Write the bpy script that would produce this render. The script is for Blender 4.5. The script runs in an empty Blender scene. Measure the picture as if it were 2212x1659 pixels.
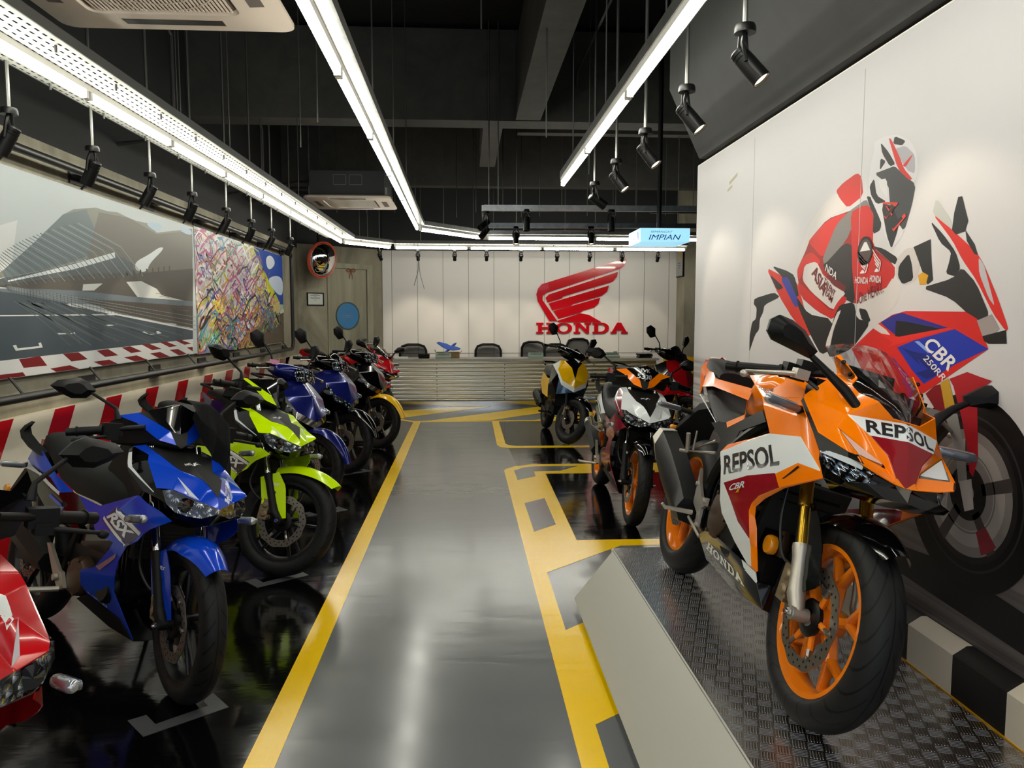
import bpy, bmesh, math, random
from math import sin, cos, pi, radians, atan2, sqrt, hypot
from mathutils import Vector, Matrix
from mathutils.bvhtree import BVHTree

SC = bpy.context.scene
COL = SC.collection
V3 = Vector
RND = random.Random(7)

# ---------------------------------------------------------------- camera
cam_data = bpy.data.cameras.new('camera')
cam_data.sensor_fit = 'HORIZONTAL'
cam_data.sensor_width = 36.0
cam_data.lens = 36.0 * 1650.0 / 2212.0
cam_data.clip_start = 0.05
cam = bpy.data.objects.new('camera', cam_data)
COL.objects.link(cam)
cam.location = (0, 0, 1.4)
cam.rotation_euler = (radians(90 - 4.9705), 0, radians(-3.5242))
SC.camera = cam

# ---------------------------------------------------------------- world and exposure
SC.view_settings.view_transform = 'Standard'
SC.view_settings.look = 'None'
SC.view_settings.gamma = 1.0
SC.view_settings.use_curve_mapping = False
SC.view_settings.exposure = 0.0
SC.cycles.max_bounces = 7
SC.cycles.diffuse_bounces = 3
SC.cycles.glossy_bounces = 4
SC.cycles.transparent_max_bounces = 12
SC.cycles.caustics_reflective = False
SC.cycles.caustics_refractive = False
SC.cycles.sample_clamp_indirect = 6.0
W = bpy.data.worlds.new('world')
SC.world = W
W.use_nodes = True
W.node_tree.nodes['Background'].inputs[0].default_value = (0.80, 0.88, 1.0, 1)
W.node_tree.nodes['Background'].inputs[1].default_value = 1.3   # daylight through the open shop front
TUBE_POWER = 36.0
SPOT_POWER = 20.0

# ---------------------------------------------------------------- materials
def lin(h):
    if not isinstance(h, str):
        return tuple(h)
    h = h.lstrip('#')
    c = [int(h[i:i + 2], 16) / 255 for i in (0, 2, 4)]
    return tuple(x / 12.92 if x <= 0.04045 else ((x + 0.055) / 1.055) ** 2.4 for x in c)

MATS = {}
def mat(name, col, rough=0.5, metal=0.0, coat=0.0, emit=None, spec=0.5):
    if name in MATS:
        return MATS[name]
    m = bpy.data.materials.new(name)
    m.use_nodes = True
    b = m.node_tree.nodes['Principled BSDF']
    b.inputs['Base Color'].default_value = (*lin(col), 1)
    b.inputs['Roughness'].default_value = rough
    b.inputs['Metallic'].default_value = metal
    b.inputs['Coat Weight'].default_value = coat
    b.inputs['Coat Roughness'].default_value = 0.03
    b.inputs['Specular IOR Level'].default_value = spec
    if emit:
        b.inputs['Emission Color'].default_value = (*lin(col), 1)
        b.inputs['Emission Strength'].default_value = emit
    MATS[name] = m
    return m

def nt(m):
    t = m.node_tree
    return t, t.nodes['Principled BSDF']

def node(t, kind, **kw):
    n = t.nodes.new(kind)
    for k, v in kw.items():
        if k == 'inp':
            for kk, vv in v.items():
                n.inputs[kk].default_value = vv
        else:
            setattr(n, k, v)
    return n

def mathn(t, op, a, b=None, c=None):
    n = t.nodes.new('ShaderNodeMath')
    n.operation = op
    for i, x in enumerate((a, b, c)):
        if x is None:
            continue
        if isinstance(x, (int, float)):
            n.inputs[i].default_value = x
        else:
            t.links.new(x, n.inputs[i])
    return n.outputs[0]

def ramp(t, fac, stops):
    r = t.nodes.new('ShaderNodeValToRGB')
    el = r.color_ramp.elements
    while len(el) < len(stops):
        el.new(0.5)
    for e, (p, c) in zip(el, stops):
        e.position = p
        e.color = (*lin(c), 1)
    t.links.new(fac, r.inputs[0])
    return r.outputs[0]

def coords(t, scale=(1, 1, 1), kind='Object'):
    tc = t.nodes.new('ShaderNodeTexCoord')
    mp = t.nodes.new('ShaderNodeMapping')
    mp.inputs['Scale'].default_value = scale
    t.links.new(tc.outputs[kind], mp.inputs[0])
    return mp.outputs[0]

def noise(t, vec, scale, detail=4, rough=0.55, dist=0.0):
    n = node(t, 'ShaderNodeTexNoise', inp={'Scale': scale, 'Detail': detail, 'Roughness': rough, 'Distortion': dist})
    t.links.new(vec, n.inputs['Vector'])
    return n.outputs['Fac']

def bump(t, b, h, strength, dist=0.01):
    n = node(t, 'ShaderNodeBump', inp={'Strength': strength, 'Distance': dist})
    t.links.new(h, n.inputs['Height'])
    t.links.new(n.outputs[0], b.inputs['Normal'])
    return n

def mottled(name, stops, scale, rough=0.7, stretch=(1, 1, 1), bumpk=0.0, detail=6, dist=0.6):
    m = mat(name, '#808080', rough)
    t, b = nt(m)
    v = coords(t, stretch)
    f = noise(t, v, scale, detail, 0.6, dist)
    t.links.new(ramp(t, f, stops), b.inputs['Base Color'])
    if bumpk:
        bump(t, b, f, bumpk)
    return m

# ---------------------------------------------------------------- mesh building
class MB:
    """collects shapes into one bmesh; mi = material slot of the faces being added"""
    def __init__(self):
        self.bm = bmesh.new()
        self.mi = 0
    def f(self, vs, mi=None):
        try:
            fc = self.bm.faces.new(vs)
        except ValueError:
            return None
        fc.material_index = self.mi if mi is None else mi
        return fc
    def v(self, p):
        return self.bm.verts.new(p)
    def poly(self, pts, mi=None):
        return self.f([self.v(p) for p in pts], mi)
    def box(self, c, s, rot=None, mi=None, taper=1.0):
        R = rot.to_3x3() if rot is not None else Matrix.Identity(3)
        c = V3(c)
        vs = []
        for z in (-1, 1):
            k = taper if z > 0 else 1.0
            for x, y in ((-1, -1), (1, -1), (1, 1), (-1, 1)):
                vs.append(self.v(c + R @ V3((x * s[0] / 2 * k, y * s[1] / 2 * k, z * s[2] / 2))))
        for q in ((3, 2, 1, 0), (4, 5, 6, 7), (0, 1, 5, 4), (1, 2, 6, 5), (2, 3, 7, 6), (3, 0, 4, 7)):
            self.f([vs[i] for i in q], mi)
        return self
    def ring(self, c, u, w, r, n, ph=0):
        return [self.v(c + u * (r * cos(2 * pi * i / n + ph)) + w * (r * sin(2 * pi * i / n + ph))) for i in range(n)]
    def bridge(self, a, b, mi=None):
        n = len(a)
        for i in range(n):
            self.f([a[i], a[(i + 1) % n], b[(i + 1) % n], b[i]], mi)
    def tube(self, pts, r, n=10, caps=True, mi=None):
        pts = [V3(p) for p in pts]
        rs = r if isinstance(r, (list, tuple)) else [r] * len(pts)
        prev = None
        up = None
        for i, p in enumerate(pts):
            d = (pts[min(i + 1, len(pts) - 1)] - pts[max(i - 1, 0)]).normalized()
            if up is None:
                up = d.orthogonal().normalized()
            u = (up - d * up.dot(d)).normalized()
            up = u
            w = d.cross(u)
            rg = self.ring(p, u, w, rs[i], n)
            if prev:
                self.bridge(prev, rg, mi)
            elif caps:
                self.f(list(reversed(rg)), mi)
            prev = rg
        if caps:
            self.f(prev, mi)
        return self
    def lathe(self, prof, o=(0, 0, 0), axis='y', n=48, closed=False, mi=None, caps=False):
        o = V3(o)
        ax = {'x': (V3((0, 1, 0)), V3((0, 0, 1)), V3((1, 0, 0))), 'y': (V3((1, 0, 0)), V3((0, 0, 1)), V3((0, 1, 0))), 'z': (V3((1, 0, 0)), V3((0, 1, 0)), V3((0, 0, 1)))}[axis] if isinstance(axis, str) else axis
        rings = [self.ring(o + ax[2] * h, ax[0], ax[1], r, n) for r, h in prof]
        for a, b in zip(rings, rings[1:]):
            self.bridge(a, b, mi)
        if closed:
            self.bridge(rings[-1], rings[0], mi)
        elif caps:
            self.f(list(reversed(rings[0])), mi)
            self.f(rings[-1], mi)
        return self
    def prism(self, pts, d, mi=None):
        """polygon pts (3-D, planar) pushed along vector d"""
        d = V3(d)
        a = [self.v(p) for p in pts]
        b = [self.v(V3(p) + d) for p in pts]
        self.f(list(reversed(a)), mi)
        self.f(b, mi)
        self.bridge(a, b, mi)
        return self
    def grid(self, rows, mi=None, close=False):
        vs = [[self.v(p) for p in r] for r in rows]
        for a, b in zip(vs, vs[1:]):
            n = len(a)
            for i in range(n if close else n - 1):
                self.f([a[i], a[(i + 1) % n], b[(i + 1) % n], b[i]], mi)
        return vs
    def loft(self, loops, mi=None, caps=True):
        vs = self.grid(loops, mi, True)
        if caps:
            self.f(list(reversed(vs[0])), mi)
            self.f(vs[-1], mi)
        return self
    def bevel(self, off=0.004, seg=2, ang=12, bound=False):
        es = [e for e in self.bm.edges if len(e.link_faces) == 2 and e.calc_face_angle(0) > radians(ang)]
        if es:
            bmesh.ops.bevel(self.bm, geom=es, offset=off, segments=seg, affect='EDGES', clamp_overlap=True, profile=0.6, material=-1)
        return self
    def xf(self, M):
        bmesh.ops.transform(self.bm, matrix=M, verts=self.bm.verts)
        return self

def obj(name, mb, mats, parent=None, M=None, sharp=38, kind=None):
    me = bpy.data.meshes.new(name)
    bm = mb.bm
    bmesh.ops.recalc_face_normals(bm, faces=[f for f in bm.faces])
    bm.to_mesh(me)
    bm.free()
    for m in (mats if isinstance(mats, (list, tuple)) else [mats]):
        me.materials.append(m)
    me.polygons.foreach_set('use_smooth', [True] * len(me.polygons))
    me.set_sharp_from_angle(angle=radians(sharp))
    o = bpy.data.objects.new(name, me)
    COL.objects.link(o)
    if parent is not None:
        o.parent = parent
    if M is not None:
        o.matrix_basis = M
    if kind:
        o['kind'] = kind
    return o

def thing(name, label, cat, loc=(0, 0, 0), M=None, group=None):
    o = bpy.data.objects.new(name, None)
    o.empty_display_size = 0.1
    COL.objects.link(o)
    if M is not None:
        o.matrix_world = M
    else:
        o.location = loc
    o['label'] = label
    o['category'] = cat
    if group:
        o['group'] = group
    return o

def tag(o, label, cat, group=None, kind=None):
    o['label'] = label
    o['category'] = cat
    if group:
        o['group'] = group
    if kind:
        o['kind'] = kind
    return o

def struct(name, mb, mats, sharp=38):
    return obj(name, mb, mats, None, None, sharp, 'structure')

def T(x, y, z):
    return Matrix.Translation((x, y, z))
def RX(d): return Matrix.Rotation(radians(d), 4, 'X')
def RY(d): return Matrix.Rotation(radians(d), 4, 'Y')
def RZ(d): return Matrix.Rotation(radians(d), 4, 'Z')

def dup(root, M, label=None):
    """a copy of a thing with copies of its parts and their sub-parts"""
    r = root.copy()
    COL.objects.link(r)
    r.matrix_world = M
    if label:
        r['label'] = label
    for ch in list(root.children):
        c = ch.copy()
        COL.objects.link(c)
        c.parent = r
        for g in list(ch.children):
            d = g.copy()
            COL.objects.link(d)
            d.parent = c
    return r

# ---------------------------------------------------------------- lettering
def hseg(pts):
    return pts
SLAB = {   # wide slab-serif capitals, each a list of outlines in a unit-high box: (width, [outer, hole...])
 'H': (1.15, [[(0, 0), (.48, 0), (.48, .16), (.38, .16), (.38, .42), (.77, .42), (.77, .16), (.67, .16), (.67, 0), (1.15, 0), (1.15, .16), (1.03, .16), (1.03, .84), (1.15, .84), (1.15, 1), (.67, 1), (.67, .84), (.77, .84), (.77, .6), (.38, .6), (.38, .84), (.48, .84), (.48, 1), (0, 1), (0, .84), (.12, .84), (.12, .16), (0, .16)]]),
 'N': (1.15, [[(0, 0), (.44, 0), (.44, .16), (.33, .16), (.33, .66), (.82, 0), (1.03, 0), (1.03, .84), (1.15, .84), (1.15, 1), (.72, 1), (.72, .84), (.83, .84), (.83, .40), (.40, 1), (0, 1), (0, .84), (.12, .84), (.12, .16), (0, .16)]]),
 'A': (1.15, [[(0, 0), (.42, 0), (.42, .16), (.34, .16), (.40, .30), (.74, .30), (.80, .16), (.70, .16), (.70, 0), (1.15, 0), (1.15, .16), (1.06, .16), (.70, 1), (.44, 1), (.09, .16), (0, .16)]]),
}
def slab_polys(ch):
    if ch in SLAB:
        w, ps = SLAB[ch]
        return w, [(p, []) for p in ps]
    if ch == 'O':
        n = 28
        return 1.12, [([(.56 + .56 * cos(2 * pi * i / n), .5 + .5 * sin(2 * pi * i / n)) for i in range(n)], [(.56 + .29 * cos(2 * pi * i / n), .5 + .34 * sin(2 * pi * i / n)) for i in range(n)])]
    if ch == 'D':
        n = 12
        out = [(0, 0), (.62, 0)] + [(.62 + .48 * sin(pi * i / n), .5 - .5 * cos(pi * i / n)) for i in range(1, n)] + [(.62, 1), (0, 1), (0, .84), (.12, .84), (.12, .16), (0, .16)]
        inn = [(.38, .17), (.56, .17)] + [(.56 + .27 * sin(pi * i / n), .5 - .33 * cos(pi * i / n)) for i in range(1, n)] + [(.56, .83), (.38, .83)]
        return 1.1, [(out, inn)]
    return .5, []

def tri_fill(polys, maxlen=None):
    """[(outer, hole)] -> verts2d, tris"""
    bm = bmesh.new()
    for out, hole in polys:
        es = []
        for loop in ([out, hole] if hole else [out]):
            vs = [bm.verts.new((p[0], p[1], 0)) for p in loop]
            es += [bm.edges.new((vs[i], vs[(i + 1) % len(vs)])) for i in range(len(vs))]
        bmesh.ops.triangle_fill(bm, use_beauty=True, edges=es)
    return finish2d(bm, maxlen)

def finish2d(bm, maxlen):
    bmesh.ops.triangulate(bm, faces=bm.faces[:])
    if maxlen:
        for _ in range(5):
            es = [e for e in bm.edges if e.calc_length() > maxlen]
            if not es:
                break
            bmesh.ops.subdivide_edges(bm, edges=es, cuts=1, use_grid_fill=False)
            bmesh.ops.triangulate(bm, faces=[f for f in bm.faces if len(f.verts) > 3])
    bm.verts.index_update()
    vs = [(v.co.x, v.co.y) for v in bm.verts]
    fs = [[v.index for v in f.verts] for f in bm.faces]
    bm.free()
    return vs, fs

TXT = {}
def text2d(s, bold=0.0, shear=0.0, space=1.0, maxlen=0.25):
    """verts and faces of a line of text, scaled to a unit box"""
    key = (s, bold, shear, space, maxlen)
    if key in TXT:
        return TXT[key]
    if s.startswith('~'):          # slab-serif
        x = 0
        polys = []
        for ch in s[1:]:
            w, ps = slab_polys(ch)
            polys += [([(p[0] + x, p[1]) for p in o], [(p[0] + x, p[1]) for p in h]) for o, h in ps]
            x += w + .1
        vs, fs = tri_fill(polys, maxlen)
    else:
        cu = bpy.data.curves.new('lettering', 'FONT')
        cu.body = s
        cu.offset = bold
        cu.shear = shear
        cu.space_character = space
        cu.resolution_u = 3
        ob = bpy.data.objects.new('lettering', cu)
        COL.objects.link(ob)
        bpy.context.view_layer.update()
        me = ob.evaluated_get(bpy.context.evaluated_depsgraph_get()).to_mesh()
        bm = bmesh.new()
        bm.from_mesh(me)
        bpy.data.objects.remove(ob)
        bpy.data.curves.remove(cu)
        vs, fs = finish2d(bm, maxlen)
    x0 = min(v[0] for v in vs); x1 = max(v[0] for v in vs)
    y0 = min(v[1] for v in vs); y1 = max(v[1] for v in vs)
    TXT[key] = ([((a - x0) / (x1 - x0), (b - y0) / (y1 - y0)) for a, b in vs], fs)
    return TXT[key]

WING = [  # a stylised wing: five feathers in a unit box
 [(0.0, .42), (.05, .55), (.97, 1.0), (.99, .97), (.93, .90), (.86, .86), (.12, .50), (.08, .42), (.35, .0), (.22, .02)],
 [(.15, .44), (.88, .80), (.85, .72), (.78, .66), (.42, .49), (.41, .47), (.19, .36)],
 [(.22, .33), (.80, .62), (.76, .52), (.52, .39), (.51, .36), (.27, .25)],
 [(.30, .22), (.72, .43), (.66, .33), (.46, .23), (.35, .16)],
 [(.40, .12), (.56, .18), (.80, .03), (.72, .0), (.36, .0)],
]
def wing2d():
    return tri_fill([(p, []) for p in WING], 0.2)

def lerp4(q, a, b):
    """bilinear: q = bottom-left, bottom-right, top-right, top-left"""
    q = [V3(p) for p in q]
    return (q[0] * (1 - a) + q[1] * a) * (1 - b) + (q[3] * (1 - a) + q[2] * a) * b

def sticker(mb, shape, quad, mi, target=None, d=None, off=0.0012):
    """lay a flat shape (verts, faces in a unit box) on the quad; drop it onto target (BVH) along d"""
    vs2, fs = shape
    vs = []
    for a, b in vs2:
        p = lerp4(quad, a, b)
        if target is not None:
            dd = V3(d).normalized()
            h = target.ray_cast(p - dd * 0.25, dd, 0.5)
            if h[0] is not None:
                nn = h[1] if h[1].dot(dd) < 0 else -h[1]
                p = h[0] + nn * off
        vs.append(mb.v(p))
    fl = mb.bm.faces
    for f in fs:
        mb.f([vs[i] for i in f], mi)

def unit_poly(pts, maxlen=0.2):
    return tri_fill([(pts, [])], maxlen)
SQUARE = unit_poly([(0, 0), (1, 0), (1, 1), (0, 1)], 0.3)

# ================================================================ THE ROOM
M_concrete = mottled('raw concrete', [(0.3, '#6c685a'), (0.5, '#8f8a78'), (0.72, '#aca693')], 1.6, 0.75, (1, 1, 0.55), 0.25)
M_dark = mottled('charcoal ceiling paint', [(0.3, '#131415'), (0.7, '#191a1b')], 2.0, 0.8)
M_soffit = mottled('charcoal bulkhead paint', [(0.3, '#2e2f2f'), (0.7, '#393a3a')], 1.5, 0.75)
M_beam = mottled('grey beam paint', [(0.3, '#3a3a37'), (0.7, '#494843')], 6.0, 0.8)
M_white = mat('white wall board', '#ebe7e1', 0.42)
M_seam = mat('shadow gap', '#6f6c68', 0.8)

def floor_paint(name, col, rough, bumpk):
    m = mat(name, col, rough, coat=0.0, spec=0.6)
    t, b = nt(m)
    v = coords(t, (0.8, 2.6, 1))
    f1 = noise(t, v, 3.0, 3, 0.5, 0.4)
    f2 = noise(t, coords(t, (1, 1, 1)), 38.0, 2, 0.5)
    h = mathn(t, 'ADD', f1, mathn(t, 'MULTIPLY', f2, 0.06))
    bump(t, b, h, bumpk, 0.02)
    r = mathn(t, 'MULTIPLY_ADD', f1, 0.10, rough - 0.05)
    t.links.new(r, b.inputs['Roughness'])
    return m
M_fblack = floor_paint('gloss black floor', '#060607', 0.10, 0.07)
M_fgrey = floor_paint('gloss grey floor', '#67696a', 0.19, 0.07)
M_fyel = floor_paint('yellow line paint', '#ffd000', 0.22, 0.09)
M_mark = floor_paint('grey bay mark', '#4c4d50', 0.3, 0.1)

mb = MB()
mb.box((0.55, 5.8, -0.05), (7.3, 16.4, 0.1))
struct('floor', mb, M_fblack)

def paint(pts, z, m, name='floor_marking'):
    q = MB()
    q.prism([(x, y, 0.0) for x, y in pts], (0, 0, z))
    return struct(name, q, m)
# grey driving lane and the strip before the desk
paint([(-0.65, -2.3), (0.50, -2.3), (0.50, 6.7), (0.40, 10.3), (3.7, 10.3), (3.7, 12.0), (-1.2, 12.0), (-0.95, 10.5), (-0.65, 10.3)], 0.0010, M_fgrey)
paint([(0.50, -2.3), (1.5, -2.3), (1.5, 4.55), (0.50, 4.55)], 0.0010, M_fgrey)
paint([(-0.698, -2.3), (-0.60, -2.3), (-0.60, 10.32), (-0.698, 10.32)], 0.0022, M_fyel)
paint([(-0.98, 10.78), (-0.93, 10.60), (-0.70, 10.33), (3.7, 10.33), (3.7, 10.24), (-0.72, 10.24), (-1.02, 10.60)], 0.0024, M_fyel)
paint([(-1.07, 11.43), (-0.98, 10.61), (0.41, 11.96), (-0.2, 11.96)], 0.0026, M_fyel)
paint([(-0.69, 10.30), (-0.50, 10.36), (1.21, 11.97), (1.95, 11.97), (0.35, 10.36)], 0.0028, M_fyel)
paint([(0.95, 10.34), (1.75, 10.34), (3.35, 11.97), (2.65, 11.97)], 0.0026, M_fyel)
paint([(2.35, 10.34), (3.15, 10.34), (3.7, 10.9), (3.7, 11.7)], 0.0026, M_fyel)
# bays on the right
paint([(0.36, 10.26), (0.347, 8.32), (0.38, 8.18), (0.46, 8.12), (3.7, 8.12), (3.7, 8.22), (0.555, 8.24), (0.475, 8.30), (0.446, 8.40), (0.453, 10.26)], 0.0022, M_fyel)
paint([(0.359, -2.3), (0.442, -2.3), (0.442, 2.5), (1.0, 2.9), (1.0, 3.79), (0.445, 3.30), (0.445, 4.08), (0.95, 4.55), (3.7, 4.55), (3.7, 4.66), (0.697, 4.68), (0.717, 6.75),
       (3.7, 6.75), (3.7, 7.19), (0.634, 7.19), (0.464, 7.10), (0.370, 6.97), (0.353, 6.90)], 0.0022, M_fyel)
paint([(0.444, 6.9), (0.539, 7.03), (0.664, 7.08), (1.063, 7.08), (0.866, 6.86), (0.624, 6.857), (0.616, 6.637), (0.448, 6.487)], 0.0032, M_fgrey)
paint([(0.443, 5.659), (0.612, 5.808), (0.609, 5.05), (0.446, 4.887)], 0.0032, M_fgrey)
BR = [(-1.18, 2.628), (-1.131, 2.663), (-1.074, 2.598), (-0.935, 2.715), (-0.964, 2.75), (-0.949, 2.813), (-0.857, 2.701), (-1.083, 2.519)]
for k in range(-1, 6):
    paint([(x - 0.0 * k, y + 1.42 * k) for x, y in BR], 0.0012, M_mark)

# walls
def wall(name, x0, x1, y0, y1, z0, z1, m):
    q = MB()
    q.box(((x0 + x1) / 2, (y0 + y1) / 2, (z0 + z1) / 2), (abs(x1 - x0), abs(y1 - y0), abs(z1 - z0)))
    return struct(name, q, m)
wall('wall_left', -2.8, -2.6, -2.3, 12.25, 0, 2.48, M_concrete)
wall('wall_left_upper', -2.8, -2.6, -2.3, 12.25, 2.48, 4.2, M_dark)
DW = V3((1.17, 1.05, 0)).normalized()
DN = V3((DW.y, -DW.x, 0))          # into the room
DO = V3((-2.6, 12.2, 0))
def dwp(s, z, off=0.0):
    return DO + DW * s + DN * off + V3((0, 0, z))
def dwbox(mb, s0, s1, z0, z1, o0, o1, mi=0):
    mb.prism([dwp(s0, z0, o0), dwp(s1, z0, o0), dwp(s1, z1, o0), dwp(s0, z1, o0)], DN * (o1 - o0), mi)
q = MB(); dwbox(q, -0.2, 1.68, 0, 2.55, -0.12, 0.0); struct('wall_back_left', q, M_concrete)
q = MB(); dwbox(q, -0.2, 1.68, 2.55, 4.2, -0.12, 0.0); struct('wall_back_left_upper', q, M_dark)
q = MB()
q.box((1.2, 13.35, 1.27), (5.2, 0.2, 2.54))
for i in range(-1, 13):
    x = -0.805 + 0.4365 * i
    if abs(i - 4.5) < 20 and -1.4 < x < 3.75:
        q.box((x, 13.249, 1.27), (0.006, 0.006, 2.54), mi=1)
q.box((1.2, 13.249, 0.785), (5.2, 0.006, 0.008), mi=1)
struct('wall_back', q, [M_white, M_seam])
wall('wall_back_upper', -1.4, 4.4, 13.25, 13.45, 2.54, 4.2, M_dark)
wall('wall_right_rear', 4.2, 4.4, 5.08, 13.3, 0, 4.2, M_dark)
wall('column', 3.70, 4.2, 12.78, 13.25, 0, 4.2, M_concrete)
wall('wall_right', 1.545, 1.72, -2.3, 5.07, 0, 2.40, M_white)
wall('wall_right_return', 1.72, 4.3, 4.9, 5.07, 0, 4.2, M_dark)
q = MB()
q.prism([(1.50, -2.3, 2.41), (1.30, -2.3, 2.83), (1.30, -2.3, 4.2), (1.9, -2.3, 4.2), (1.9, -2.3, 2.41)], (0, 7.2, 0))
struct('ceiling_bulkhead', q, M_soffit)
q = MB(); q.box((0.8, 5.6, 4.25), (7.4, 16.0, 0.1)); struct('ceiling', q, M_dark)
for nm, c, s in (('ceiling_beam', (0.62, 3.0, 3.65), (0.24, 9.1, 0.7)), ('ceiling_beam', (0.8, 7.72, 3.72), (7.2, 0.30, 0.85)), ('ceiling_beam', (0.30, 9.0, 3.75), (0.20, 2.3, 0.8)),
                 ('ceiling_beam', (2.4, 8.75, 3.8), (3.6, 0.14, 0.7)), ('ceiling_beam', (0.8, 11.4, 3.75), (7.2, 0.2, 0.9))):
    q = MB(); q.box(c, s); q.bevel(0.01, 1); struct(nm, q, M_beam)

# red and white barrier cladding along the left wall, carried round onto the angled wall
M_red = mat('barrier red', '#a8131a', 0.16, coat=0.4)
M_bwhite = mottled('barrier cream', [(0.3, '#d3cbb8'), (0.7, '#e2dccb')], 1.5, 0.16)
M_byel = mat('barrier yellow', '#e3a913', 0.35)
M_bblack = mat('barrier black', '#232323', 0.4)
q = MB()
q.box((-2.585, 5.0, 0.415), (0.05, 14.6, 0.83))
for i in range(-5, 10):
    y = 4.91 + 0.69 * i
    w = 0.25
    zt, zk, zb = 0.829, 0.50, 0.02
    for pl in ([(y, zt), (y + w, zt), (y + w - 0.23, zk), (y - 0.23, zk)], [(y - 0.23, zk), (y + w - 0.23, zk), (y + w + 0.08, zb), (y + 0.08, zb)]):
        q.poly([(-2.5585, a, b) for a, b in pl], 1)
q.poly([(-2.5585, 10.75, 0.829), (-2.5585, 11.35, 0.829), (-2.5585, 10.75, 0.45)], 1)
struct('trim_1', q, [M_bwhite, M_red])
q = MB(); dwbox(q, -0.02, 0.50, 0.0, 0.80, 0.0, 0.05); dwbox(q, 1.40, 1.62, 0.0, 0.80, 0.0, 0.05); struct('trim_2', q, M_bwhite)
# yellow and black barrier at the right end of the desk
q = MB()
q.box((3.62, 11.55, 0.40), (1.16, 0.05, 0.80))
for i in range(4):
    x = 2.98 + 0.36 * i
    q.poly([(max(3.04, x), 11.5245, 0.02), (x + 0.17, 11.5245, 0.02), (min(4.2, x + 0.40), 11.5245, 0.79), (x + 0.23, 11.5245, 0.79)], 1)
struct('trim_3', q, [M_byel, M_bblack])

# ---------------------------------------------------------------- door in the angled wall
M_door = mottled('concrete-look door', [(0.3, '#7d7a69'), (0.5, '#9b9883'), (0.7, '#b4b19b')], 3.0, 0.6, (1, 1, 0.12), 0.1)
q = MB()
dwbox(q, 0.52, 1.26, 0.0, 2.19, 0.0, 0.02)
d = struct('door_1', q, M_door)
q = MB()
for s0, s1, z0, z1 in ((1.275, 1.385, 0, 2.28), (0.43, 1.275, 2.2, 2.28)):
    dwbox(q, s0, s1, z0, z1, 0.0, 0.035)
obj('door_frame', q, M_door, d)
q = MB(); c = dwp(0.885, 1.43, 0.022)
q.lathe([(0.001, 0.0), (0.205, 0.0), (0.22, -0.004), (0.225, 0.006), (0.218, 0.012), (0.205, 0.012), (0.203, 0.004), (0.001, 0.004)], c, (DW, V3((0, 0, 1)), DN), 48)
M_port = mat('blue window film', '#4f8fc6', 0.25, coat=0.5)
M_portrim = mat('window rim grey', '#55584e', 0.4)
w1 = struct('window_1', q, M_port)
q = MB(); q.lathe([(0.21, 0.0), (0.226, 0.0), (0.226, 0.016), (0.21, 0.016)], c, (DW, V3((0, 0, 1)), DN), 48, closed=True); obj('window_frame', q, M_portrim, w1)
q = MB()
for s0, s1, z0, z1 in ((-0.10, 0.10, 0.028, 0.032), (-0.10, 0.10, -0.032, -0.028), (-0.10, -0.096, -0.03, 0.03), (0.096, 0.10, -0.03, 0.03), (-0.06, 0.06, -0.008, 0.008)):
    q.poly([c + DW * x + V3((0, 0, z)) + DN * 0.006 for x, z in ((s0, z0), (s1, z0), (s1, z1), (s0, z1))])
obj('film_print', q, mat('faint pink print', '#8d86b4', 0.5), w1)
M_steel = mat('brushed steel', '#9a9a98', 0.3, 1.0)
M_black = mat('satin black', '#0a0a0a', 0.40, spec=0.22)
M_mblack = mat('matt black plastic', '#0c0c0d', 0.48, spec=0.2)
q = MB(); h = dwp(1.205, 1.03, 0.02)
q.tube([h, h + DN * 0.05], 0.022, 12).tube([h + DN * 0.05, h + DN * 0.055 - DW * 0.10], 0.008, 8)
obj('door_handle', q, M_steel, d)
q = MB()
M_ribbon = mat('faded red ribbon', '#8a4a34', 0.7)
c = dwp(0.95, 2.17, 0.045)
for sg in (-1, 1):
    q.tube([c, c + DW * 0.05 * sg + V3((0, 0, 0.03)), c + DW * 0.09 * sg + V3((0, 0, 0.0)), c + DW * 0.05 * sg + V3((0, 0, -0.025)), c], 0.008, 6)
    q.tube([c, c + DW * 0.02 * sg + V3((0, 0, -0.07)), c + DW * 0.03 * sg + V3((0, 0, -0.14))], [0.008, 0.007, 0.003], 6)
q.tube([c - DN * 0.05, c], 0.006, 6)
tag(obj('ribbon_bow', q, M_ribbon), 'small faded red ribbon bow pinned to the top of the concrete-look door', 'ribbon')

# ---------------------------------------------------------------- convex mirror, certificate, column notice
t = thing('convex_mirror', 'round convex safety mirror with orange rim hanging by the concrete door', 'mirror', (0, 0, 0))
c = V3((-2.13, 11.95, 2.27))
mn = V3((0.80, -0.57, -0.18)).normalized()
mu = (V3((0, 0, 1)) - mn * mn.z).normalized(); mw = mu.cross(mn)
q = MB()
q.lathe([(0.001, 0.075)] + [(0.268 * sin(a), 0.075 - 0.075 * (1 - cos(a * 1.0)) * 2.2) for a in (0.25, 0.5, 0.75, 1.0, 1.25, 1.57)], c, (mw, mu, mn), 48)
obj('mirror_dome', q, mat('mirror', '#f2f2f2', 0.02, 1.0), t)
q = MB(); q.lathe([(0.266, -0.075), (0.282, -0.075), (0.282, -0.04), (0.276, -0.03), (0.264, -0.04)], c - mn * 0.005, (mw, mu, mn), 48); obj('rim', q, mat('orange rim', '#d4573c', 0.4), t)
q = MB(); q.lathe([(0.001, -0.08), (0.27, -0.08)], c, (mw, mu, mn), 32); obj('backing', q, M_mblack, t)
q = MB(); q.tube([c - mn * 0.09, c - mn * 0.14 + V3((0, 0, 0.1)), (c.x - 0.1, c.y + 0.08, 4.2)], 0.022, 10); obj('hanging_pole', q, M_mblack, t)

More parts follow.
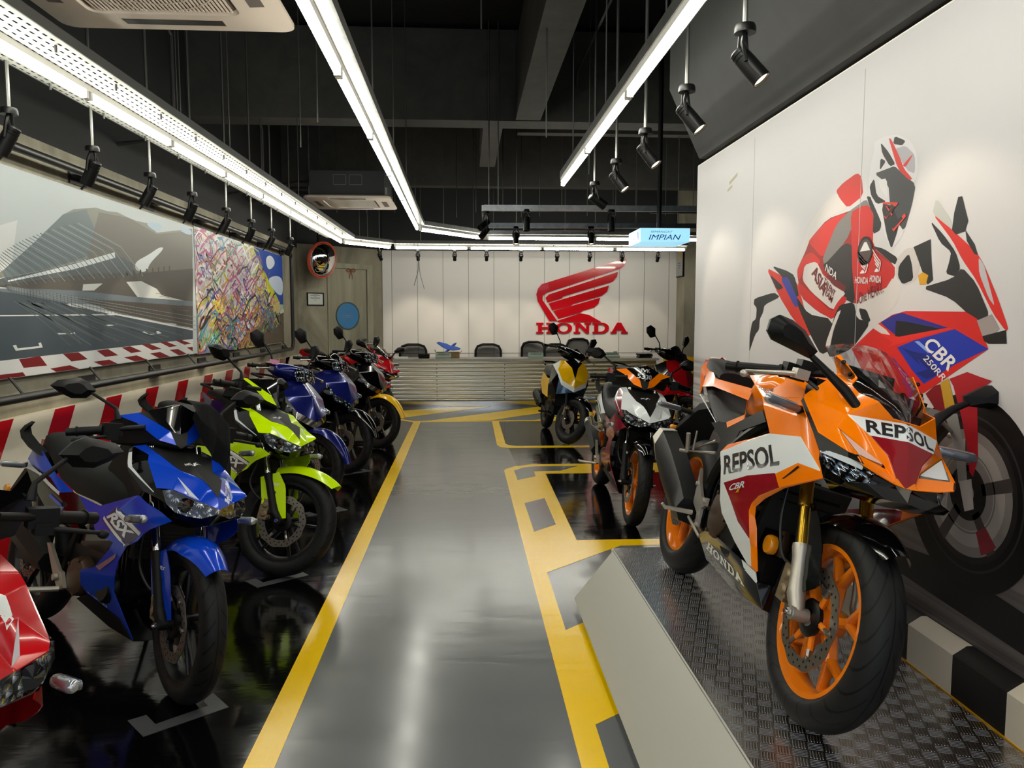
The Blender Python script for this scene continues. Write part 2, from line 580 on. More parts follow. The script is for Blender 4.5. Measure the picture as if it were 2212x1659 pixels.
t = thing('framed_certificate', 'white certificate in a black frame on the concrete wall below the round mirror', 'certificate', (0, 0, 0))
q = MB()
for s0, s1, z0, z1 in ((0.15, 0.45, 1.59, 1.605), (0.15, 0.45, 1.78, 1.795), (0.15, 0.165, 1.59, 1.795), (0.435, 0.45, 1.59, 1.795)):
    dwbox(q, s0, s1, z0, z1, 0.0, 0.02)
obj('frame', q, M_black, t)
q = MB()
dwbox(q, 0.16, 0.44, 1.60, 1.79, 0.0, 0.008)
for i, (w_, zz) in enumerate(((0.08, 1.762), (0.17, 1.745), (0.06, 1.728), (0.18, 1.712), (0.16, 1.697), (0.05, 1.675))):
    q.poly([dwp(0.30 - w_ / 2, zz, 0.009), dwp(0.30 + w_ / 2, zz, 0.009), dwp(0.30 + w_ / 2, zz + 0.006, 0.009), dwp(0.30 - w_ / 2, zz + 0.006, 0.009)], 1)
obj('paper', q, [mat('paper', '#dfe4de', 0.4), mat('print grey', '#77797a', 0.6)], t)

t = thing('framed_notice', 'grey framed notice with yellow blocks high on the concrete column', 'notice', (0, 0, 0))
q = MB(); q.box((3.685, 12.99, 2.40), (0.03, 0.40, 0.62)); q.bevel(0.004, 1); obj('frame', q, M_black, t)
q = MB()
q.poly([(3.668, 12.80, 2.11), (3.668, 13.18, 2.11), (3.668, 13.18, 2.69), (3.668, 12.80, 2.69)], 0)
for y0, y1, z0, z1, mi in ((12.90, 13.06, 2.46, 2.52, 1), (12.92, 13.05, 2.38, 2.43, 1), (12.90, 13.08, 2.32, 2.33, 2), (12.9, 13.08, 2.28, 2.29, 2), (12.93, 13.05, 2.24, 2.25, 2)):
    q.poly([(3.667, y0, z0), (3.667, y1, z0), (3.667, y1, z1), (3.667, y0, z1)], mi)
obj('sheet', q, [mat('grey sheet', '#9fa09c', 0.35), mat('yellow block', '#d9b23c', 0.5), mat('print dark', '#56585a', 0.6)], t)

# ---------------------------------------------------------------- sign on the back wall
M_logo = mat('gloss red acrylic', '#c9101c', 0.15, coat=0.6)
t = thing('wall_sign', 'red winged emblem above red HONDA letters on the white back wall', 'sign', (0, 0, 0))
FE = [  # feathers, traced on the wall face: (x, z)
 [(1.236, 1.80), (1.265, 1.90), (1.33, 1.975), (2.78, 2.42), (2.79, 2.36), (2.755, 2.29), (2.70, 2.245), (1.42, 1.83), (1.345, 1.775), (1.345, 1.70), (1.60, 1.345), (1.46, 1.345), (1.26, 1.68)],
 [(1.395, 1.74), (1.455, 1.80), (2.655, 2.19), (2.64, 2.11), (2.565, 2.02), (1.70, 1.765), (1.68, 1.735), (1.43, 1.66)],
 [(1.45, 1.645), (2.50, 1.955), (2.47, 1.85), (2.38, 1.78), (1.87, 1.635), (1.84, 1.605), (1.51, 1.525)],
 [(1.53, 1.51), (2.35, 1.745), (2.32, 1.64), (2.24, 1.575), (2.04, 1.52), (2.02, 1.495), (1.62, 1.385)],
 [(1.60, 1.345), (2.00, 1.475), (2.15, 1.45), (2.37, 1.325), (1.62, 1.325)],
]
q = MB()
for p in FE:
    q.prism([(x, 13.25, z) for x, z in p], (0, -0.03, 0))
q.bevel(0.006, 1, 40)
obj('wing_emblem', q, M_logo, t)
q = MB()
vs, fs = text2d('~HONDA', maxlen=None)
top = [q.v((1.235 + 1.605 * a, 13.218, 1.125 + 0.187 * b)) for a, b in vs]
bot = [q.v((1.235 + 1.605 * a, 13.25, 1.125 + 0.187 * b)) for a, b in vs]
cnt = {}
for f in fs:
    q.f([top[i] for i in f])
    for i in range(3):
        e = (f[i], f[(i + 1) % 3])
        cnt[tuple(sorted(e))] = cnt.get(tuple(sorted(e)), 0) + 1
for (a, b), n in cnt.items():
    if n == 1:
        q.f([top[a], top[b], bot[b], bot[a]])
obj('lettering', q, M_logo, t)

# ---------------------------------------------------------------- reception counter and what stands on and behind it
M_corr = mat('corrugated zinc sheet', '#d2d1c9', 0.22, 1.0)
tt, b_ = nt(M_corr)
b_.inputs['Roughness'].default_value = 0.30
M_top = mottled('grey laminate', [(0.3, '#8f8f8b'), (0.7, '#a3a39e')], 8.0, 0.35)
t = thing('reception_counter', 'long reception counter faced with ribbed zinc sheet before the white wall', 'counter', (0.95, 12.2, 0))
q = MB()
rows = []
N = 120
for i in range(N + 1):
    z = 0.085 + 0.64 * i / N
    yy = 11.985 + 0.018 * cos(2 * pi * i / N * 10.5)
    rows.append([(-1.16 - 0.95, yy - 12.2, z), (3.04 - 0.95, yy - 12.2, z)])
q.grid(rows)
rows = [[(-1.16 - 0.95 - 0.02 + 0.018 * cos(2 * pi * i / N * 10.5), a - 12.2, 0.085 + 0.64 * i / N) for a in (11.99, 12.5)] for i in range(N + 1)]
q.grid(rows)
M_scr = mat('screw heads', '#4a4a48', 0.4, 1.0)
for sx in (-0.44, 0.62, 1.7, 2.6):
    for i in range(10):
        zz = 0.085 + 0.64 * (i + 0.5) / 10.5 - 0.03
        q.lathe([(0.001, -0.008), (0.006, -0.006), (0.008, 0)], (sx - 0.95, 11.966 - 12.2, zz + 0.03), 'y', 8, mi=1)
obj('corrugated_front', q, [M_corr, M_scr], t, sharp=60)
q = MB(); q.box((0, 0.03, 0.742), (4.26, 0.56, 0.032)); q.bevel(0.004, 2); obj('countertop', q, M_top, t)
q = MB(); q.box((0, -0.195, 0.042), (4.2, 0.03, 0.085)); obj('kick_plate', q, mat('polished kick plate', '#c4c4c0', 0.12, 1.0), t)
q = MB()
q.box((0, 0.05, 0.36), (4.1, 0.42, 0.71)); obj('carcass', q, mat('dark board', '#3a3936', 0.6), t)

M_mesh = mat('black chair mesh', '#191919', 0.7)
tM, bM_ = nt(M_mesh)
vv = coords(tM, (70, 70, 70))
wv = node(tM, 'ShaderNodeTexWave', wave_type='BANDS', bands_direction='Z', inp={'Scale': 1.0}); tM.links.new(vv, wv.inputs['Vector'])
tr = node(tM, 'ShaderNodeBsdfTransparent'); mx = node(tM, 'ShaderNodeMixShader')
tM.links.new(mathn(tM, 'MULTIPLY', mathn(tM, 'GREATER_THAN', wv.outputs['Fac'], 0.62), 0.75), mx.inputs[0])
tM.links.new(bM_.outputs[0], mx.inputs[1]); tM.links.new(tr.outputs[0], mx.inputs[2])
tM.links.new(mx.outputs[0], tM.nodes['Material Output'].inputs['Surface'])
def chair(x, y, rz, w, ztop, label):
    t = thing('office_chair', label, 'chair', M=T(x, y + 0.10, 0) @ RZ(rz), group='mesh office chairs behind the counter')
    hw = w / 2
    z0 = 0.56
    out = [(-hw * 0.92, 0.19, z0), (-hw, 0.21, z0 + 0.15), (-hw * 0.98, 0.22, ztop - 0.10), (-hw * 0.82, 0.225, ztop - 0.03), (-hw * 0.4, 0.225, ztop), (hw * 0.4, 0.225, ztop), (hw * 0.82, 0.225, ztop - 0.03), (hw * 0.98, 0.22, ztop - 0.10), (hw, 0.21, z0 + 0.15), (hw * 0.92, 0.19, z0)]
    q = MB(); q.tube(out + [out[0]], 0.021, 8); obj('back_frame', q, M_mblack, t)
    q = MB(); q.poly([(a * 0.97, b, c) for a, b, c in out]); obj('back_mesh', q, M_mesh, t)
    q = MB(); q.box((0, -0.0, 0.47), (w * 0.9, 0.40, 0.07)); q.bevel(0.02, 2); obj('seat', q, M_mblack, t)
    q = MB(); q.tube([(0, 0, 0.08), (0, 0, 0.44)], 0.028, 10).tube([(0, 0.05, 0.45), (0, 0.24, 0.47), (0, 0.245, 0.62)], 0.02, 8); obj('column', q, M_mblack, t)
    q = MB()
    for k in range(5):
        a = 2 * pi * k / 5
        q.tube([(0, 0, 0.09), (0.19 * cos(a), 0.19 * sin(a), 0.06)], [0.025, 0.014], 8)
        q.lathe([(0.001, -0.02), (0.028, -0.02), (0.028, 0.02), (0.001, 0.02)], (0.19 * cos(a), 0.19 * sin(a), 0.03), 'x', 10)
    obj('base', q, M_mblack, t)
for x, y, rz, w, zt, lb in ((-0.87, 12.84, 4, 0.45, 0.94, 'mesh office chair behind the far left of the counter, beside the black card holder'),
                          (0.40, 12.84, 0, 0.44, 0.94, 'mesh office chair standing alone behind the middle of the counter'),
                          (1.14, 12.86, -10, 0.40, 0.98, 'mesh office chair under the letter H of the red wall sign'),
                          (1.565, 12.82, 0, 0.40, 0.94, 'lower mesh office chair between two others under the red wall letters'),
                          (1.99, 12.90, 6, 0.40, 1.03, 'tallest mesh office chair, behind the yellow scooter')):
    chair(x, y, rz, w, zt, lb)

ZC = 0.759
M_card = mottled('cardboard', [(0.3, '#7c6242'), (0.7, '#94774f')], 9.0, 0.8)
t = thing('cardboard_box', 'open cardboard box on the counter under the blue toy plane', 'box', (-0.27, 12.28, ZC))
q = MB()
for c, s in (((0, 0, 0.004), (0.36, 0.22, 0.008)), ((0, -0.11, 0.045), (0.36, 0.006, 0.09)), ((0, 0.11, 0.045), (0.36, 0.006, 0.09)), ((-0.18, 0, 0.045), (0.006, 0.22, 0.09)), ((0.18, 0, 0.045), (0.006, 0.22, 0.09))):
    q.box(c, s)
obj('box_body', q, M_card, t)
q = MB(); q.box((-0.20, 0, 0.10), (0.004, 0.2, 0.06), RY(-25)); obj('flap', q, M_card, t)
q = MB(); q.box((0.205, 0, 0.09), (0.004, 0.2, 0.06), RY(35)); obj('flap', q, M_card, t)
M_foam = mat('blue foam', '#3f63bd', 0.6)
t = thing('toy_glider', 'blue foam toy glider resting tilted on the cardboard box', 'toy plane', M=T(-0.27, 12.24, ZC + 0.125) @ RY(-18) @ RX(30) @ RZ(38))
q = MB(); q.loft([[(x, r * cos(a), r * 1.3 * sin(a)) for a in [2 * pi * i / 10 for i in range(10)]] for x, r in ((-0.22, 0.006), (-0.12, 0.010), (0.05, 0.020), (0.14, 0.020), (0.20, 0.008))]); obj('fuselage', q, M_foam, t)
for sg in (-1, 1):
    q = MB(); q.prism([(0.09, 0.01 * sg, 0.012), (0.10, 0.12 * sg, 0.02), (0.06, 0.25 * sg, 0.05), (0.02, 0.26 * sg, 0.055), (0.0, 0.12 * sg, 0.02), (-0.01, 0.01 * sg, 0.012)], (0, 0, 0.008)); obj('wing', q, M_foam, t)
q = MB(); q.prism([(-0.16, -0.09, 0.0), (-0.16, 0.09, 0.0), (-0.22, 0.08, 0.0), (-0.22, -0.08, 0.0)], (0, 0, 0.006)); obj('tailplane', q, M_foam, t)
q = MB(); q.prism([(-0.15, 0, 0.0), (-0.22, 0, 0.0), (-0.24, 0, 0.09), (-0.20, 0, 0.09)], (0, 0.006, 0)); obj('tail_fin', q, M_foam, t)
M_phone = mottled('grey green plastic', [(0.3, '#76857a'), (0.7, '#8a988c')], 6.0, 0.5)
def phone(x, y, rz, label):
    t = thing('desk_organiser', label, 'desk organiser', M=T(x, y, ZC) @ RZ(rz), group='grey green organisers on the counter')
    q = MB(); q.prism([(-0.12, -0.07, 0), (-0.12, 0.08, 0), (-0.12, 0.06, 0.085), (-0.12, 0.02, 0.085), (-0.12, -0.07, 0.03)], (0.24, 0, 0)); q.bevel(0.006, 2); obj('tray', q, M_phone, t)
    q = MB(); q.box((0, -0.015, 0.075), (0.17, 0.04, 0.03)); q.box((0.06, -0.02, 0.095), (0.05, 0.03, 0.02)); q.bevel(0.004, 1); obj('lid', q, M_phone, t)
phone(-0.34, 12.04, 4, 'grey green desk organiser before the cardboard box on the counter')
phone(1.12, 12.06, -5, 'grey green desk organiser on the counter under the red letter H')
phone(2.33, 12.06, 6, 'grey green desk organiser on the counter behind the bike numbered JVK 5330')
t = thing('card_holder', 'small black card holder standing open on the counter by the left chair', 'card holder', M=T(-0.645, 12.06, ZC) @ RZ(-6))
q = MB(); q.box((0, 0.0, 0.035), (0.17, 0.008, 0.07), RX(12)); obj('front', q, M_black, t)
q = MB(); q.box((0, 0.035, 0.035), (0.17, 0.008, 0.07), RX(-12)); obj('back', q, M_black, t)
q = MB()
q.box((-1.0, 12.1, ZC + 0.012), (0.21, 0.15, 0.024)); q.bevel(0.002, 1)
tag(obj('paper_pad', q, mat('paper', '#dfe4de', 0.4)), 'pale paper pad lying near the left end of the counter', 'paper')
for k in range(3):
    q = MB(); q.box((2.87 + 0.012 * (k % 2), 12.1, ZC + 0.012 + 0.022 * k), (0.22, 0.16, 0.018), RZ(4 * k)); q.bevel(0.003, 1)
    tag(obj('ledger', q, M_black), ('bottom', 'middle', 'topmost')[k] + ' black ledger in the small stack at the right of the counter', 'book', 'black ledgers on the counter')

# ================================================================ LIGHTS AND CEILING EQUIPMENT
M_tube = mat('lit fluorescent tube', '#fffdf0', 0.4, emit=TUBE_POWER)
M_batten = mat('white enamel batten', '#e9e8e0', 0.4)
M_galv = mottled('galvanised steel', [(0.3, '#8b8c89'), (0.7, '#b0b1ad')], 9.0, 0.32)
nt(M_galv)[1].inputs['Metallic'].default_value = 0.85
M_rod = mat('threaded rod', '#6d6d69', 0.45, 0.9)
M_perf = mat('perforated white tray', '#dcdcd2', 0.45)
tp, bp = nt(M_perf)
sp = node(tp, 'ShaderNodeSeparateXYZ'); tp.links.new(coords(tp), sp.inputs[0])
PX, PY = 0.034, 0.055
ix = mathn(tp, 'DIVIDE', sp.outputs['X'], PX)
row = mathn(tp, 'MODULO', mathn(tp, 'FLOOR', ix), 2.0)
iy = mathn(tp, 'ADD', mathn(tp, 'DIVIDE', sp.outputs['Y'], PY), mathn(tp, 'MULTIPLY', row, 0.5))
fx = mathn(tp, 'ABSOLUTE', mathn(tp, 'SUBTRACT', mathn(tp, 'FRACT', ix), 0.5))
fy = mathn(tp, 'ABSOLUTE', mathn(tp, 'SUBTRACT', mathn(tp, 'FRACT', iy), 0.5))
hole = mathn(tp, 'MULTIPLY', mathn(tp, 'LESS_THAN', fx, 0.14), mathn(tp, 'LESS_THAN', fy, 0.27))
trp = node(tp, 'ShaderNodeBsdfTransparent'); mxp = node(tp, 'ShaderNodeMixShader')
tp.links.new(hole, mxp.inputs[0]); tp.links.new(bp.outputs[0], mxp.inputs[1]); tp.links.new(trp.outputs[0], mxp.inputs[2])
tp.links.new(mxp.outputs[0], tp.nodes['Material Output'].inputs['Surface'])

M_acb2 = mat('tray edge grey', '#4c4d4b', 0.5, 0.3)
def light_run(p0, p1, z, pitch, label, tray=None, rods=1.6, side=0.0, first=0.0):
    """a straight run of end-to-end tubes below a channel (or a wide perforated tray)"""
    p0 = V3((p0[0], p0[1], z)); p1 = V3((p1[0], p1[1], z))
    d = p1 - p0; L = d.length; ang = atan2(d.y, d.x) - pi / 2
    t = thing('light_run', label, 'light', M=Matrix.Translation(p0) @ Matrix.Rotation(ang, 4, 'Z'), group=None)
    q = MB()
    if tray:
        x0, x1 = tray
        q.grid([[(x0, y, 0.085), (x0, y, 0.062), (-0.03, y, 0.052), (0.03, y, 0.052), (x1, y, 0.062), (x1, y, 0.085)] for y in (0.0, L)])
        obj('perforated_tray', q, M_perf, t)
        q = MB()
        q.box((x1 + 0.002, L / 2, 0.082), (0.006, L, 0.045)); q.box((x0 - 0.002, L / 2, 0.082), (0.006, L, 0.045))
        for k in range(int(L / 0.53)):
            for xx in (x0 + 0.03, x1 - 0.05):
                q.tube([(xx, 0.3 + 0.53 * k, 0.03), (xx, 0.3 + 0.53 * k, 0.07)], 0.006, 6)
        obj('tray_side', q, M_acb2, t)
    else:
        q.box((0.02, L / 2, 0.075), (0.085, L, 0.05)); q.bevel(0.004, 1)
        obj('channel', q, M_galv, t)
    q = MB(); q.box((side, L / 2, 0.036), (0.034, L, 0.028)); obj('batten', q, M_batten, t)
    n = max(1, int(round((L - first) / pitch)))
    if first > 0.2:
        cuts = [0.0] + [first + (L - first) * k / n for k in range(n + 1)]
    else:
        cuts = [L * k / n for k in range(n + 1)]
    for a, b in zip(cuts, cuts[1:]):
        q = MB(); q.tube([(side, a + 0.035, 0), (side, b - 0.035, 0)], 0.016, 12)
        tb = obj('fluorescent_tube', q, M_tube, t)
        for yy in (a + 0.02, b - 0.02):
            q = MB(); q.box((side, yy, 0.010), (0.030, 0.022, 0.048))
            obj('lamp_holder', q, M_batten, tb)
    k = 0.4
    while k < L:
        for xx in ((tray[0] + 0.02, tray[1] - 0.02) if tray else (0.02,)):
            if tray and L > 8 and xx > 0 and (3.4 < k < 5.6 or 9.6 < k < 11.6):
                continue
            q = MB(); q.tube([(xx, k, 0.06), (xx, k, 4.2 - z)], 0.0045, 6)
            obj('hanger_rod', q, M_rod, t)
        k += rods
    return t
LZ = 2.45
light_run((-1.845, -1.2), (-1.72, 10.95), LZ, 1.05, 'long run of white tubes under the wide perforated tray along the mural wall', (-0.20, 0.185), 2.1)
light_run((-1.70, 10.98), (-1.11, 11.74), LZ, 1.2, 'short slanting run of tubes joining the perforated tray to the back row', (-0.10, 0.10), 5)
light_run((-1.06, 11.78), (3.45, 11.85), LZ, 1.13, 'row of tubes straight above the reception counter', (-0.02, 0.10), 1.1)
light_run((-0.505, -1.2), (-0.54, 9.26), LZ, 1.18, 'run of tubes on a narrow channel down the middle of the ceiling', None, 1.3, -0.02)
light_run((-0.52, 9.32), (0.23, 10.26), LZ, 1.2, 'short slanting run of tubes where the middle run turns to the right', None, 0.6, -0.02)
light_run((0.29, 10.29), (3.2, 10.32), LZ, 1.18, 'row of tubes in front of the lit blue sign, nearer than the back row', None, 1.3, -0.02)
light_run((0.79, -1.2), (0.78, 6.14), LZ, 1.18, 'run of tubes on a narrow channel on the side of the rider mural', None, 1.3, 0.0)

M_lens = mat('lit spotlight lens', '#ffe6bd', 0.3, emit=9.0)
M_cable = mat('black cable', '#0e0e0e', 0.5)
def spot(x, y, z, aim, label, group, top=4.2, energy=1.0, size=52, yaw=0.0, lens=True, rod=True, lamp=True, scale=0.78):
    """track spotlight: rod from the ceiling, round canopy, yoke, barrel pointing along aim"""
    t = thing('spotlight', label, 'spotlight', (x, y, z), group=group)
    aim = V3(aim).normalized()
    if rod:
        q = MB(); q.tube([(0, 0, 0.0), (0, 0, top - z)], 0.009, 8); obj('rod', q, M_rod, t)
    q = MB(); q.lathe([(0.001, 0.010), (0.032, 0.010), (0.036, 0.0), (0.036, -0.018), (0.001, -0.018)], (0, 0, 0), 'z', 20); obj('canopy', q, M_black, t)
    u = aim.cross(V3((0, 0, 1))).normalized()
    w = u.cross(aim)
    piv = V3((0.02 * aim.x, 0.02 * aim.y, -0.155 * scale))
    q = MB()
    for sg in (-1, 1):
        q.tube([V3((0, 0, -0.02)) + u * 0.012 * sg, V3((0, 0, -0.06)) + u * 0.045 * sg * scale, piv + u * 0.047 * sg * scale], 0.007, 6)
    q.tube([(0, 0.0, -0.02), V3((0, 0, -0.05)) - aim * 0.03, piv - aim * 0.07 * scale], 0.004, 6)
    obj('yoke', q, M_black, t)
    q = MB()
    k = scale
    q.lathe([(0.001, -0.078 * k), (0.034 * k, -0.075 * k), (0.040 * k, -0.068 * k), (0.040 * k, -0.052 * k), (0.037 * k, -0.050 * k), (0.040 * k, -0.048 * k), (0.040 * k, -0.034 * k), (0.037 * k, -0.032 * k), (0.041 * k, -0.030 * k), (0.043 * k, 0.098 * k), (0.038 * k, 0.098 * k), (0.036 * k, 0.082 * k), (0.001, 0.082 * k)], piv, (u, w, aim), 24)
    obj('barrel', q, M_black, t)
    q = MB(); q.lathe([(0.001, 0.085 * k), (0.036 * k, 0.085 * k)], piv, (u, w, aim), 20); obj('lens', q, M_lens if lens else M_black, t)
    if lamp:
        ld = bpy.data.lights.new('spot_lamp', 'SPOT')
        ld.energy = SPOT_POWER * energy
        ld.spot_size = radians(size); ld.spot_blend = 0.5
        ld.color = (1.0, 0.86, 0.66); ld.shadow_soft_size = 0.03
        lo = bpy.data.objects.new('spot_lamp', ld); COL.objects.link(lo)
        lo.parent = t
        lo.matrix_basis = Matrix.Translation(piv + aim * 0.11 * k) @ aim.to_track_quat('-Z', 'Y').to_matrix().to_4x4()
    return t
ordw = ('first', 'second', 'third', 'fourth', 'fifth', 'sixth', 'seventh', 'eighth', 'ninth')
for i, y in enumerate((3.55, 4.30, 5.05, 5.80, 6.60, 7.35, 8.10, 8.95)):
    spot(-1.98, y, 2.30, (-0.42, 0.12 if i % 2 else -0.05, -0.78), 'black ceiling spotlight over the mural wall, %s from the shop front' % ordw[i], 'spotlights over the mural wall')
for i, y in enumerate((2.62, 3.30, 4.05, 4.82)):
    spot(0.95, y, 2.375, (0.42, -0.25, -0.62), 'black ceiling spotlight facing the rider mural, %s from the shop front' % ordw[i], 'spotlights facing the rider mural', energy=0.55, size=62)
spot(0.95, 5.62, 2.375, (0.55, 0.15, -0.35), 'unlit black ceiling spotlight just past the end of the right tube run', 'spotlights facing the rider mural', lens=False, lamp=False)
for i, x in enumerate((-1.29, -0.71, -0.15, 0.34, 0.87, 1.43, 1.94, 2.45, 3.01)):
    spot(x, 11.86, 2.42, (0.22 if i == 0 else 0.0, 0.62, -0.60), 'small black spotlight below the back tube row, %s from the door' % ordw[i], 'spotlights washing the white back wall', top=4.2 if i == 0 else 2.52, energy=0.8, size=50, scale=0.62)

# hanging steel rails with their own spotlights
t = thing('hanging_rail', 'galvanised U-shaped lighting rail hung before the lit blue sign', 'rail', (0, 0, 0))
for a, b in (((0.19, 7.47, 2.45), (3.9, 7.36, 2.45)), ((0.26, 8.86, 2.45), (3.9, 8.74, 2.45)), ((0.19, 7.47, 2.45), (0.27, 10.2, 2.45))):
    q = MB(); a = V3(a); b = V3(b); q.box((a + b) / 2, ((b - a).length, 0.045, 0.055), Matrix.Rotation(atan2((b - a).y, (b - a).x), 4, 'Z')); q.bevel(0.004, 1)
    obj('rail', q, M_galv, t)
for x, y in ((0.24, 7.5), (0.33, 7.5), (1.9, 7.4), (2.9, 7.4), (0.6, 8.85), (1.5, 8.8), (2.45, 8.77), (3.2, 8.75)):
    q = MB(); q.tube([(x, y, 2.47), (x, y, 4.2)], 0.006, 6); obj('hanger_rod', q, M_rod, t)
for i, (x, y, aim, on, lb) in enumerate(((0.21, 7.6, (-0.5, -0.5, -0.5), False, 'black spotlight at the left corner of the hanging rail'), (0.23, 8.3, (-0.45, -0.3, -0.6), False, 'black spotlight on the side arm of the hanging rail'),
                            (0.60, 7.46, (0, -0.15, -1), False, 'black spotlight on the near rail, left of the lit sign'), (1.42, 7.43, (0, -0.15, -1), False, 'black spotlight on the near rail just beside the lit sign'),
                            (0.59, 8.85, (0, -0.25, -1), True, 'lit black spotlight on the far rail, the one nearer the middle tubes'), (1.45, 8.80, (0, -0.25, -1), True, 'lit black spotlight on the far rail over the ceiling cassette'))):
    spot(x, y, 2.43, aim, lb, 'spotlights on the hanging rail', rod=False, lens=on, lamp=on, energy=0.5, size=70)

# lit sign box
M_signb = mat('lit pale blue acrylic', '#9fdcf6', 0.3, emit=0.95)
t = thing('light_box_sign', 'lit pale blue box sign reading SEMANGAT IMPIAN on a black pole', 'sign', (0, 0, 0))
q = MB(); q.box((1.84, 7.25, 2.155), (0.46, 0.50, 0.125)); q.bevel(0.003, 1)
obj('sign_box', q, M_signb, t)
q = MB()
def flat(q, s, x0, x1, z0, z1, y, mi, **k):
    sticker(q, text2d(s, **k), [(x0, y, z0), (x1, y, z0), (x1, y, z1), (x0, y, z1)], mi)
flat(q, 'IMPIAN', 1.685, 1.985, 2.112, 2.158, 6.997, 0, bold=0.0, shear=0.3, maxlen=None)
flat(q, 'SEMANGAT', 1.70, 1.91, 2.175, 2.193, 6.997, 1, bold=0.0, shear=0.35)
obj('lettering', q, [mat('sign navy', '#14359c', 0.5), mat('sign slate', '#6f86a8', 0.5)], t)
q = MB()
sticker(q, text2d('X', bold=0.0, shear=0.3), [(1.608, 7.16, 2.115), (1.608, 7.04, 2.115), (1.608, 7.04, 2.20), (1.608, 7.16, 2.20)], 0)
sticker(q, text2d('super', bold=0.01, shear=0.3), [(1.608, 7.42, 2.125), (1.608, 7.22, 2.125), (1.608, 7.22, 2.15), (1.608, 7.42, 2.15)], 1)
obj('side_mark', q, [mat('sign navy', '#14359c', 0.5), mat('sign pink', '#c77aa5', 0.5)], t)
q = MB(); q.tube([(1.83, 7.2, 2.21), (1.83, 7.2, 4.2)], 0.022, 10); obj('pole', q, M_mblack, t)

# ceiling cassette air conditioners
M_ac = mat('warm white plastic', '#d8cabb', 0.45)
M_acg = mat('grille shadow', '#5d534c', 0.7)
M_acd = mat('dark louvre', '#2b2927', 0.5)
M_acb = mat('charcoal casing', '#343434', 0.6)
def cassette(cx, cy, z, w, label, casing):
    t = thing('air_conditioner', label, 'air conditioner', (cx, cy, z), group='ceiling cassette air conditioners')
    h = w / 2
    def rr(s, r, zz, n=6):
        p = []
        for (sx, sy), a0 in (((1, 1), 0), ((-1, 1), 90), ((-1, -1), 180), ((1, -1), 270)):
            for i in range(n + 1):
                a = radians(a0 + 90 * i / n)
                p.append((sx * (s - r) + r * cos(a), sy * (s - r) + r * sin(a), zz))
        return p
    q = MB()
    q.loft([rr(h - 0.02, 0.06, 0.035), rr(h, 0.07, 0.02), rr(h, 0.07, 0.004), rr(h - 0.012, 0.06, 0.0), rr(h * 0.62, 0.05, -0.002), rr(h * 0.60, 0.05, 0.012)], caps=False)
    q.poly(list(reversed(rr(h * 0.60, 0.05, 0.012))), 1)
    obj('fascia', q, [M_ac, M_acg], t)
    q = MB()
    n = 34
    for i in range(n):
        x = -h * 0.57 + h * 1.14 * (i + 0.5) / n
        q.box((x, 0, 0.006), (0.007, h * 1.16, 0.008))
    for r in (0.08, 0.15, 0.22, 0.29):
        if r < h * 0.57:
            q.lathe([(r, 0.001), (r + 0.008, 0.001)], (0, 0, 0), 'z', 40)
    obj('intake_grille', q, M_ac, t)
    for k in range(4):
        q = MB(); q.prism([(-h * 0.42, h * 0.74, -0.004), (h * 0.42, h * 0.74, -0.004), (h * 0.42, h * 0.86, -0.001), (-h * 0.42, h * 0.86, -0.001)], (0, 0, 0.003)); q.xf(RZ(90 * k))
        obj('louvre', q, M_acd if k % 2 == 0 else M_acg, t)
    if casing:
        q = MB(); q.box((0, 0, 0.175), (w * 0.86, w * 0.86, 0.27)); q.bevel(0.012, 1)
        c = obj('casing', q, M_acb, t)
        for x in (-0.08, 0.10):
            q = MB()
            for s, p in (((0.14, 0.004, 0.006), (0, 0.055)), ((0.14, 0.004, 0.006), (0, -0.055)), ((0.006, 0.004, 0.11), (-0.07, 0)), ((0.006, 0.004, 0.11), (0.07, 0))):
                q.box((x + p[0], -w * 0.43 - 0.001, 0.21 + p[1]), s)
            obj('knockout', q, mat('pale outline', '#6b6b68', 0.6), c)
        for sx, sy in ((-1, -1), (1, -1), (-1, 1), (1, 1)):
            q = MB(); q.box((sx * (w * 0.43 + 0.012), sy * w * 0.34, 0.09), (0.02, 0.05, 0.10)); q.tube([(sx * (w * 0.43 + 0.015), sy * w * 0.34, 0.08), (sx * (w * 0.43 + 0.015), sy * w * 0.34, 4.2 - z)], 0.006, 6)
            obj('hanger_rod', q, M_galv, t)
        q = MB()
        for k in range(3):
            q.tube([(-w * 0.43, 0.1 - 0.12 * k, 0.12 + 0.05 * k), (-w * 0.43 - 0.2, 0.1 - 0.12 * k, 0.12 + 0.05 * k), (-w * 0.43 - 0.84, 0.2, 0.05 + 0.06 * k)], 0.022, 8)
        obj('pipe', q, M_acb, t)
    return t
cassette(-1.32, 3.30, 2.75, 1.06, 'large air conditioner cassette seen close overhead at the top of the room', True)
cassette(-1.33, 9.36, 2.75, 0.98, 'air conditioner cassette with dark casing above the convex mirror', True)
cassette(1.52, 11.40, 2.60, 0.90, 'small air conditioner cassette hanging before the back row of tubes', False)

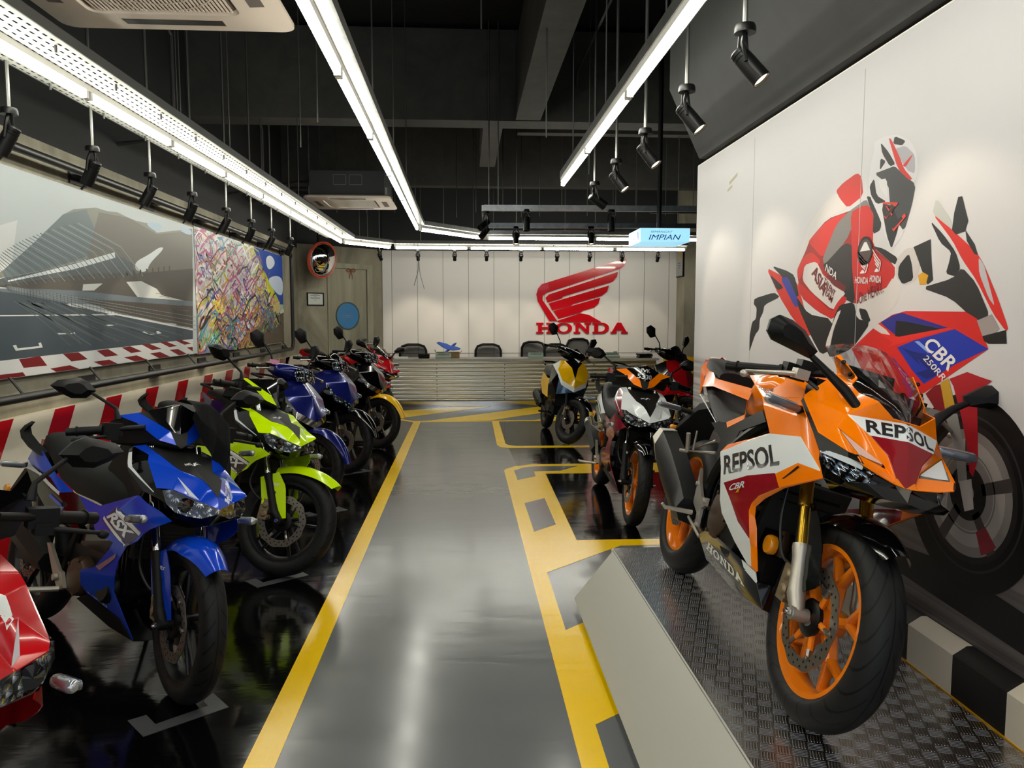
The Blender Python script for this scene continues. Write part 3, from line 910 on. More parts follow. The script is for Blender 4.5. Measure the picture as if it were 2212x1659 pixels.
# conduits and a loose wire
def conduit(pts, r, label, m=None):
    q = MB(); q.tube(pts, r, 8)
    return tag(obj('conduit', q, m or M_acb), label, 'conduit', 'ceiling conduits')
conduit([(1.08, -1.5, 3.72), (1.08, 7.4, 3.72), (1.08, 7.45, 3.6)], 0.014, 'thin dark conduit running along the ceiling beside the concrete beam')
conduit([(-2.3, 4.0, 3.6), (-2.2, 5.9, 3.6), (-2.18, 6.05, 3.5), (-2.18, 6.05, 2.75), (-2.6, 6.05, 2.7)], 0.016, 'dark conduit bending down behind the perforated tray near the large cassette')
conduit([(-2.3, 7.95, 3.55), (-2.22, 8.6, 3.55), (-2.2, 8.7, 3.45), (-2.2, 8.7, 2.8), (-2.6, 8.7, 2.75)], 0.016, 'dark conduit bending down behind the perforated tray near the far cassette')
conduit([(2.4, 9.9, 2.75), (3.4, 9.9, 2.75), (3.45, 9.9, 2.65), (3.45, 9.9, 2.45)], 0.012, 'thin grey conduit bending down above the far hanging rail', M_rod)
for i in range(14):
    x = (-1.6, -1.25, -0.9, -0.1, 0.15, 0.5, 0.75, 1.0, 1.25, 1.6, 2.0, 2.3, 2.6, 3.0)[i]
    q = MB(); q.tube([(x, 9.9 + 0.13 * (i % 4), 2.72 + 0.02 * (i % 3)), (x, 9.9 + 0.13 * (i % 4), 4.2)], 0.005, 6)
    tag(obj('hanger_wire', q, M_rod), 'thin bare hanger wire dropping from the dark ceiling at the back', 'wire', 'bare ceiling hanger wires')
for i, (x, y) in enumerate(((-1.9, 5.4), (-1.15, 5.6), (-0.9, 4.9), (0.1, 4.4), (0.55, 5.2), (1.05, 6.5))):
    q = MB(); q.tube([(x, y, 2.6 if i != 3 else 3.0), (x, y, 4.2)], 0.005, 6)
    tag(obj('hanger_wire', q, M_rod), 'thin bare hanger wire dropping from the dark ceiling at the front', 'wire', 'bare ceiling wires at the front')
q = MB()
q.tube([(-0.70, 11.7, 2.5), (-0.69, 11.7, 2.30), (-0.70, 11.7, 2.1), (-0.76, 11.68, 1.88)], 0.004, 6)
q.tube([(-0.69, 11.7, 2.30), (-0.67, 11.7, 2.05), (-0.61, 11.72, 1.83)], 0.003, 6)
tag(obj('loose_wire', q, M_cable), 'loose dark wire dangling in front of the white back wall', 'wire')

# ================================================================ MURALS (flat prints on the walls)
RIDER="""2c2a2a 3.997,1.501 3.74,1.525 3.662,1.5 3.856,1.465 3.874,1.425 3.913,1.393 3.92,1.336 3.972,1.31 4.055,1.207 4.05,1.3 4.022,1.376 3.967,1.393 3.961,1.45 4.006,1.472
d83a2c 3.849,1.655 3.632,1.597 3.473,1.567 3.38,1.422 3.308,1.304 3.511,1.394 3.681,1.508
2b2b2b 3.779,1.659 3.598,1.624 3.509,1.597 3.451,1.501 3.484,1.495 3.632,1.589
4347a5 3.669,1.591 3.578,1.594 3.44,1.458 3.489,1.445
262426 3.806,1.621 3.619,1.544 3.702,1.532
2a2827 3.485,1.502 3.348,1.415 3.126,1.394 3.103,1.271 3.213,1.239 3.309,1.311 3.446,1.437
e4dfdc 3.125,1.915 3.04,1.84 3.257,1.817 3.357,1.741 3.431,1.671 3.479,1.646 3.451,1.715 3.362,1.817 3.247,1.882
a82420 3.485,1.617 3.401,1.696 3.357,1.748 3.199,1.817 3.002,1.825 2.871,1.831 2.828,1.787 2.825,1.665 2.67,1.585 2.667,1.546 2.725,1.498 2.821,1.478 2.936,1.45 3.039,1.49 3.112,1.391 3.257,1.425 3.434,1.494
2b2929 3.213,1.614 2.98,1.704 2.953,1.597 2.942,1.453 3.038,1.477 3.139,1.571
d2322a 3.132,1.923 3.074,1.945 2.963,1.965 2.926,1.943 2.909,1.869 3.028,1.838 3.096,1.886
d83329 3.372,1.742 3.199,1.81 3.052,1.823 2.961,1.781 3.043,1.703 3.23,1.655 3.356,1.727
3a3434 3.188,1.665 2.992,1.705 2.972,1.599 2.989,1.501 3.096,1.543 3.227,1.615
8b8785 3.23,1.655 3.115,1.787 3.014,1.824 2.884,1.853 2.859,1.82 2.962,1.787 3.03,1.708 3.213,1.624
cf2c26 3.001,1.816 2.929,1.83 2.871,1.828 2.828,1.787 2.826,1.688 2.829,1.578 2.834,1.496 2.937,1.462 2.97,1.574 2.985,1.686
c92a25 2.835,1.654 2.67,1.585 2.667,1.546 2.726,1.509 2.811,1.495 2.841,1.59
262424 2.836,1.672 2.748,1.652 2.652,1.611 2.67,1.585
d83329 3.485,1.617 3.415,1.676 3.337,1.691 3.244,1.643 3.286,1.619 3.395,1.626 3.456,1.566
ddd8d5 3.404,1.637 3.288,1.646 3.21,1.574 3.015,1.501 3.064,1.471 3.114,1.427 3.324,1.512 3.423,1.571
7a2228 3.196,1.587 3.097,1.556 3.017,1.527 3.027,1.502 3.137,1.538
cc2d27 3.473,1.567 3.356,1.52 3.128,1.421 3.09,1.459 3.039,1.49 3,1.476 3.111,1.388 3.257,1.428 3.435,1.501
ddd9d6 2.903,1.486 2.726,1.503 2.677,1.546 2.625,1.511 2.64,1.456 2.688,1.423 2.79,1.366 2.882,1.371 2.928,1.425
1f1e1f 3.063,1.452 2.949,1.462 2.92,1.395 2.814,1.383 2.947,1.277 3.127,1.23 3.172,1.268 3.136,1.349 3.1,1.414
ded9d6 3.087,1.42 3.048,1.433 3.109,1.349 3.137,1.27 3.18,1.281
262425 2.911,1.437 2.852,1.431 2.814,1.383 2.883,1.389
cfcac8 2.662,1.606 2.606,1.64 2.55,1.64 2.51,1.59 2.532,1.528 2.606,1.51 2.657,1.54
242325 2.645,1.583 2.586,1.622 2.564,1.583 2.551,1.529 2.616,1.516 2.647,1.545
2a2a2a 2.885,1.865 2.827,1.845 2.769,1.791 2.774,1.723 2.828,1.712 2.828,1.787 2.859,1.82
e6e4e6 2.843,2.055 2.779,2.06 2.696,2.049 2.616,2.015 2.571,1.968 2.556,1.918 2.559,1.872 2.585,1.855 2.614,1.743 2.629,1.685 2.695,1.645 2.741,1.697 2.777,1.758 2.862,1.862 2.872,1.916 2.86,1.983 2.841,2.02
4a4a4d 2.834,1.938 2.749,1.939 2.698,1.94 2.646,1.903 2.562,1.852 2.58,1.786 2.62,1.7 2.673,1.745 2.718,1.806 2.734,1.881
2b2626 2.799,2.045 2.743,1.999 2.693,1.945 2.729,1.944 2.785,2.002
bdbac0 2.703,2.001 2.634,1.997 2.575,1.953 2.57,1.889 2.618,1.909
2b2829 2.706,2.046 2.635,2.014 2.654,2.002 2.714,2.02
d63a30 2.747,2.05 2.726,2.039 2.665,1.961 2.637,1.918 2.582,1.873 2.606,1.875 2.677,1.925
d63a30 2.584,1.958 2.628,1.922 2.648,1.931 2.602,1.954
222122 2.865,1.897 2.833,1.921 2.812,1.854 2.74,1.82 2.809,1.822 2.851,1.86
f0eeee 2.805,1.91 2.746,1.905 2.735,1.831 2.786,1.873
222122 2.795,1.987 2.756,1.968 2.797,1.942
2b2a2b 2.776,1.814 2.707,1.802 2.652,1.737 2.664,1.7 2.695,1.645 2.73,1.696
c9cbc6 2.444,1.791 2.361,1.706 2.349,1.661 2.461,1.739
2d2b2b 2.472,1.72 2.397,1.666 2.33,1.605 2.303,1.555 2.323,1.528 2.375,1.54 2.359,1.579 2.353,1.607 2.412,1.642
d9332b 2.461,1.741 2.351,1.675 2.233,1.597 2.195,1.557 2.127,1.455 2.078,1.37 2.087,1.361 2.143,1.41 2.226,1.513 2.297,1.579 2.348,1.641
353233 2.503,1.5 2.339,1.523 2.295,1.555 2.226,1.504 2.155,1.401 2.217,1.389 2.341,1.46
c7c4c8 2.221,1.58 2.195,1.557 2.17,1.501 2.138,1.432 2.166,1.456 2.214,1.531
2b2b2b 2.331,1.774 2.312,1.774 2.277,1.695 2.289,1.664 2.334,1.659 2.354,1.676 2.347,1.728
2b2b2b 2.289,1.669 2.242,1.621 2.224,1.587 2.24,1.591 2.279,1.634
2b2a2a 2.559,1.641 2.463,1.658 2.453,1.585 2.44,1.523 2.469,1.509 2.508,1.563 2.529,1.596
d8a520 2.525,1.543 2.498,1.552 2.467,1.54 2.478,1.51 2.513,1.511
262525 2.185,1.345 2.087,1.365 2.081,1.326 2.156,1.323 2.177,1.331
d5302a 2.953,1.276 2.852,1.331 2.763,1.377 2.673,1.41 2.587,1.423 2.268,1.418 2.212,1.396 2.156,1.308 2.461,1.148 2.563,1.118 2.755,1.097
34348f 2.747,1.383 2.666,1.408 2.611,1.417 2.351,1.368 2.642,1.336 2.708,1.363
26232a 2.646,1.389 2.584,1.386 2.387,1.364 2.351,1.368 2.609,1.321 2.648,1.334
e0d5d2 2.804,1.362 2.763,1.377 2.708,1.356 2.646,1.315 2.692,1.326
e23a30 2.754,1.343 2.623,1.332 2.351,1.368 2.321,1.365 2.664,1.3 2.702,1.288 2.659,1.311
2b3fae 2.632,1.294 2.532,1.322 2.316,1.364 2.156,1.308 2.303,1.254 2.463,1.178 2.535,1.22 2.593,1.265
22307f 2.601,1.295 2.54,1.284 2.466,1.279 2.405,1.264 2.431,1.253 2.386,1.22 2.428,1.221 2.51,1.262 2.485,1.237
22307f 2.511,1.211 2.424,1.234 2.391,1.214 2.448,1.196
8fb0ea 2.528,1.319 2.503,1.321 2.434,1.288 2.447,1.282
aa9f9c 2.213,1.391 2.149,1.41 2.113,1.369 2.138,1.351 2.185,1.345
262525 2.185,1.345 2.087,1.365 2.081,1.326 2.156,1.323 2.177,1.331"""
RIDER_LATE="""caa33a 2.373,1.189 2.334,1.208 2.286,1.107 2.343,1.096
9d9b98 2.342,1.09 2.281,1.101 2.234,0.984 2.217,0.895 2.259,0.886 2.282,0.985
b32632 2.329,1.206 2.244,1.234 2.18,1.223 2.132,1.216 2.194,1.178 2.174,0.98 2.192,0.919 2.211,0.931 2.226,1.004 2.262,1.097 2.307,1.185
8c1d28 2.45,1.146 2.404,1.177 2.373,1.186 2.34,1.1 2.345,1.093 2.392,1.1
c4bdb8 2.256,0.891 2.199,0.911 2.181,0.822 2.223,0.804"""
TRACK="""c3cbcd 3.626,2.086 7.519,2.857 7.392,1.61 3.57,1.499
d9dcdc 3.586,1.665 4.593,1.954 4.461,1.525 3.57,1.499
8a8c82 4.328,1.622 4.43,1.661 4.758,1.847 5.098,2.052 5.241,2.106 5.545,2.159 5.708,2.158 5.883,2.172 6.066,2.156 6.205,2.15 6.412,2.157 6.596,2.102 7.435,2.23 7.428,1.961 6.404,1.77 6.115,1.812 5.377,1.792 4.862,1.688 4.326,1.605
6f7c80 4.43,1.657 4.758,1.847 5.098,2.052 5.41,2.129 5.57,1.947 5.378,1.808 4.863,1.693 4.441,1.619
76726a 5.588,2.133 6.066,2.156 6.595,2.09 7.432,2.208 7.377,1.463 6.199,1.514 5.677,1.604 5.363,1.656 5.377,1.792
e8eef0 6.13,1.825 6.418,1.908 6.651,1.992 6.751,1.988 6.411,1.833 6.373,1.768 6.165,1.755
b4c8d8 6.351,2.15 6.572,2.189 6.753,2.172 6.596,2.102
b4c8d8 7.097,2.212 7.413,2.22 7.428,2.164 7.168,2.165
5d6468 4.326,1.601 4.862,1.688 5.376,1.787 5.802,1.864 6.115,1.812 6.079,1.738 5.364,1.666 4.856,1.626 4.323,1.567
dfe6e8 4.469,1.607 5.206,1.749 5.803,1.875 5.811,1.836 5.203,1.714 4.468,1.599
57534e 4.323,1.567 4.947,1.645 5.5,1.705 6.222,1.747 7.417,1.859 7.384,1.537 5.44,1.553
cfd2cf 5.317,1.622 5.597,1.64 5.466,1.586 5.303,1.58
cfd2cf 5.977,1.668 6.246,1.687 6.549,1.637 6.643,1.588 7.223,1.548 7.18,1.518 6.201,1.539
6d7880 3.574,1.537 4.765,1.571 5.23,1.578 6.089,1.56 7.386,1.551 7.378,1.478 6.082,1.482 5.025,1.492 4.522,1.535 3.571,1.509
57504b 5.225,1.526 7.381,1.507 7.357,1.266 5.964,1.404
4a565f 3.571,1.509 4.376,1.544 4.552,1.536 5.121,1.489 5.758,1.421 7.359,1.288 7.347,1.171 5.886,1.159 3.536,1.14
d7dadb 3.562,1.407 5.758,1.426 5.762,1.417 3.561,1.401
d7dadb 5.101,1.488 7.36,1.3 7.358,1.279 5.081,1.48
d7dadb 6.621,1.362 6.953,1.343 6.952,1.333 6.619,1.352
d7dadb 4.479,1.243 4.512,1.246 4.525,1.225 4.752,1.23 4.739,1.248 4.768,1.251 4.786,1.22 4.506,1.212
d7dadb 4.96,1.303 5.142,1.299 5.173,1.306 5.182,1.294 4.978,1.294
d7dadb 6.22,1.287 6.265,1.29 6.354,1.266 6.513,1.271 6.498,1.286 6.547,1.288 6.611,1.269 6.338,1.26
d7dadb 5.616,1.348 5.789,1.352 5.788,1.344 5.627,1.339
dadcdd 3.536,1.14 4.34,1.163 7.35,1.2 7.336,1.066 4.328,1.041 3.526,1.03
7c1f22 4.532,1.162 4.751,1.169 4.824,1.108 4.574,1.11
7c1f22 5.013,1.171 5.211,1.172 5.332,1.119 5.114,1.116
7c1f22 5.459,1.172 5.635,1.175 5.792,1.123 5.582,1.122
7c1f22 5.849,1.178 5.996,1.182 6.205,1.133 6.005,1.13
7c1f22 6.21,1.186 6.346,1.19 6.598,1.138 6.403,1.135
7c1f22 6.57,1.193 6.706,1.195 6.952,1.149 6.77,1.145
7c1f22 6.92,1.198 7.051,1.2 7.304,1.158 7.124,1.154
7c1f22 4.29,1.087 4.563,1.086 4.591,1.041 4.286,1.042
7c1f22 4.857,1.087 5.092,1.094 5.208,1.043 4.925,1.041
7c1f22 5.407,1.097 5.64,1.1 5.772,1.049 5.538,1.042
7c1f22 5.881,1.103 6.101,1.108 6.302,1.051 6.066,1.046
7c1f22 6.354,1.11 6.562,1.114 6.779,1.057 6.54,1.056
7c1f22 6.768,1.122 6.967,1.121 7.174,1.069 6.98,1.064
7c1f22 7.18,1.126 7.334,1.128 7.334,1.084
7c1f22 3.918,1.149 4.137,1.155 4.158,1.105 3.925,1.103"""
GRAF="""5c5a55 7.5,2.259 11.048,2.295 11.003,1.032 7.438,1.027
1f4fa8 9.352,2.257 11.056,2.285 11.036,1.583 10.565,1.576
c8cf3a 9.093,2.25 9.472,2.253 10.789,1.601 10.685,1.471 10.019,1.805
e8e23a 9.34,2.145 9.606,2.073 10.328,1.715 10.168,1.73
d9c58a 10.323,1.674 10.746,1.621 10.723,1.407 9.972,1.367
6b5f4f 8.606,1.045 9.244,1.24 9.971,1.357 11.005,1.473 11.012,1.028 8.489,1.016
dfe6ef 10.058,2.164 10.384,2.23 10.625,2.124 10.196,1.994
cfdcf0 10.03,1.905 10.969,1.996 11.031,1.715 10.667,1.705"""
def ink_mat(h):
    c = lin('#' + h)
    return mat('ink ' + h, tuple(0.80 * x ** 1.12 for x in c), 0.42, spec=0.2)
SOFT = {'dfe6ef', 'cfdcf0', 'e8eef0', 'b4c8d8'}
def mural_polys(mb, text, x, sgn, mats, step=0.00002, start=0.0, smooth=0, clip=None):
    """flat coloured areas of a print; each line: colour, then y,z of the outline"""
    for i, ln in enumerate(text.strip().split('\n')):
        w = ln.split()
        m = ink_mat(w[0])
        if m not in mats:
            mats.append(m)
        pts = [tuple(map(float, p.split(','))) for p in w[1:]]
        if clip:
            pts = [(min(max(a, clip[0]), clip[1]), min(max(b, clip[2]), clip[3])) for a, b in pts]
        for _ in range(2 if w[0] in SOFT else (1 if i < smooth else 0)):
            n_ = len(pts)
            k_ = 0.25 if w[0] in SOFT else 0.16
            pts = [(pts[j][0] * (1 - t_) + pts[(j + 1) % n_][0] * t_, pts[j][1] * (1 - t_) + pts[(j + 1) % n_][1] * t_) for j in range(n_) for t_ in (k_, 1 - k_)]
        vs, fs = tri_fill([(pts, [])])
        xx = x + sgn * (start + step * (i + 1))
        vv = [mb.v((xx, a, b)) for a, b in vs]
        for f in fs:
            mb.f([vv[j] for j in f], mats.index(m))
def mat_i(mats, m):
    if m not in mats:
        mats.append(m)
    return mats.index(m)
def wall_text(mb, s, y0, z0, y1, z1, h, x, mi, **k):
    """text along the wall from (y0,z0) to (y1,z1), letters h high"""
    a = V3((x, y0, z0)); b = V3((x, y1, z1)); d = (b - a).normalized(); up = V3((0, -d.z, d.y)) * (1 if d.y < 0 else 1)
    if up.z < 0:
        up = -up
    sticker(mb, text2d(s, **k), [a, b, b + up * h, a + up * h], mi)

# rider print on the right wall
M_print = mottled('print ground', [(0.0, '#bdbbbc'), (1.0, '#c1bfc0')], 1.0, 0.42)
tq, bq = nt(M_print)
spq = node(tq, 'ShaderNodeSeparateXYZ'); tq.links.new(coords(tq), spq.inputs[0])
str_ = noise(tq, coords(tq, (1, 0.25, 16)), 3.0, 4, 0.6)
road = ramp(tq, str_, [(0.3, '#3a3534'), (0.5, '#575150'), (0.7, '#6d6664')])
blur = ramp(tq, str_, [(0.3, '#777371'), (0.5, '#a19d9b'), (0.7, '#c9c5c2')])
def mixc(t, f, a, b):
    n = node(t, 'ShaderNodeMix', data_type='RGBA')
    t.links.new(f, n.inputs['Factor'])
    for s, x in (('A', a), ('B', b)):
        sock = [i for i in n.inputs if i.name == s and i.type == 'RGBA'][0]
        if isinstance(x, str):
            sock.default_value = (*lin(x), 1)
        else:
            t.links.new(x, sock)
    return [o for o in n.outputs if o.type == 'RGBA'][0]
def sstep(t, x, a, b):
    n = node(t, 'ShaderNodeMapRange', interpolation_type='SMOOTHSTEP', inp={'From Min': a, 'From Max': b})
    t.links.new(x, n.inputs['Value'])
    return n.outputs['Result']
zq, yq = spq.outputs['Z'], spq.outputs['Y']
bl = mathn(tq, 'MULTIPLY', sstep(tq, zq, 1.16, 1.10), sstep(tq, yq, 3.6, 4.8))
c1 = mixc(tq, bl, '#c2c0c1', blur)
c2 = mixc(tq, sstep(tq, zq, 0.84, 0.76), c1, road)
tq.links.new(c2, bq.inputs['Base Color'])
RX_ = 1.545
mats = [M_print]
q = MB()
q.box((RX_ - 0.004, 1.4, 1.20), (0.008, 7.3, 2.38))
FX = RX_ - 0.008
# printed wheel under the bike
def disc(q, y, z, r0, r1, x, mi, n=56, sq=1.0):
    a = [q.v((x, y + r0 * cos(2 * pi * i / n), z + r0 * sin(2 * pi * i / n))) for i in range(n)]
    b = [q.v((x, y + r1 * cos(2 * pi * i / n), z + r1 * sin(2 * pi * i / n))) for i in range(n)]
    q.bridge(a, b, mi)
ink = lambda c: mat_i(mats, ink_mat(c))
mural_polys(q, RIDER, FX, -1, mats, smooth=43)
q.poly([(FX - 0.00001, 1.30, 0.44), (FX - 0.0002, 2.6, 0.50), (FX - 0.0002, 2.75, 0.58), (FX - 0.0002, 2.3, 0.62), (FX - 0.0002, 1.7, 0.56)], ink('242122'))
WY, WZ = 2.215, 0.865
for r0, r1, c, k in ((0.001, 0.21, '8f8985', 0), (0.205, 0.305, '1b1a1b', 1), (0.195, 0.215, '2f2c2c', 2), (0.235, 0.242, '39383a', 2), (0.115, 0.165, 'aaa49f', 3), (0.12, 0.125, '7b7672', 4), (0.001, 0.085, '2a2828', 4), (0.001, 0.03, 'a9a39d', 5), (0.012, 0.018, '55504c', 6)):
    disc(q, WY, WZ, r0, r1, FX - 0.0015 - 0.00003 * k, ink(c))
for k in range(5):
    a = 2 * pi * k / 5 + 0.3
    q.poly([(FX - 0.00162, WY + r * cos(a + da), WZ + r * sin(a + da)) for r, da in ((0.07, -0.25), (0.20, -0.10), (0.20, 0.10), (0.07, 0.25))], ink('514b49'))
q.poly([(FX - 0.00166, WY + 0.19 * cos(a), WZ + 0.19 * sin(a)) for a in (3.9, 4.1, 4.3)] + [(FX - 0.00166, WY + 0.12 * cos(a), WZ + 0.12 * sin(a)) for a in (4.3, 3.9)], ink('8f3a44'))
mural_polys(q, RIDER_LATE, FX, -1, mats, start=0.0018)
TX = FX - 0.0021
wh, dr, rd = ink('f1efee'), ink('7a1f26'), ink('e0483a')
wall_text(q, 'CBR', 2.470, 1.300, 2.325, 1.222, 0.055, TX, wh, bold=0.02, shear=0.5)
wall_text(q, '250RR', 2.475, 1.262, 2.36, 1.192, 0.026, TX, wh, bold=0.01, shear=0.4)
wall_text(q, 'ASIA', 3.33, 1.592, 3.21, 1.490, 0.055, TX, dr, bold=0.02)
wall_text(q, 'TALENT', 3.215, 1.548, 3.115, 1.485, 0.028, TX, dr, bold=0.015)
wall_text(q, 'TEAM', 3.215, 1.512, 3.135, 1.460, 0.028, TX, dr, bold=0.015)
wall_text(q, 'NDA', 3.20, 1.600, 3.10, 1.555, 0.03, TX, wh, bold=0.015)
wall_text(q, 'One HEART.', 2.905, 1.452, 2.735, 1.492, 0.045, TX, dr, bold=0.0)
for y0, y1, z0 in ((2.945, 2.845, 1.535), (2.835, 2.755, 1.535)):
    wall_text(q, 'HONDA', y0, z0, y1, z0 - 0.008, 0.026, TX, wh, bold=0.02)
    sticker(q, wing2d(), [(TX, y1, z0 + 0.035), (TX, y0 - 0.02, z0 + 0.035), (TX, y0 - 0.01, z0 + 0.125), (TX, y1 + 0.01, z0 + 0.105)], wh)
wall_text(q, '41', 2.785, 1.800, 2.665, 1.690, 0.085, TX, rd, bold=-0.005, shear=0.2)
wall_text(q, '41', 2.779, 1.800, 2.671, 1.701, 0.062, TX - 0.00004, ink('2b2a2b'), bold=-0.01, shear=0.2)
disc(q, 2.878, 1.655, 0.045, 0.055, TX, ink('1d1c1c')); disc(q, 2.878, 1.655, 0.001, 0.045, TX, ink('5d4a46'))
q.poly([(TX - 0.00004, 2.915, 1.655), (TX - 0.00004, 2.84, 1.655), (TX - 0.00004, 2.868, 1.688), (TX - 0.00004, 2.885, 1.688)], wh)
for pts in ([(4.43, 2.165), (4.30, 2.195), (4.30, 2.215), (4.36, 2.20), (4.43, 2.185)], [(4.46, 2.13), (4.38, 2.145), (4.38, 2.16), (4.46, 2.145)]):
    q.poly([(FX - 0.0004, a, b) for a, b in pts], ink('b9b59a'))
for yy in (4.05, 2.93, 1.95):
    q.box((FX - 0.0003, yy, 1.5), (0.0006, 0.004, 1.7), mi=ink('bdb9b6'))
tag(obj('wall_mural', q, mats), 'large white wall print of a crouching racer on a red and blue race bike', 'mural')

# race track and graffiti prints on the left wall, in a black pipe frame
LX = -2.548
mats = [ink_mat('c3cbcd')]
q = MB()
q.box((LX - 0.006, 5.1, 1.653), (0.012, 4.72, 1.186))
mural_polys(q, TRACK, LX, 1, mats, clip=(2.75, 7.455, 1.062, 2.245))
r2 = random.Random(3)
def stroke(q, pts, w, x, mi):
    pts = [V3((x, a, b)) for a, b in pts]
    L, R = [], []
    for i, p in enumerate(pts):
        d = (pts[min(i + 1, len(pts) - 1)] - pts[max(i - 1, 0)])
        n = V3((0, -d.z, d.y)).normalized() * w
        L.append(q.v(p + n)); R.append(q.v(p - n))
    for i in range(len(pts) - 1):
        q.f([L[i], L[i + 1], R[i + 1], R[i]], mi)
TRK = LX + 0.0012
def ti(c): return mat_i(mats, ink_mat(c))
VPY, VPZ = 4.30, 1.62
for k in range(30):   # roof ribs of the grandstand
    f = k / 30
    y0 = 4.34 + 1.0 * f ** 1.8
    z0 = 1.675 + 0.36 * f ** 1.1
    stroke(q, [(y0, z0), (y0 + 0.10 + 0.55 * f, z0 - 0.08 - 0.02 * f), (y0 + 0.13 + 0.9 * f, z0 - 0.10 - 0.20 * f)], 0.0010 + 0.0035 * f, TRK, ti('8f9b9f' if k % 2 else '5f6c71'))
for k in range(60):   # mesh fence posts
    f = k / 60
    y = 4.45 + 2.95 * f ** 1.5
    zt = 1.585 - 0.10 * f; zb = 1.565 - 0.215 * f ** 0.8
    stroke(q, [(y, zb), (y, zt)], 0.0015 + 0.002 * f, TRK, ti('3f474c'))
for k in range(4):
    stroke(q, [(4.45, 1.575 - 0.004 * k), (7.44, 1.405 - 0.04 * k)], 0.0025, TRK, ti('878f92'))
for k in range(10):
    f = 0.25 + k / 13
    stroke(q, [(5.75 + 0.12 * k, 1.66 + 0.012 * k), (5.76 + 0.12 * k, 1.72 + 0.014 * k)], 0.014, TRK, ti('57534e'))
for k in range(7):
    stroke(q, [(6.52 + 0.07 * k, 1.60 - 0.022 * k), (6.72 + 0.09 * k, 1.595 - 0.022 * k)], 0.0018, TRK, ti('7b7d7b'))
for k in range(16):   # skid streaks
    a = 0.15 + 0.8 * r2.random()
    y1 = 4.6 + 2.8 * a
    stroke(q, [(4.35 + 0.9 * a, 1.50 - 0.02 * k / 16), (4.5 + (y1 - 4.5) * 0.5, 1.52 - 0.12 - 0.03 * r2.random()), (y1, 1.52 - 0.27 - 0.04 * r2.random())], 0.001 + 0.004 * r2.random(), LX + 0.0010, ti(r2.choice(('434e55', '5a656b', '667176'))))
tag(obj('wall_mural', q, mats), 'framed print of an empty race track with a long grandstand and red white kerb', 'mural')

M_graf = mat('graffiti wall print', '#808080', 0.42)
tg, bg = nt(M_graf)
v1 = node(tg, 'ShaderNodeTexVoronoi', inp={'Scale': 13.0}); tg.links.new(coords(tg, (1, 0.45, 1.3)), v1.inputs['Vector'])
hs = node(tg, 'ShaderNodeHueSaturation', inp={'Saturation': 0.4, 'Value': 0.75}); tg.links.new(v1.outputs['Color'], hs.inputs['Color'])
n1 = noise(tg, coords(tg), 5.0, 6, 0.7, 1.5)
tg.links.new(mixc(tg, sstep(tg, n1, 0.42, 0.62), hs.outputs[0], '#a39c97'), bg.inputs['Base Color'])
mats = [M_graf]
q = MB()
q.box((LX - 0.006, 9.24, 1.655), (0.012, 3.52, 1.21))
mural_polys(q, '\n'.join(GRAF.strip().split('\n')[1:]), LX, 1, mats, clip=(7.49, 10.99, 1.055, 2.255))
GR = ['d8cfd2', 'f2f2ee', 'd8c3cc', 'cfc04c', 'b85a8f', '5d93b5', '2f2d33', '8263a0', 'c08450', '6a9c72', 'a04848', '475399']
for k in range(330):
    y = 7.5 + 3.3 * r2.random() ** 1.1
    lim = 2.25 - max(0, (y - 9.6)) * 0.75
    z = 1.06 + (lim - 1.10) * r2.random()
    if z > lim - 0.05 or z < 1.06 + max(0, (y - 9.3)) * 0.22:
        continue
    s = 0.05 + 0.12 * r2.random()
    a = r2.random() * 6.3
    pts = []
    for j in range(7):
        pts.append((max(7.49, y + s * 2.4 * (0.7 * cos(a + j * 0.9) + 0.25 * (j - 3) * 0.5)), min(lim, max(1.055, z + s * 0.9 * sin(a * 1.7 + j * 1.1)))))
    up = (z - 1.05) / 1.2
    c = r2.choice(GR[:3] + GR) if up > 0.5 else r2.choice(GR[3:] + ['e7d84a', '2f2d33'])
    stroke(q, pts, 0.004 + 0.012 * r2.random(), LX + 0.0004 + 0.000004 * k, mat_i(mats, ink_mat(c)))
tl = mat_i(mats, ink_mat('58c9a4'))
for k in range(4):
    y = 7.56 + 0.14 * k
    stroke(q, [(y, 1.17), (y + 0.08, 1.24), (y + 0.03, 1.28), (y, 1.20), (y + 0.06, 1.13), (y + 0.12, 1.20)], 0.010, LX + 0.0020, tl)
tag(obj('wall_mural', q, mats), 'framed print of a graffiti covered wall under a deep blue sky', 'mural')

M_pipe = mat('black pipe', '#1d1d1c', 0.4, 0.2)
t = thing('mural_frame', 'black pipe frame with rounded corners around the two left wall prints', 'frame', (0, 0, 0))
FXX = -2.46
def corner(y, z, sy, sz, r=0.11, n=6):
    return [(FXX, y - sy * r + sy * r * sin(pi / 2 * i / n), z - sz * r + sz * r * cos(pi / 2 * i / n)) for i in range(n + 1)]
q = MB(); q.tube([(FXX, 2.2, 2.335)] + corner(11.15, 2.335, 1, 1) + list(reversed(corner(11.15, 0.955, 1, -1))) + [(FXX, 2.2, 0.955)], 0.026, 12)
obj('outer_pipe', q, M_pipe, t)
for i in range(8):
    y = 3.1 + 1.15 * i
    for z, sg in ((2.335, 1), (0.955, -1)):
        q = MB(); q.prism([(-2.6, y - 0.10, z - 0.012), (-2.6, y + 0.10, z - 0.012), (FXX, y + 0.012, z - 0.012), (FXX, y - 0.012, z - 0.012)], (0, 0, 0.024)); q.box((-2.592, y, z), (0.012, 0.22, 0.10))
        obj('bracket', q, M_pipe, t)
for i in range(9):
    y = 3.5 + 0.92 * i
    for z0, z1 in ((2.245, 2.335), (0.955, 1.06)):
        q = MB(); q.tube([(FXX, y, z1 if z1 > 2 else z0), (LX + 0.006, y, z0 + 0.004 if z1 > 2 else z1 + 0.006)], 0.008, 6)
        obj('standoff', q, M_pipe, t)

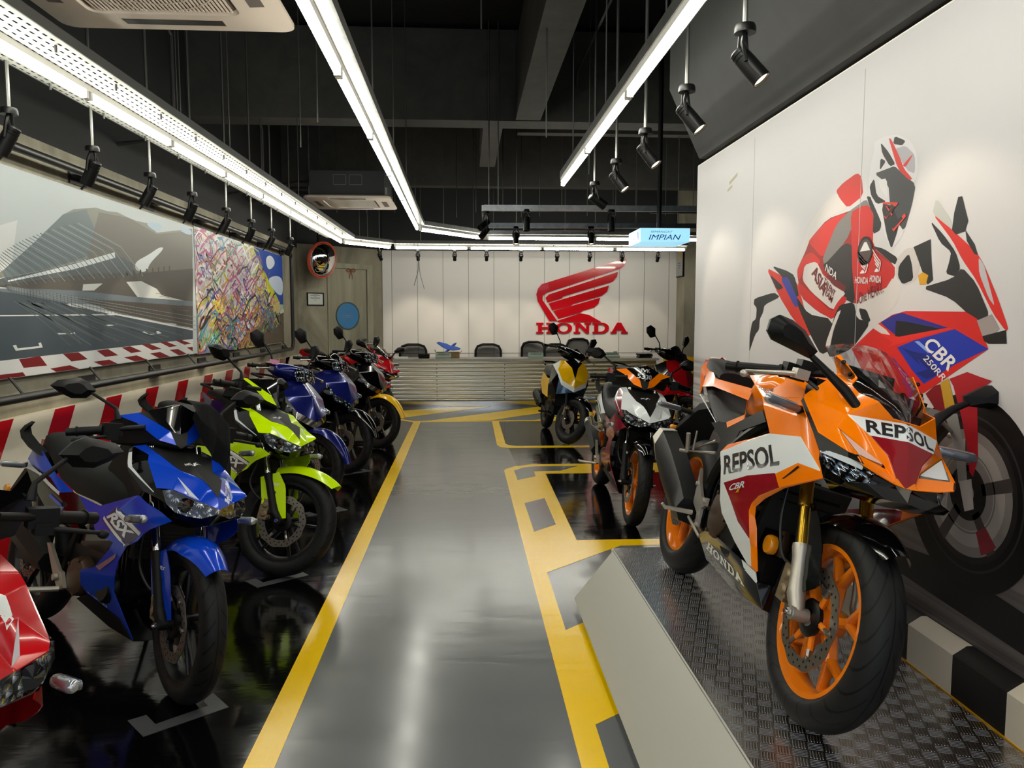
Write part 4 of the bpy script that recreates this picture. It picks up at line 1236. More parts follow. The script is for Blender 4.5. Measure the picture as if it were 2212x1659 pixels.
# ================================================================ DISPLAY PLATFORM
ZP = 0.251
M_plate = mat('aluminium tread plate', '#b9b6b2', 0.27, 1.0)
tt, bb = nt(M_plate)
spx = node(tt, 'ShaderNodeSeparateXYZ')
mp = coords(tt); rot = node(tt, 'ShaderNodeVectorRotate', rotation_type='Z_AXIS', inp={'Angle': radians(20)}); tt.links.new(mp, rot.inputs['Vector']); tt.links.new(rot.outputs[0], spx.inputs[0])
CE = 0.041
ux = mathn(tt, 'DIVIDE', spx.outputs['X'], CE); uy = mathn(tt, 'DIVIDE', spx.outputs['Y'], CE)
ck = mathn(tt, 'MODULO', mathn(tt, 'ADD', mathn(tt, 'ADD', mathn(tt, 'FLOOR', ux), mathn(tt, 'FLOOR', uy)), 400.0), 2.0)
fx = mathn(tt, 'SUBTRACT', mathn(tt, 'FRACT', ux), 0.5); fy = mathn(tt, 'SUBTRACT', mathn(tt, 'FRACT', uy), 0.5)
ax = mathn(tt, 'ABSOLUTE', fx); ay = mathn(tt, 'ABSOLUTE', fy)
ins = mathn(tt, 'MULTIPLY', sstep(tt, ax, 0.47, 0.38), sstep(tt, ay, 0.47, 0.38))
def bars(u):
    s = mathn(tt, 'COSINE', mathn(tt, 'MULTIPLY', u, 2 * pi * 5 / 0.9))
    return sstep(tt, s, 0.0, 0.9)
hx, hy = bars(fx), bars(fy)
hh = mathn(tt, 'ADD', mathn(tt, 'MULTIPLY', hx, ck), mathn(tt, 'MULTIPLY', hy, mathn(tt, 'SUBTRACT', 1.0, ck)))
hh = mathn(tt, 'MULTIPLY', hh, ins)
bump(tt, bb, hh, 1.0, 0.012)
M_skirt = mat('pale grey metal panel', '#bdbcb2', 0.38, 0.1)
M_ptrim = mat('yellow edge tape', '#e9a800', 0.35)
t = thing('display_platform', 'raised aluminium tread-plate platform with pale sloping side under the orange sport bike', 'platform', (0, 0, 0))
q = MB(); q.box((1.0975, 1.0, ZP - 0.01), (0.745, 5.4, 0.02)); obj('tread_plate', q, M_plate, t)
q = MB(); q.prism([(0.727, 3.66, ZP - 0.002), (0.727, -1.7, ZP - 0.002), (0.525, -1.7, 0.034), (0.525, 3.60, 0.034)], (0.004, 0, 0.006)); q.bevel(0.001, 1); obj('side_panel', q, M_skirt, t)
q = MB(); q.box((1.10, 0.96, 0.122), (0.72, 5.28, 0.24)); obj('plinth', q, M_acb, t)
q = MB(); q.box((0.56, 0.9, 0.014), (0.03, 5.2, 0.028)); obj('foot_rail', q, M_acb, t)
q = MB(); q.box((1.4705, 2.6, ZP + 0.002), (0.003, 2.0, 0.004)); obj('edge_tape', q, M_ptrim, t)

# painted kerb between the platform and the mural, one block after another
M_kw = mat('kerb cream', '#fff3da', 0.4)
M_kb = mat('kerb black', '#181716', 0.4)
KY = 0.234
q = MB()
for i in range(16):
    y1 = 2.385 + KY * (7 - i); y0 = y1 - KY
    q.prism([(1.472, y0, 0.0), (1.472, y0, 0.380), (1.516, y0, 0.407), (1.534, y0, 0.407), (1.534, y0, 0.0)], (0, KY, 0), 0 if (i - 7) % 2 == 0 else 1)
tag(obj('painted_kerb', q, [M_kw, M_kb]), 'cream and black painted kerb between the tread plate and the rider mural', 'kerb')

# ================================================================ MOTORCYCLES
# bike frame: x forward, y to the rider's left, z up, origin on the ground midway between the wheels
def paintm(name, col, metal=0.0, rough=0.16):
    return mat('paint ' + name, col, rough, metal, coat=0.3, spec=0.25)
P_ORANGE = paintm('orange', '#ff8200'); P_WHITE = paintm('white', '#e6eae9'); P_DRED = paintm('deep red', '#8c0f1b')
P_BLUE = paintm('blue', '#0a3dbb', 0.1); P_LIME = paintm('lime', '#c4ea00'); P_BLACK = paintm('gloss black', '#030304', 0.0, 0.10)
P_RED = paintm('red', '#b30d16'); P_NAVY = paintm('navy', '#10185c', 0.3); P_YEL = paintm('yellow', '#e9b40c')
P_DWINE = paintm('wine', '#7d1426')
M_mgrey = mat('matt dark grey panel', '#171716', 0.42, spec=0.25)
M_seat = mat('seat vinyl', '#0f0f0f', 0.5, spec=0.22)
nt_, nb_ = nt(M_seat); bump(nt_, nb_, noise(nt_, coords(nt_), 400.0, 2), 0.15, 0.002)
M_alu = mat('cast aluminium', '#b5afa4', 0.38, 0.75)
M_chrome = mat('chrome', '#d6d6d6', 0.08, 1.0)
M_gold = mat('gold fork tube', '#b8902a', 0.2, 0.9)
M_disc = mat('brake disc steel', '#9a958c', 0.3, 0.9)
M_bronze = mat('bronze caliper', '#8a7a60', 0.45, 0.7)
M_engine = mat('engine black', '#08090a', 0.4, 0.1, spec=0.25)
M_ecov = mat('engine cover bronze', '#4b3a2b', 0.4, 0.6)
M_amber = mat('amber reflector', '#d98a12', 0.2, coat=0.5)
M_dkrim = mat('dark rim', '#17171a', 0.35, 0.3)
M_ind = mat('clear indicator lens', '#b9bcc0', 0.12, 0.6, coat=0.8)
M_indk = mat('smoked indicator core', '#5c6068', 0.15, 0.4, coat=0.8)
M_rad = mat('radiator fins', '#2f2f2e', 0.6, 0.5)
M_decalw = mat('decal white', '#dfe2e2', 0.3, coat=0.4)
M_decalk = mat('decal black', '#101012', 0.35, coat=0.4)
M_pink = mat('pink tag', '#e39ac0', 0.6)
# faceted headlight: bright reflector cells behind a clear coat
M_head = mat('headlight reflector', '#aab4bd', 0.06, 1.0, coat=1.0)
th_, bh_ = nt(M_head)
vo = node(th_, 'ShaderNodeTexVoronoi', feature='F1', inp={'Scale': 42.0}); th_.links.new(coords(th_), vo.inputs['Vector'])
bump(th_, bh_, vo.outputs['Distance'], 0.9, 0.02)
th_.links.new(ramp(th_, vo.outputs['Distance'], [(0.0, '#dfe6ec'), (0.35, '#6f7a85'), (0.75, '#15181c')]), bh_.inputs['Base Color'])
M_hdark = mat('dark headlight glass', '#0c0f13', 0.04, 0.0, coat=1.0)
M_drl = mat('frosted light strip', '#dfe6ea', 0.15, 0.2, coat=0.8)
# tinted windscreen
M_screen = bpy.data.materials.new('tinted windscreen'); M_screen.use_nodes = True
ts = M_screen.node_tree; ts.nodes.clear()
o_ = ts.nodes.new('ShaderNodeOutputMaterial'); g_ = node(ts, 'ShaderNodeBsdfGlossy', inp={'Roughness': 0.03, 'Color': (0.9, 0.9, 0.9, 1)})
tr_ = node(ts, 'ShaderNodeBsdfTransparent', inp={'Color': (0.60, 0.61, 0.63, 1)}); fr_ = node(ts, 'ShaderNodeFresnel', inp={'IOR': 1.5}); ms_ = ts.nodes.new('ShaderNodeMixShader')
ts.links.new(fr_.outputs[0], ms_.inputs[0]); ts.links.new(tr_.outputs[0], ms_.inputs[1]); ts.links.new(g_.outputs[0], ms_.inputs[2]); ts.links.new(ms_.outputs[0], o_.inputs[0])
M_smoke = mat('dark smoked screen', '#0a0a0b', 0.06, coat=0.8)
# tyre with slanted tread grooves (object origin = wheel centre)
def tyre_mat(name, n, slant, y0, y1, w):
    m = mat(name, '#141415', 0.55, spec=0.22)
    t, b = nt(m)
    s = node(t, 'ShaderNodeSeparateXYZ'); t.links.new(coords(t), s.inputs[0])
    a = mathn(t, 'ARCTAN2', s.outputs['Z'], s.outputs['X'])
    ay = mathn(t, 'ABSOLUTE', s.outputs['Y'])
    side = mathn(t, 'MULTIPLY', mathn(t, 'SIGN', s.outputs['Y']), 0.25)
    u = mathn(t, 'FRACT', mathn(t, 'ADD', mathn(t, 'ADD', mathn(t, 'MULTIPLY', a, n / (2 * pi)), mathn(t, 'MULTIPLY', ay, slant)), mathn(t, 'ADD', side, 50.0)))
    g = mathn(t, 'MULTIPLY', mathn(t, 'LESS_THAN', u, w), mathn(t, 'MULTIPLY', mathn(t, 'GREATER_THAN', ay, y0), mathn(t, 'LESS_THAN', ay, y1)))
    cg = mathn(t, 'LESS_THAN', ay, 0.002)
    g = mathn(t, 'MAXIMUM', g, cg)
    bump(t, b, mathn(t, 'SUBTRACT', 1.0, g), 0.9, 0.004)
    t.links.new(mixc(t, g, '#19191a', '#020202'), b.inputs['Base Color'])
    return m
M_tyre = tyre_mat('road tyre', 26, 22.0, 0.010, 0.042, 0.14)
M_tyre2 = tyre_mat('sport tyre', 22, 34.0, 0.010, 0.054, 0.13)

def fmat(x, y, z, h, l):
    """world matrix of a bike: ground point, heading (deg), lean to its left (deg)"""
    h = radians(h); l = radians(l)
    fw = V3((cos(h), sin(h), 0)); lf0 = V3((-sin(h), cos(h), 0)); up0 = V3((0, 0, 1))
    up = up0 * cos(l) + lf0 * sin(l); lf = lf0 * cos(l) - up0 * sin(l)
    return Matrix(((fw.x, lf.x, up.x, x), (fw.y, lf.y, up.y, y), (fw.z, lf.z, up.z, z), (0, 0, 0, 1)))
def steer_mat(p0, ax, deg):
    return Matrix.Translation(p0) @ Matrix.Rotation(radians(deg), 4, V3(ax)) @ Matrix.Translation(-V3(p0))
def LEAN(M):
    return math.acos(max(-1, min(1, M.col[2].z)))
def mir(p):
    return (p[0], -p[1], p[2])

def panel(name, V, F, mats, parent, sides='both', M=None, bev=0.004, ang=14, thick=0.003, stick=(), sharp=35, names=None, puff=0):
    """faces F = [('a b c', slot)] over named right-hand points V. sides: 'both' = one mesh across the middle,
    'pair' = a right and a left object, 'R'/'L' = one of them.
    stick = [(shape, quad of points or names, slot, direction)]"""
    def build(sgns, nm):
        q = MB()
        for sg in sgns:
            vm = {}
            for names_, mi in F:
                vs = []
                for k in names_.split():
                    p = V[k]
                    key = (k, 1 if abs(p[1]) < 1e-4 else sg)
                    if key not in vm:
                        vm[key] = q.v((p[0], p[1] if sg < 0 else -p[1], p[2]))
                    vs.append(vm[key])
                if sg > 0:
                    vs.reverse()
                q.f(vs, mi)
        bmesh.ops.remove_doubles(q.bm, verts=q.bm.verts, dist=0.0006)
        if puff:
            bmesh.ops.subdivide_edges(q.bm, edges=q.bm.edges[:], cuts=1, use_grid_fill=True, smooth=puff)
        bmesh.ops.recalc_face_normals(q.bm, faces=q.bm.faces[:])
        if bev:
            q.bevel(bev, 2, ang)
        if thick:
            bmesh.ops.solidify(q.bm, geom=q.bm.faces[:], thickness=thick)
        bvh = BVHTree.FromBMesh(q.bm)
        for si, (shp, quad, mi, d) in enumerate(stick):
            for sg in sgns:
                qd = [V3(V[k]) if isinstance(k, str) else V3(k) for k in quad]
                dd = V3(d)
                if sg > 0 and abs(dd.y) > 0.5:      # the left side reads the same way: mirror and swap ends
                    qd = [V3((p.x, -p.y, p.z)) for p in qd]
                    qd = [qd[1], qd[0], qd[3], qd[2]]
                    dd = V3((dd.x, -dd.y, dd.z))
                elif sg > 0 and len(sgns) > 1:
                    continue
                sticker(q, shp, qd, mi, bvh, dd, 0.0007 + 0.0004 * si)
        return obj(nm, q, mats, parent, M, sharp)
    if sides == 'both':
        return build((-1, 1), name)
    if sides == 'pair':
        return build((-1,), name), build((1,), name)
    return build((-1,) if sides == 'R' else (1,), name)

def wheel(root, name, c, R, w, rr, m_rim, m_tyre, style, M=None, disc=None, hubm=None):
    """rim with spokes (part), tyre and brake disc (sub-parts); c = wheel centre in the bike frame"""
    MM = (M or Matrix.Identity(4)) @ T(*c)
    hw = w * 0.36
    q = MB()
    q.lathe([(rr + 0.010, -hw - 0.004), (rr + 0.010, -hw + 0.004), (rr - 0.004, -hw + 0.008), (rr - 0.016, -hw * 0.4), (rr - 0.016, hw * 0.4), (rr - 0.004, hw - 0.008), (rr + 0.010, hw - 0.004), (rr + 0.010, hw + 0.004), (rr - 0.012, hw + 0.002), (rr - 0.030, hw * 0.45), (rr - 0.032, 0), (rr - 0.030, -hw * 0.45), (rr - 0.012, -hw - 0.002)], (0, 0, 0), 'y', 72, closed=True)
    q.lathe([(0.012, -hw * 0.95), (0.034, -hw * 0.95), (0.040, -hw * 0.5), (0.036, 0), (0.040, hw * 0.5), (0.034, hw * 0.95), (0.012, hw * 0.95)], (0, 0, 0), 'y', 28, closed=True)
    def bar(a0, r0, a1, r1, wd0, wd1, th0, th1):
        p0 = V3((r0 * cos(a0), 0, r0 * sin(a0))); p1 = V3((r1 * cos(a1), 0, r1 * sin(a1)))
        d = (p1 - p0).normalized(); n = V3((-d.z, 0, d.x))
        L = []
        for p, wd, th in ((p0, wd0, th0), (p1, wd1, th1)):
            L.append([p + n * (sx * wd / 2) + V3((0, sy * th / 2, 0)) for sx, sy in ((-1, -0.6), (-0.5, -1), (0.5, -1), (1, -0.6), (1, 0.6), (0.5, 1), (-0.5, 1), (-1, 0.6))])
        q.loft(L)
    if style == 'Y':
        for k in range(5):
            a = 2 * pi * k / 5 + 0.35
            bar(a, 0.03, a, 0.115, 0.030, 0.026, 0.045, 0.036)
            bar(a, 0.105, a + 0.30, rr - 0.02, 0.022, 0.018, 0.034, 0.026)
            bar(a, 0.105, a - 0.30, rr - 0.02, 0.022, 0.018, 0.034, 0.026)
    elif style == 'V':
        for k in range(5):
            a = 2 * pi * k / 5 + 0.2
            for s in (-1, 1):
                bar(a + 0.30 * s, 0.03, a + 0.16 * s, rr - 0.02, 0.018, 0.013, 0.034, 0.022)
    else:
        for k in range(6):
            a = 2 * pi * k / 6
            bar(a, 0.03, a + 0.12, rr - 0.02, 0.026, 0.018, 0.036, 0.024)
    o = obj(name, q, m_rim, root, MM, 40)
    q = MB()
    rb = rr + 0.006
    prof = []
    for i in range(15):
        a = -pi * 0.5 + pi * i / 14
        yy = w / 2 * sin(a)
        k = cos(a)
        prof.append((rb + 0.012 + (R - rb - 0.012) * (k ** 0.62 if k > 0 else 0), yy * (1.0 if abs(a) < 1.2 else 1.0)))
    prof = [(rb - 0.006, -hw - 0.003), (rb + 0.004, -w / 2 + 0.006)] + prof + [(rb + 0.004, w / 2 - 0.006), (rb - 0.006, hw + 0.003)]
    q.lathe(prof, (0, 0, 0), 'y', 96, closed=True)
    obj('tyre', q, m_tyre, o, None, 50)
    if disc:
        side, r1, r0, wave = disc
        yy = side * (hw + 0.022)
        q = MB()
        n = 72
        out, inn, hol = [], [], []
        for i in range(n):
            a = 2 * pi * i / n
            rw = r1 * (1 + (0.022 * sin(10 * a) if wave else 0))
            ri = r0 * (1 + (0.10 * max(0, cos(6 * a)) ** 3 if wave else 0))
            out.append((rw * cos(a), rw * sin(a))); inn.append((ri * cos(a), ri * sin(a)))
        for sy in (-0.002, 0.002):
            pass
        A = [q.v((x, yy - 0.002, z)) for x, z in out]; B = [q.v((x, yy + 0.002, z)) for x, z in out]
        C = [q.v((x, yy - 0.002, z)) for x, z in inn]; D = [q.v((x, yy + 0.002, z)) for x, z in inn]
        q.bridge(A, B); q.bridge(C, D); q.bridge(A, C); q.bridge(B, D)
        rm = (r0 + r1) / 2
        for i in range(24):
            a = 2 * pi * i / 24
            for rad, da in ((rm + (r1 - r0) * 0.2, 0), (rm - (r1 - r0) * 0.2, 0.13)):
                q.lathe([(0.0005, 0.0026), (0.0042, 0.0026)], (rad * cos(a + da), yy, rad * sin(a + da)), 'y', 8, mi=1)
                q.lathe([(0.0042, -0.0026), (0.0005, -0.0026)], (rad * cos(a + da), yy, rad * sin(a + da)), 'y', 8, mi=1)
        q.lathe([(0.026, 0.004 * side), (0.050, 0.004 * side), (0.055, 0.0), (0.050, -0.014 * side)], (0, yy, 0), 'y', 28, mi=1)
        for i in range(6):
            a = 2 * pi * i / 6
            q.tube([(r0 * 0.80 * cos(a), yy - side * 0.004, r0 * 0.80 * sin(a)), (r0 * 1.04 * cos(a), yy, r0 * 1.04 * sin(a))], [0.008, 0.006], 6)
            q.tube([(0.05 * cos(a), yy - side * 0.010, 0.05 * sin(a)), (r0 * 0.82 * cos(a), yy - side * 0.006, r0 * 0.82 * sin(a))], [0.010, 0.008], 6, mi=2)
            q.lathe([(0.001, 0.005 * side), (0.008, 0.005 * side), (0.008, -0.003 * side)], (r0 * 1.02 * cos(a), yy, r0 * 1.02 * sin(a)), 'y', 8)
        obj('brake_disc', q, [M_disc, M_black, hubm or m_rim], o, None, 40)
    return o

def fender(root, name, c, R, a0, a1, wd, m, M=None, tip=0.4, clear=0.018, drop=0.05, rise=0.0):
    q = MB()
    rows = []
    n = 16
    for i in range(n + 1):
        f = i / n
        a = radians(a0 + (a1 - a0) * f)
        k = min(1.0, tip + (1 - tip) * min(1.0, f / 0.45))
        row = []
        for j in range(11):
            t = -1 + 2 * j / 10
            rr = R + clear + rise * (1 - f) ** 2 - drop * abs(t) ** 2.4 * (0.55 + 0.45 * k)
            row.append((c[0] + rr * cos(a), t * wd / 2 * k, c[2] + rr * sin(a)))
        rows.append(row)
    q.grid(rows)
    bmesh.ops.recalc_face_normals(q.bm, faces=q.bm.faces[:])
    bmesh.ops.solidify(q.bm, geom=q.bm.faces[:], thickness=0.003)
    return obj(name, q, m, root, M, 45)

def capsule(q, a, b, r, mi=None, n=14, k=5):
    a, b = V3(a), V3(b)
    d = (b - a).normalized()
    pts, rs = [], []
    for i in range(k):
        t = pi / 2 * i / (k - 1)
        pts.append(a - d * r * cos(t)); rs.append(max(0.0005, r * sin(t)))
    for i in range(k - 1, -1, -1):
        t = pi / 2 * i / (k - 1)
        pts.append(b + d * r * cos(t)); rs.append(max(0.0005, r * sin(t)))
    q.tube(pts, rs, n, True, mi)

def mirror_head(root, outline, M=None, back=0.03, front=0.028, stem=(), r=0.008, sides=(-1, 1), name='mirror'):
    """housing (a faceted shell over the outline), stem as sub-part"""
    for sg in sides:
        P = [V3((p[0], p[1] if sg < 0 else -p[1], p[2])) for p in outline]
        cc = sum(P, V3()) / len(P)
        q = MB()
        n = len(P)
        f = V3((front, 0, 0))
        core = [cc + (p - cc) * 0.52 + f for p in P]
        rim = [cc + (p - cc) * 0.97 - V3((back * 0.7, 0, 0)) for p in P]
        bk = [cc + (p - cc) * 0.90 - V3((back, 0, 0)) for p in P]
        q.loft([core, P, rim, bk])
        q.bevel(0.004, 2, 18)
        o = obj(name, q, M_mblack, root, M)
        q = MB()
        q.poly([p - V3((0.0006, 0, 0)) for p in [cc + (p - cc) * 0.84 - V3((back, 0, 0)) for p in P]])
        obj('mirror_glass', q, MATS['mirror'], o)
        if stem:
            S = [V3((p[0], p[1] if sg < 0 else -p[1], p[2])) for p in stem]
            q = MB(); q.tube(S, r, 10)
            obj('stem', q, M_mblack, o)

def indicator(root, a, b, r=0.016, sides=(-1, 1), M=None, stalk=None, m=None):
    for sg in sides:
        A = V3((a[0], a[1] if sg < 0 else -a[1], a[2])); B = V3((b[0], b[1] if sg < 0 else -b[1], b[2]))
        q = MB(); capsule(q, A, B, r, 0, 14)
        o = obj('indicator', q, m or M_ind, root, M)
        q = MB()
        d = (B - A).normalized()
        up = (V3((0, 0, 1)) - d * d.z).normalized()
        nn = d.cross(up)
        if nn.x < 0:
            nn = -nn
        loop = []
        for i in range(16):
            t = 2 * pi * i / 16
            e = A if cos(t) < 0 else B
            loop.append(e + d * (r * 0.8 * cos(t)) + up * (r * 0.72 * sin(t)))
        q.loft([[p + nn * r * 0.55 for p in loop], [p + nn * r * 1.12 for p in loop], [((A + B) / 2 + (p - (A + B) / 2) * 0.86) + nn * r * 1.28 for p in loop]])
        obj('lens', q, M_indk, o)
        if stalk:
            S = V3((stalk[0], stalk[1] if sg < 0 else -stalk[1], stalk[2]))
            q = MB(); q.tube([A if (A - S).length < (B - S).length else B, S], [r * 0.7, r * 0.9], 8)
            obj('stalk', q, M_mblack, o)

def handle(root, gi, go, r=0.016, lever=None, M=None, lm=None, brk=True):
    """grips with bar-end weights, levers and switch housings on both sides"""
    for sg in (-1, 1):
        f = lambda p: V3((p[0], p[1] if sg < 0 else -p[1], p[2]))
        a, b = f(gi), f(go)
        d = (b - a).normalized()
        q = MB()
        q.tube([a, a + d * 0.012, a + d * 0.0121, b - d * 0.026, b - d * 0.0259, b - d * 0.022], [r * 1.25, r * 1.25, r, r, r * 1.2, r * 1.2], 16)
        g = obj('grip', q, M_mblack, root, M)
        q = MB(); q.tube([b - d * 0.024, b - d * 0.018, b + d * 0.012, b + d * 0.014], [r * 0.75, r * 0.95, r * 0.95, r * 0.6], 16)
        obj('bar_end', q, M_black, g)
        q = MB(); q.box(a - d * 0.032, (0.044, 0.066, 0.048), None); q.bevel(0.014, 4); q.tube([a - d * 0.15, a], 0.011, 10)
        obj('switch_housing', q, M_mblack, root, M)
        if lever:
            li, lo = f(lever[0]), f(lever[1])
            q = MB()
            m1 = li + (lo - li) * 0.35 + V3((0.012, 0, 0.002))
            q.tube([li - (lo - li) * 0.05, li, m1, li + (lo - li) * 0.75 + V3((0.008, 0, 0)), lo], [0.012, 0.011, 0.0085, 0.0075, 0.006], 10)
            bmesh.ops.scale(q.bm, vec=(1, 1, 0.8), space=Matrix.Translation(-li), verts=q.bm.verts)
            capsule(q, lo, lo + (lo - li).normalized() * 0.004, 0.0115)
            q.box(li, (0.04, 0.04, 0.03))
            obj('brake_lever' if sg < 0 else 'clutch_lever', q, lm or M_alu, root, M)

def forks(root, top, bot, y, r_up, r_lo, m_up, m_lo, split=0.45, M=None, ax=None, mid=0.0):
    for sg in (-1, 1):
        a = V3((top[0], sg * y, top[2])); b = V3((bot[0], sg * y, bot[2]))
        d = (b - a)
        q = MB(); q.tube([a, a + d * split], r_up, 16)
        if mid:
            q.tube([a + d * split, a + d * mid], r_up * 0.66, 14)
        o = obj('fork_tube', q, m_up, root, M)
        s2 = mid or split
        q = MB(); q.tube([a + d * (s2 - 0.02), a + d * (s2 + 0.0), a + d * (s2 + 0.04), a + d * 0.93, b], [r_lo * 1.1, r_lo * 1.15, r_lo, r_lo, r_lo * 1.2], 16)
        if ax:
            e = V3((ax[0], sg * y, ax[2]))
            q.tube([b, e], [r_lo * 1.25, r_lo * 0.95], 12)
            q.tube([e + V3((0, sg * 0.02, 0)), e - V3((0, sg * 0.03, 0))], r_lo * 0.95, 14)
        o2 = obj('fork_lower', q, m_lo, root, M)
        q = MB()
        e = V3((ax[0], sg * (y + 0.022), ax[2])) if ax else b
        q.tube([e, e + V3((0, sg * 0.012, 0))], 0.011, 6); q.tube([e, e + V3((0, sg * 0.018, 0))], 0.006, 8)
        obj('axle_nut', q, M_chrome, o2)

def caliper(root, c, side, M=None, m=None):
    q = MB()
    x, y, z = c
    q.box((x, y, z), (0.052, 0.040, 0.110)); q.bevel(0.012, 3, 20)
    for dz in (0.024, -0.024):
        q.lathe([(0.001, 0.028 * side), (0.013, 0.027 * side), (0.020, 0.020 * side), (0.021, 0.0)], (x + 0.004, y, z + dz), 'y', 18)
    q.box((x + 0.03, y, z + 0.03), (0.03, 0.02, 0.02)); q.box((x + 0.03, y, z - 0.035), (0.03, 0.02, 0.02))
    q.lathe([(0.001, 0.024 * side), (0.006, 0.024 * side), (0.006, 0.0)], (x + 0.035, y, z - 0.035), 'y', 8)
    o = obj('brake_caliper', q, m or M_bronze, root, M)
    return o

def hose(root, pts, r=0.005, M=None, name='brake_hose'):
    q = MB(); q.tube(pts, r, 8)
    return obj(name, q, M_cable, root, M)

def smooth_path(pts, n=6):
    pts = [V3(p) for p in pts]
    out = []
    for i in range(len(pts) - 1):
        p0, p1, p2, p3 = pts[max(i - 1, 0)], pts[i], pts[i + 1], pts[min(i + 2, len(pts) - 1)]
        for k in range(n):
            t = k / n
            out.append(0.5 * ((2 * p1) + (p2 - p0) * t + (2 * p0 - 5 * p1 + 4 * p2 - p3) * t * t + (3 * p1 - p0 - 3 * p2 + p3) * t ** 3))
    return out + [pts[-1]]

def seat_mesh(q, secs, n=12, mi=None):
    """secs: (x, half width, z top, z bottom)"""
    loops = []
    for x, w, zt, zb in secs:
        L = []
        for i in range(n + 1):
            a = pi * i / n
            L.append((x, -w * cos(a) if abs(cos(a)) > 1e-6 else 0, zb + (zt - zb) * (sin(a) ** 0.55)))
        L += [(x, w * 0.8, zb - 0.005), (x, -w * 0.8, zb - 0.005)]
        loops.append(L)
    q.loft(loops, mi)

# ---------------------------------------------------------------- full-fairing sport bike
CV = dict(
 A=(.716,0,.896), B=(.689,-.085,.934), B1=(.708,-.040,.899), C=(.603,-.100,.945), D=(.578,-.115,.962), T1=(.439,-.125,1.037), T2=(.465,-.120,1.045), T3=(.571,-.100,.986), T4=(.495,-.125,.987),
 E=(.522,-.150,.963), F=(.452,-.175,.907), G=(.469,-.190,.892), H=(.638,-.195,.805), I=(.755,-.155,.780), J=(.776,-.140,.779), K=(.796,-.130,.761), L=(.803,-.085,.747), M=(.792,-.030,.738), N=(.797,0,.730), C1=(.745,0,.850),
 b0=(.649,-.137,.876), b1=(.718,-.095,.838), b2=(.756,-.050,.799), b3=(.787,-.028,.749), d0=(.661,-.161,.834), d1=(.762,-.135,.780), d2=(.757,-.043,.763), d3=(.753,-.050,.772),
 hl1=(.659,-.185,.759), hl2=(.699,-.180,.766), hl3=(.746,-.145,.765), hl4=(.671,-.185,.734), hl5=(.735,-.165,.712), hl6=(.776,-.150,.704), hl7=(.800,-.100,.715), hl8=(.790,-.088,.745), ch1=(.690,-.168,.690), ch2=(.760,-.150,.688), ch3=(.825,-.050,.690), ch4=(.790,-.022,.726), ch5=(.83,0,.695), ch6=(.70,0,.66), ch7=(.66,-.12,.66),
 s1=(-.109,-.150,.926), s2=(.141,-.130,.955), s3=(.376,-.150,.918), s5=(.145,-.180,.858), s6=(.190,-.185,.836), s7=(.504,-.205,.831), s8=(.336,-.195,.755), s9=(.584,-.210,.778), s10=(.343,-.197,.753), s11=(.173,-.192,.702), s12=(-.057,-.185,.621), s13=(-.033,-.175,.656), s14=(-.040,-.160,.710), s15=(.043,-.160,.724), s16=(.232,-.172,.782), s17=(.179,-.185,.711),
 W=(.696,-.163,.695), w1=(.675,-.172,.705), w2=(.595,-.200,.705), w3=(.491,-.207,.648), w4=(.516,-.195,.615), r1=(.074,-.188,.530), r2=(.287,-.202,.599), r4=(.411,-.200,.562), r5=(.365,-.195,.526), r6=(.351,-.190,.498), r7=(.361,-.180,.456), r8=(.374,-.170,.417), r9=(.263,-.175,.441), r10=(.168,-.182,.489),
 o4=(.531,-.185,.621), o5=(.424,-.185,.560), o6=(.368,-.180,.520), o7=(.362,-.170,.485), o8=(.365,-.155,.453), o9=(.380,-.140,.395), o10=(.395,-.120,.323), e2=(.357,-.150,.390), e3=(.363,-.130,.329),
 l1=(-.009,-.182,.570), l2=(.059,-.176,.466), l3=(.084,-.165,.426), l4=(.226,-.150,.368), l5=(.329,-.130,.327),
 k1=(-.168,-.130,.279), k2=(-.063,-.140,.332), k3=(.109,-.142,.330), k4=(.273,-.130,.322), k5=(.366,-.115,.315), k6=(.385,-.110,.284), k7=(.416,-.080,.216), k8=(.171,-.090,.193), k9=(-.087,-.100,.207), k10=(.297,-.122,.298), k11=(.30,-.085,.20), kb0=(-.087,0,.19), kb1=(.171,0,.178), kb2=(.41,0,.20), kb3=(.42,0,.30),
)
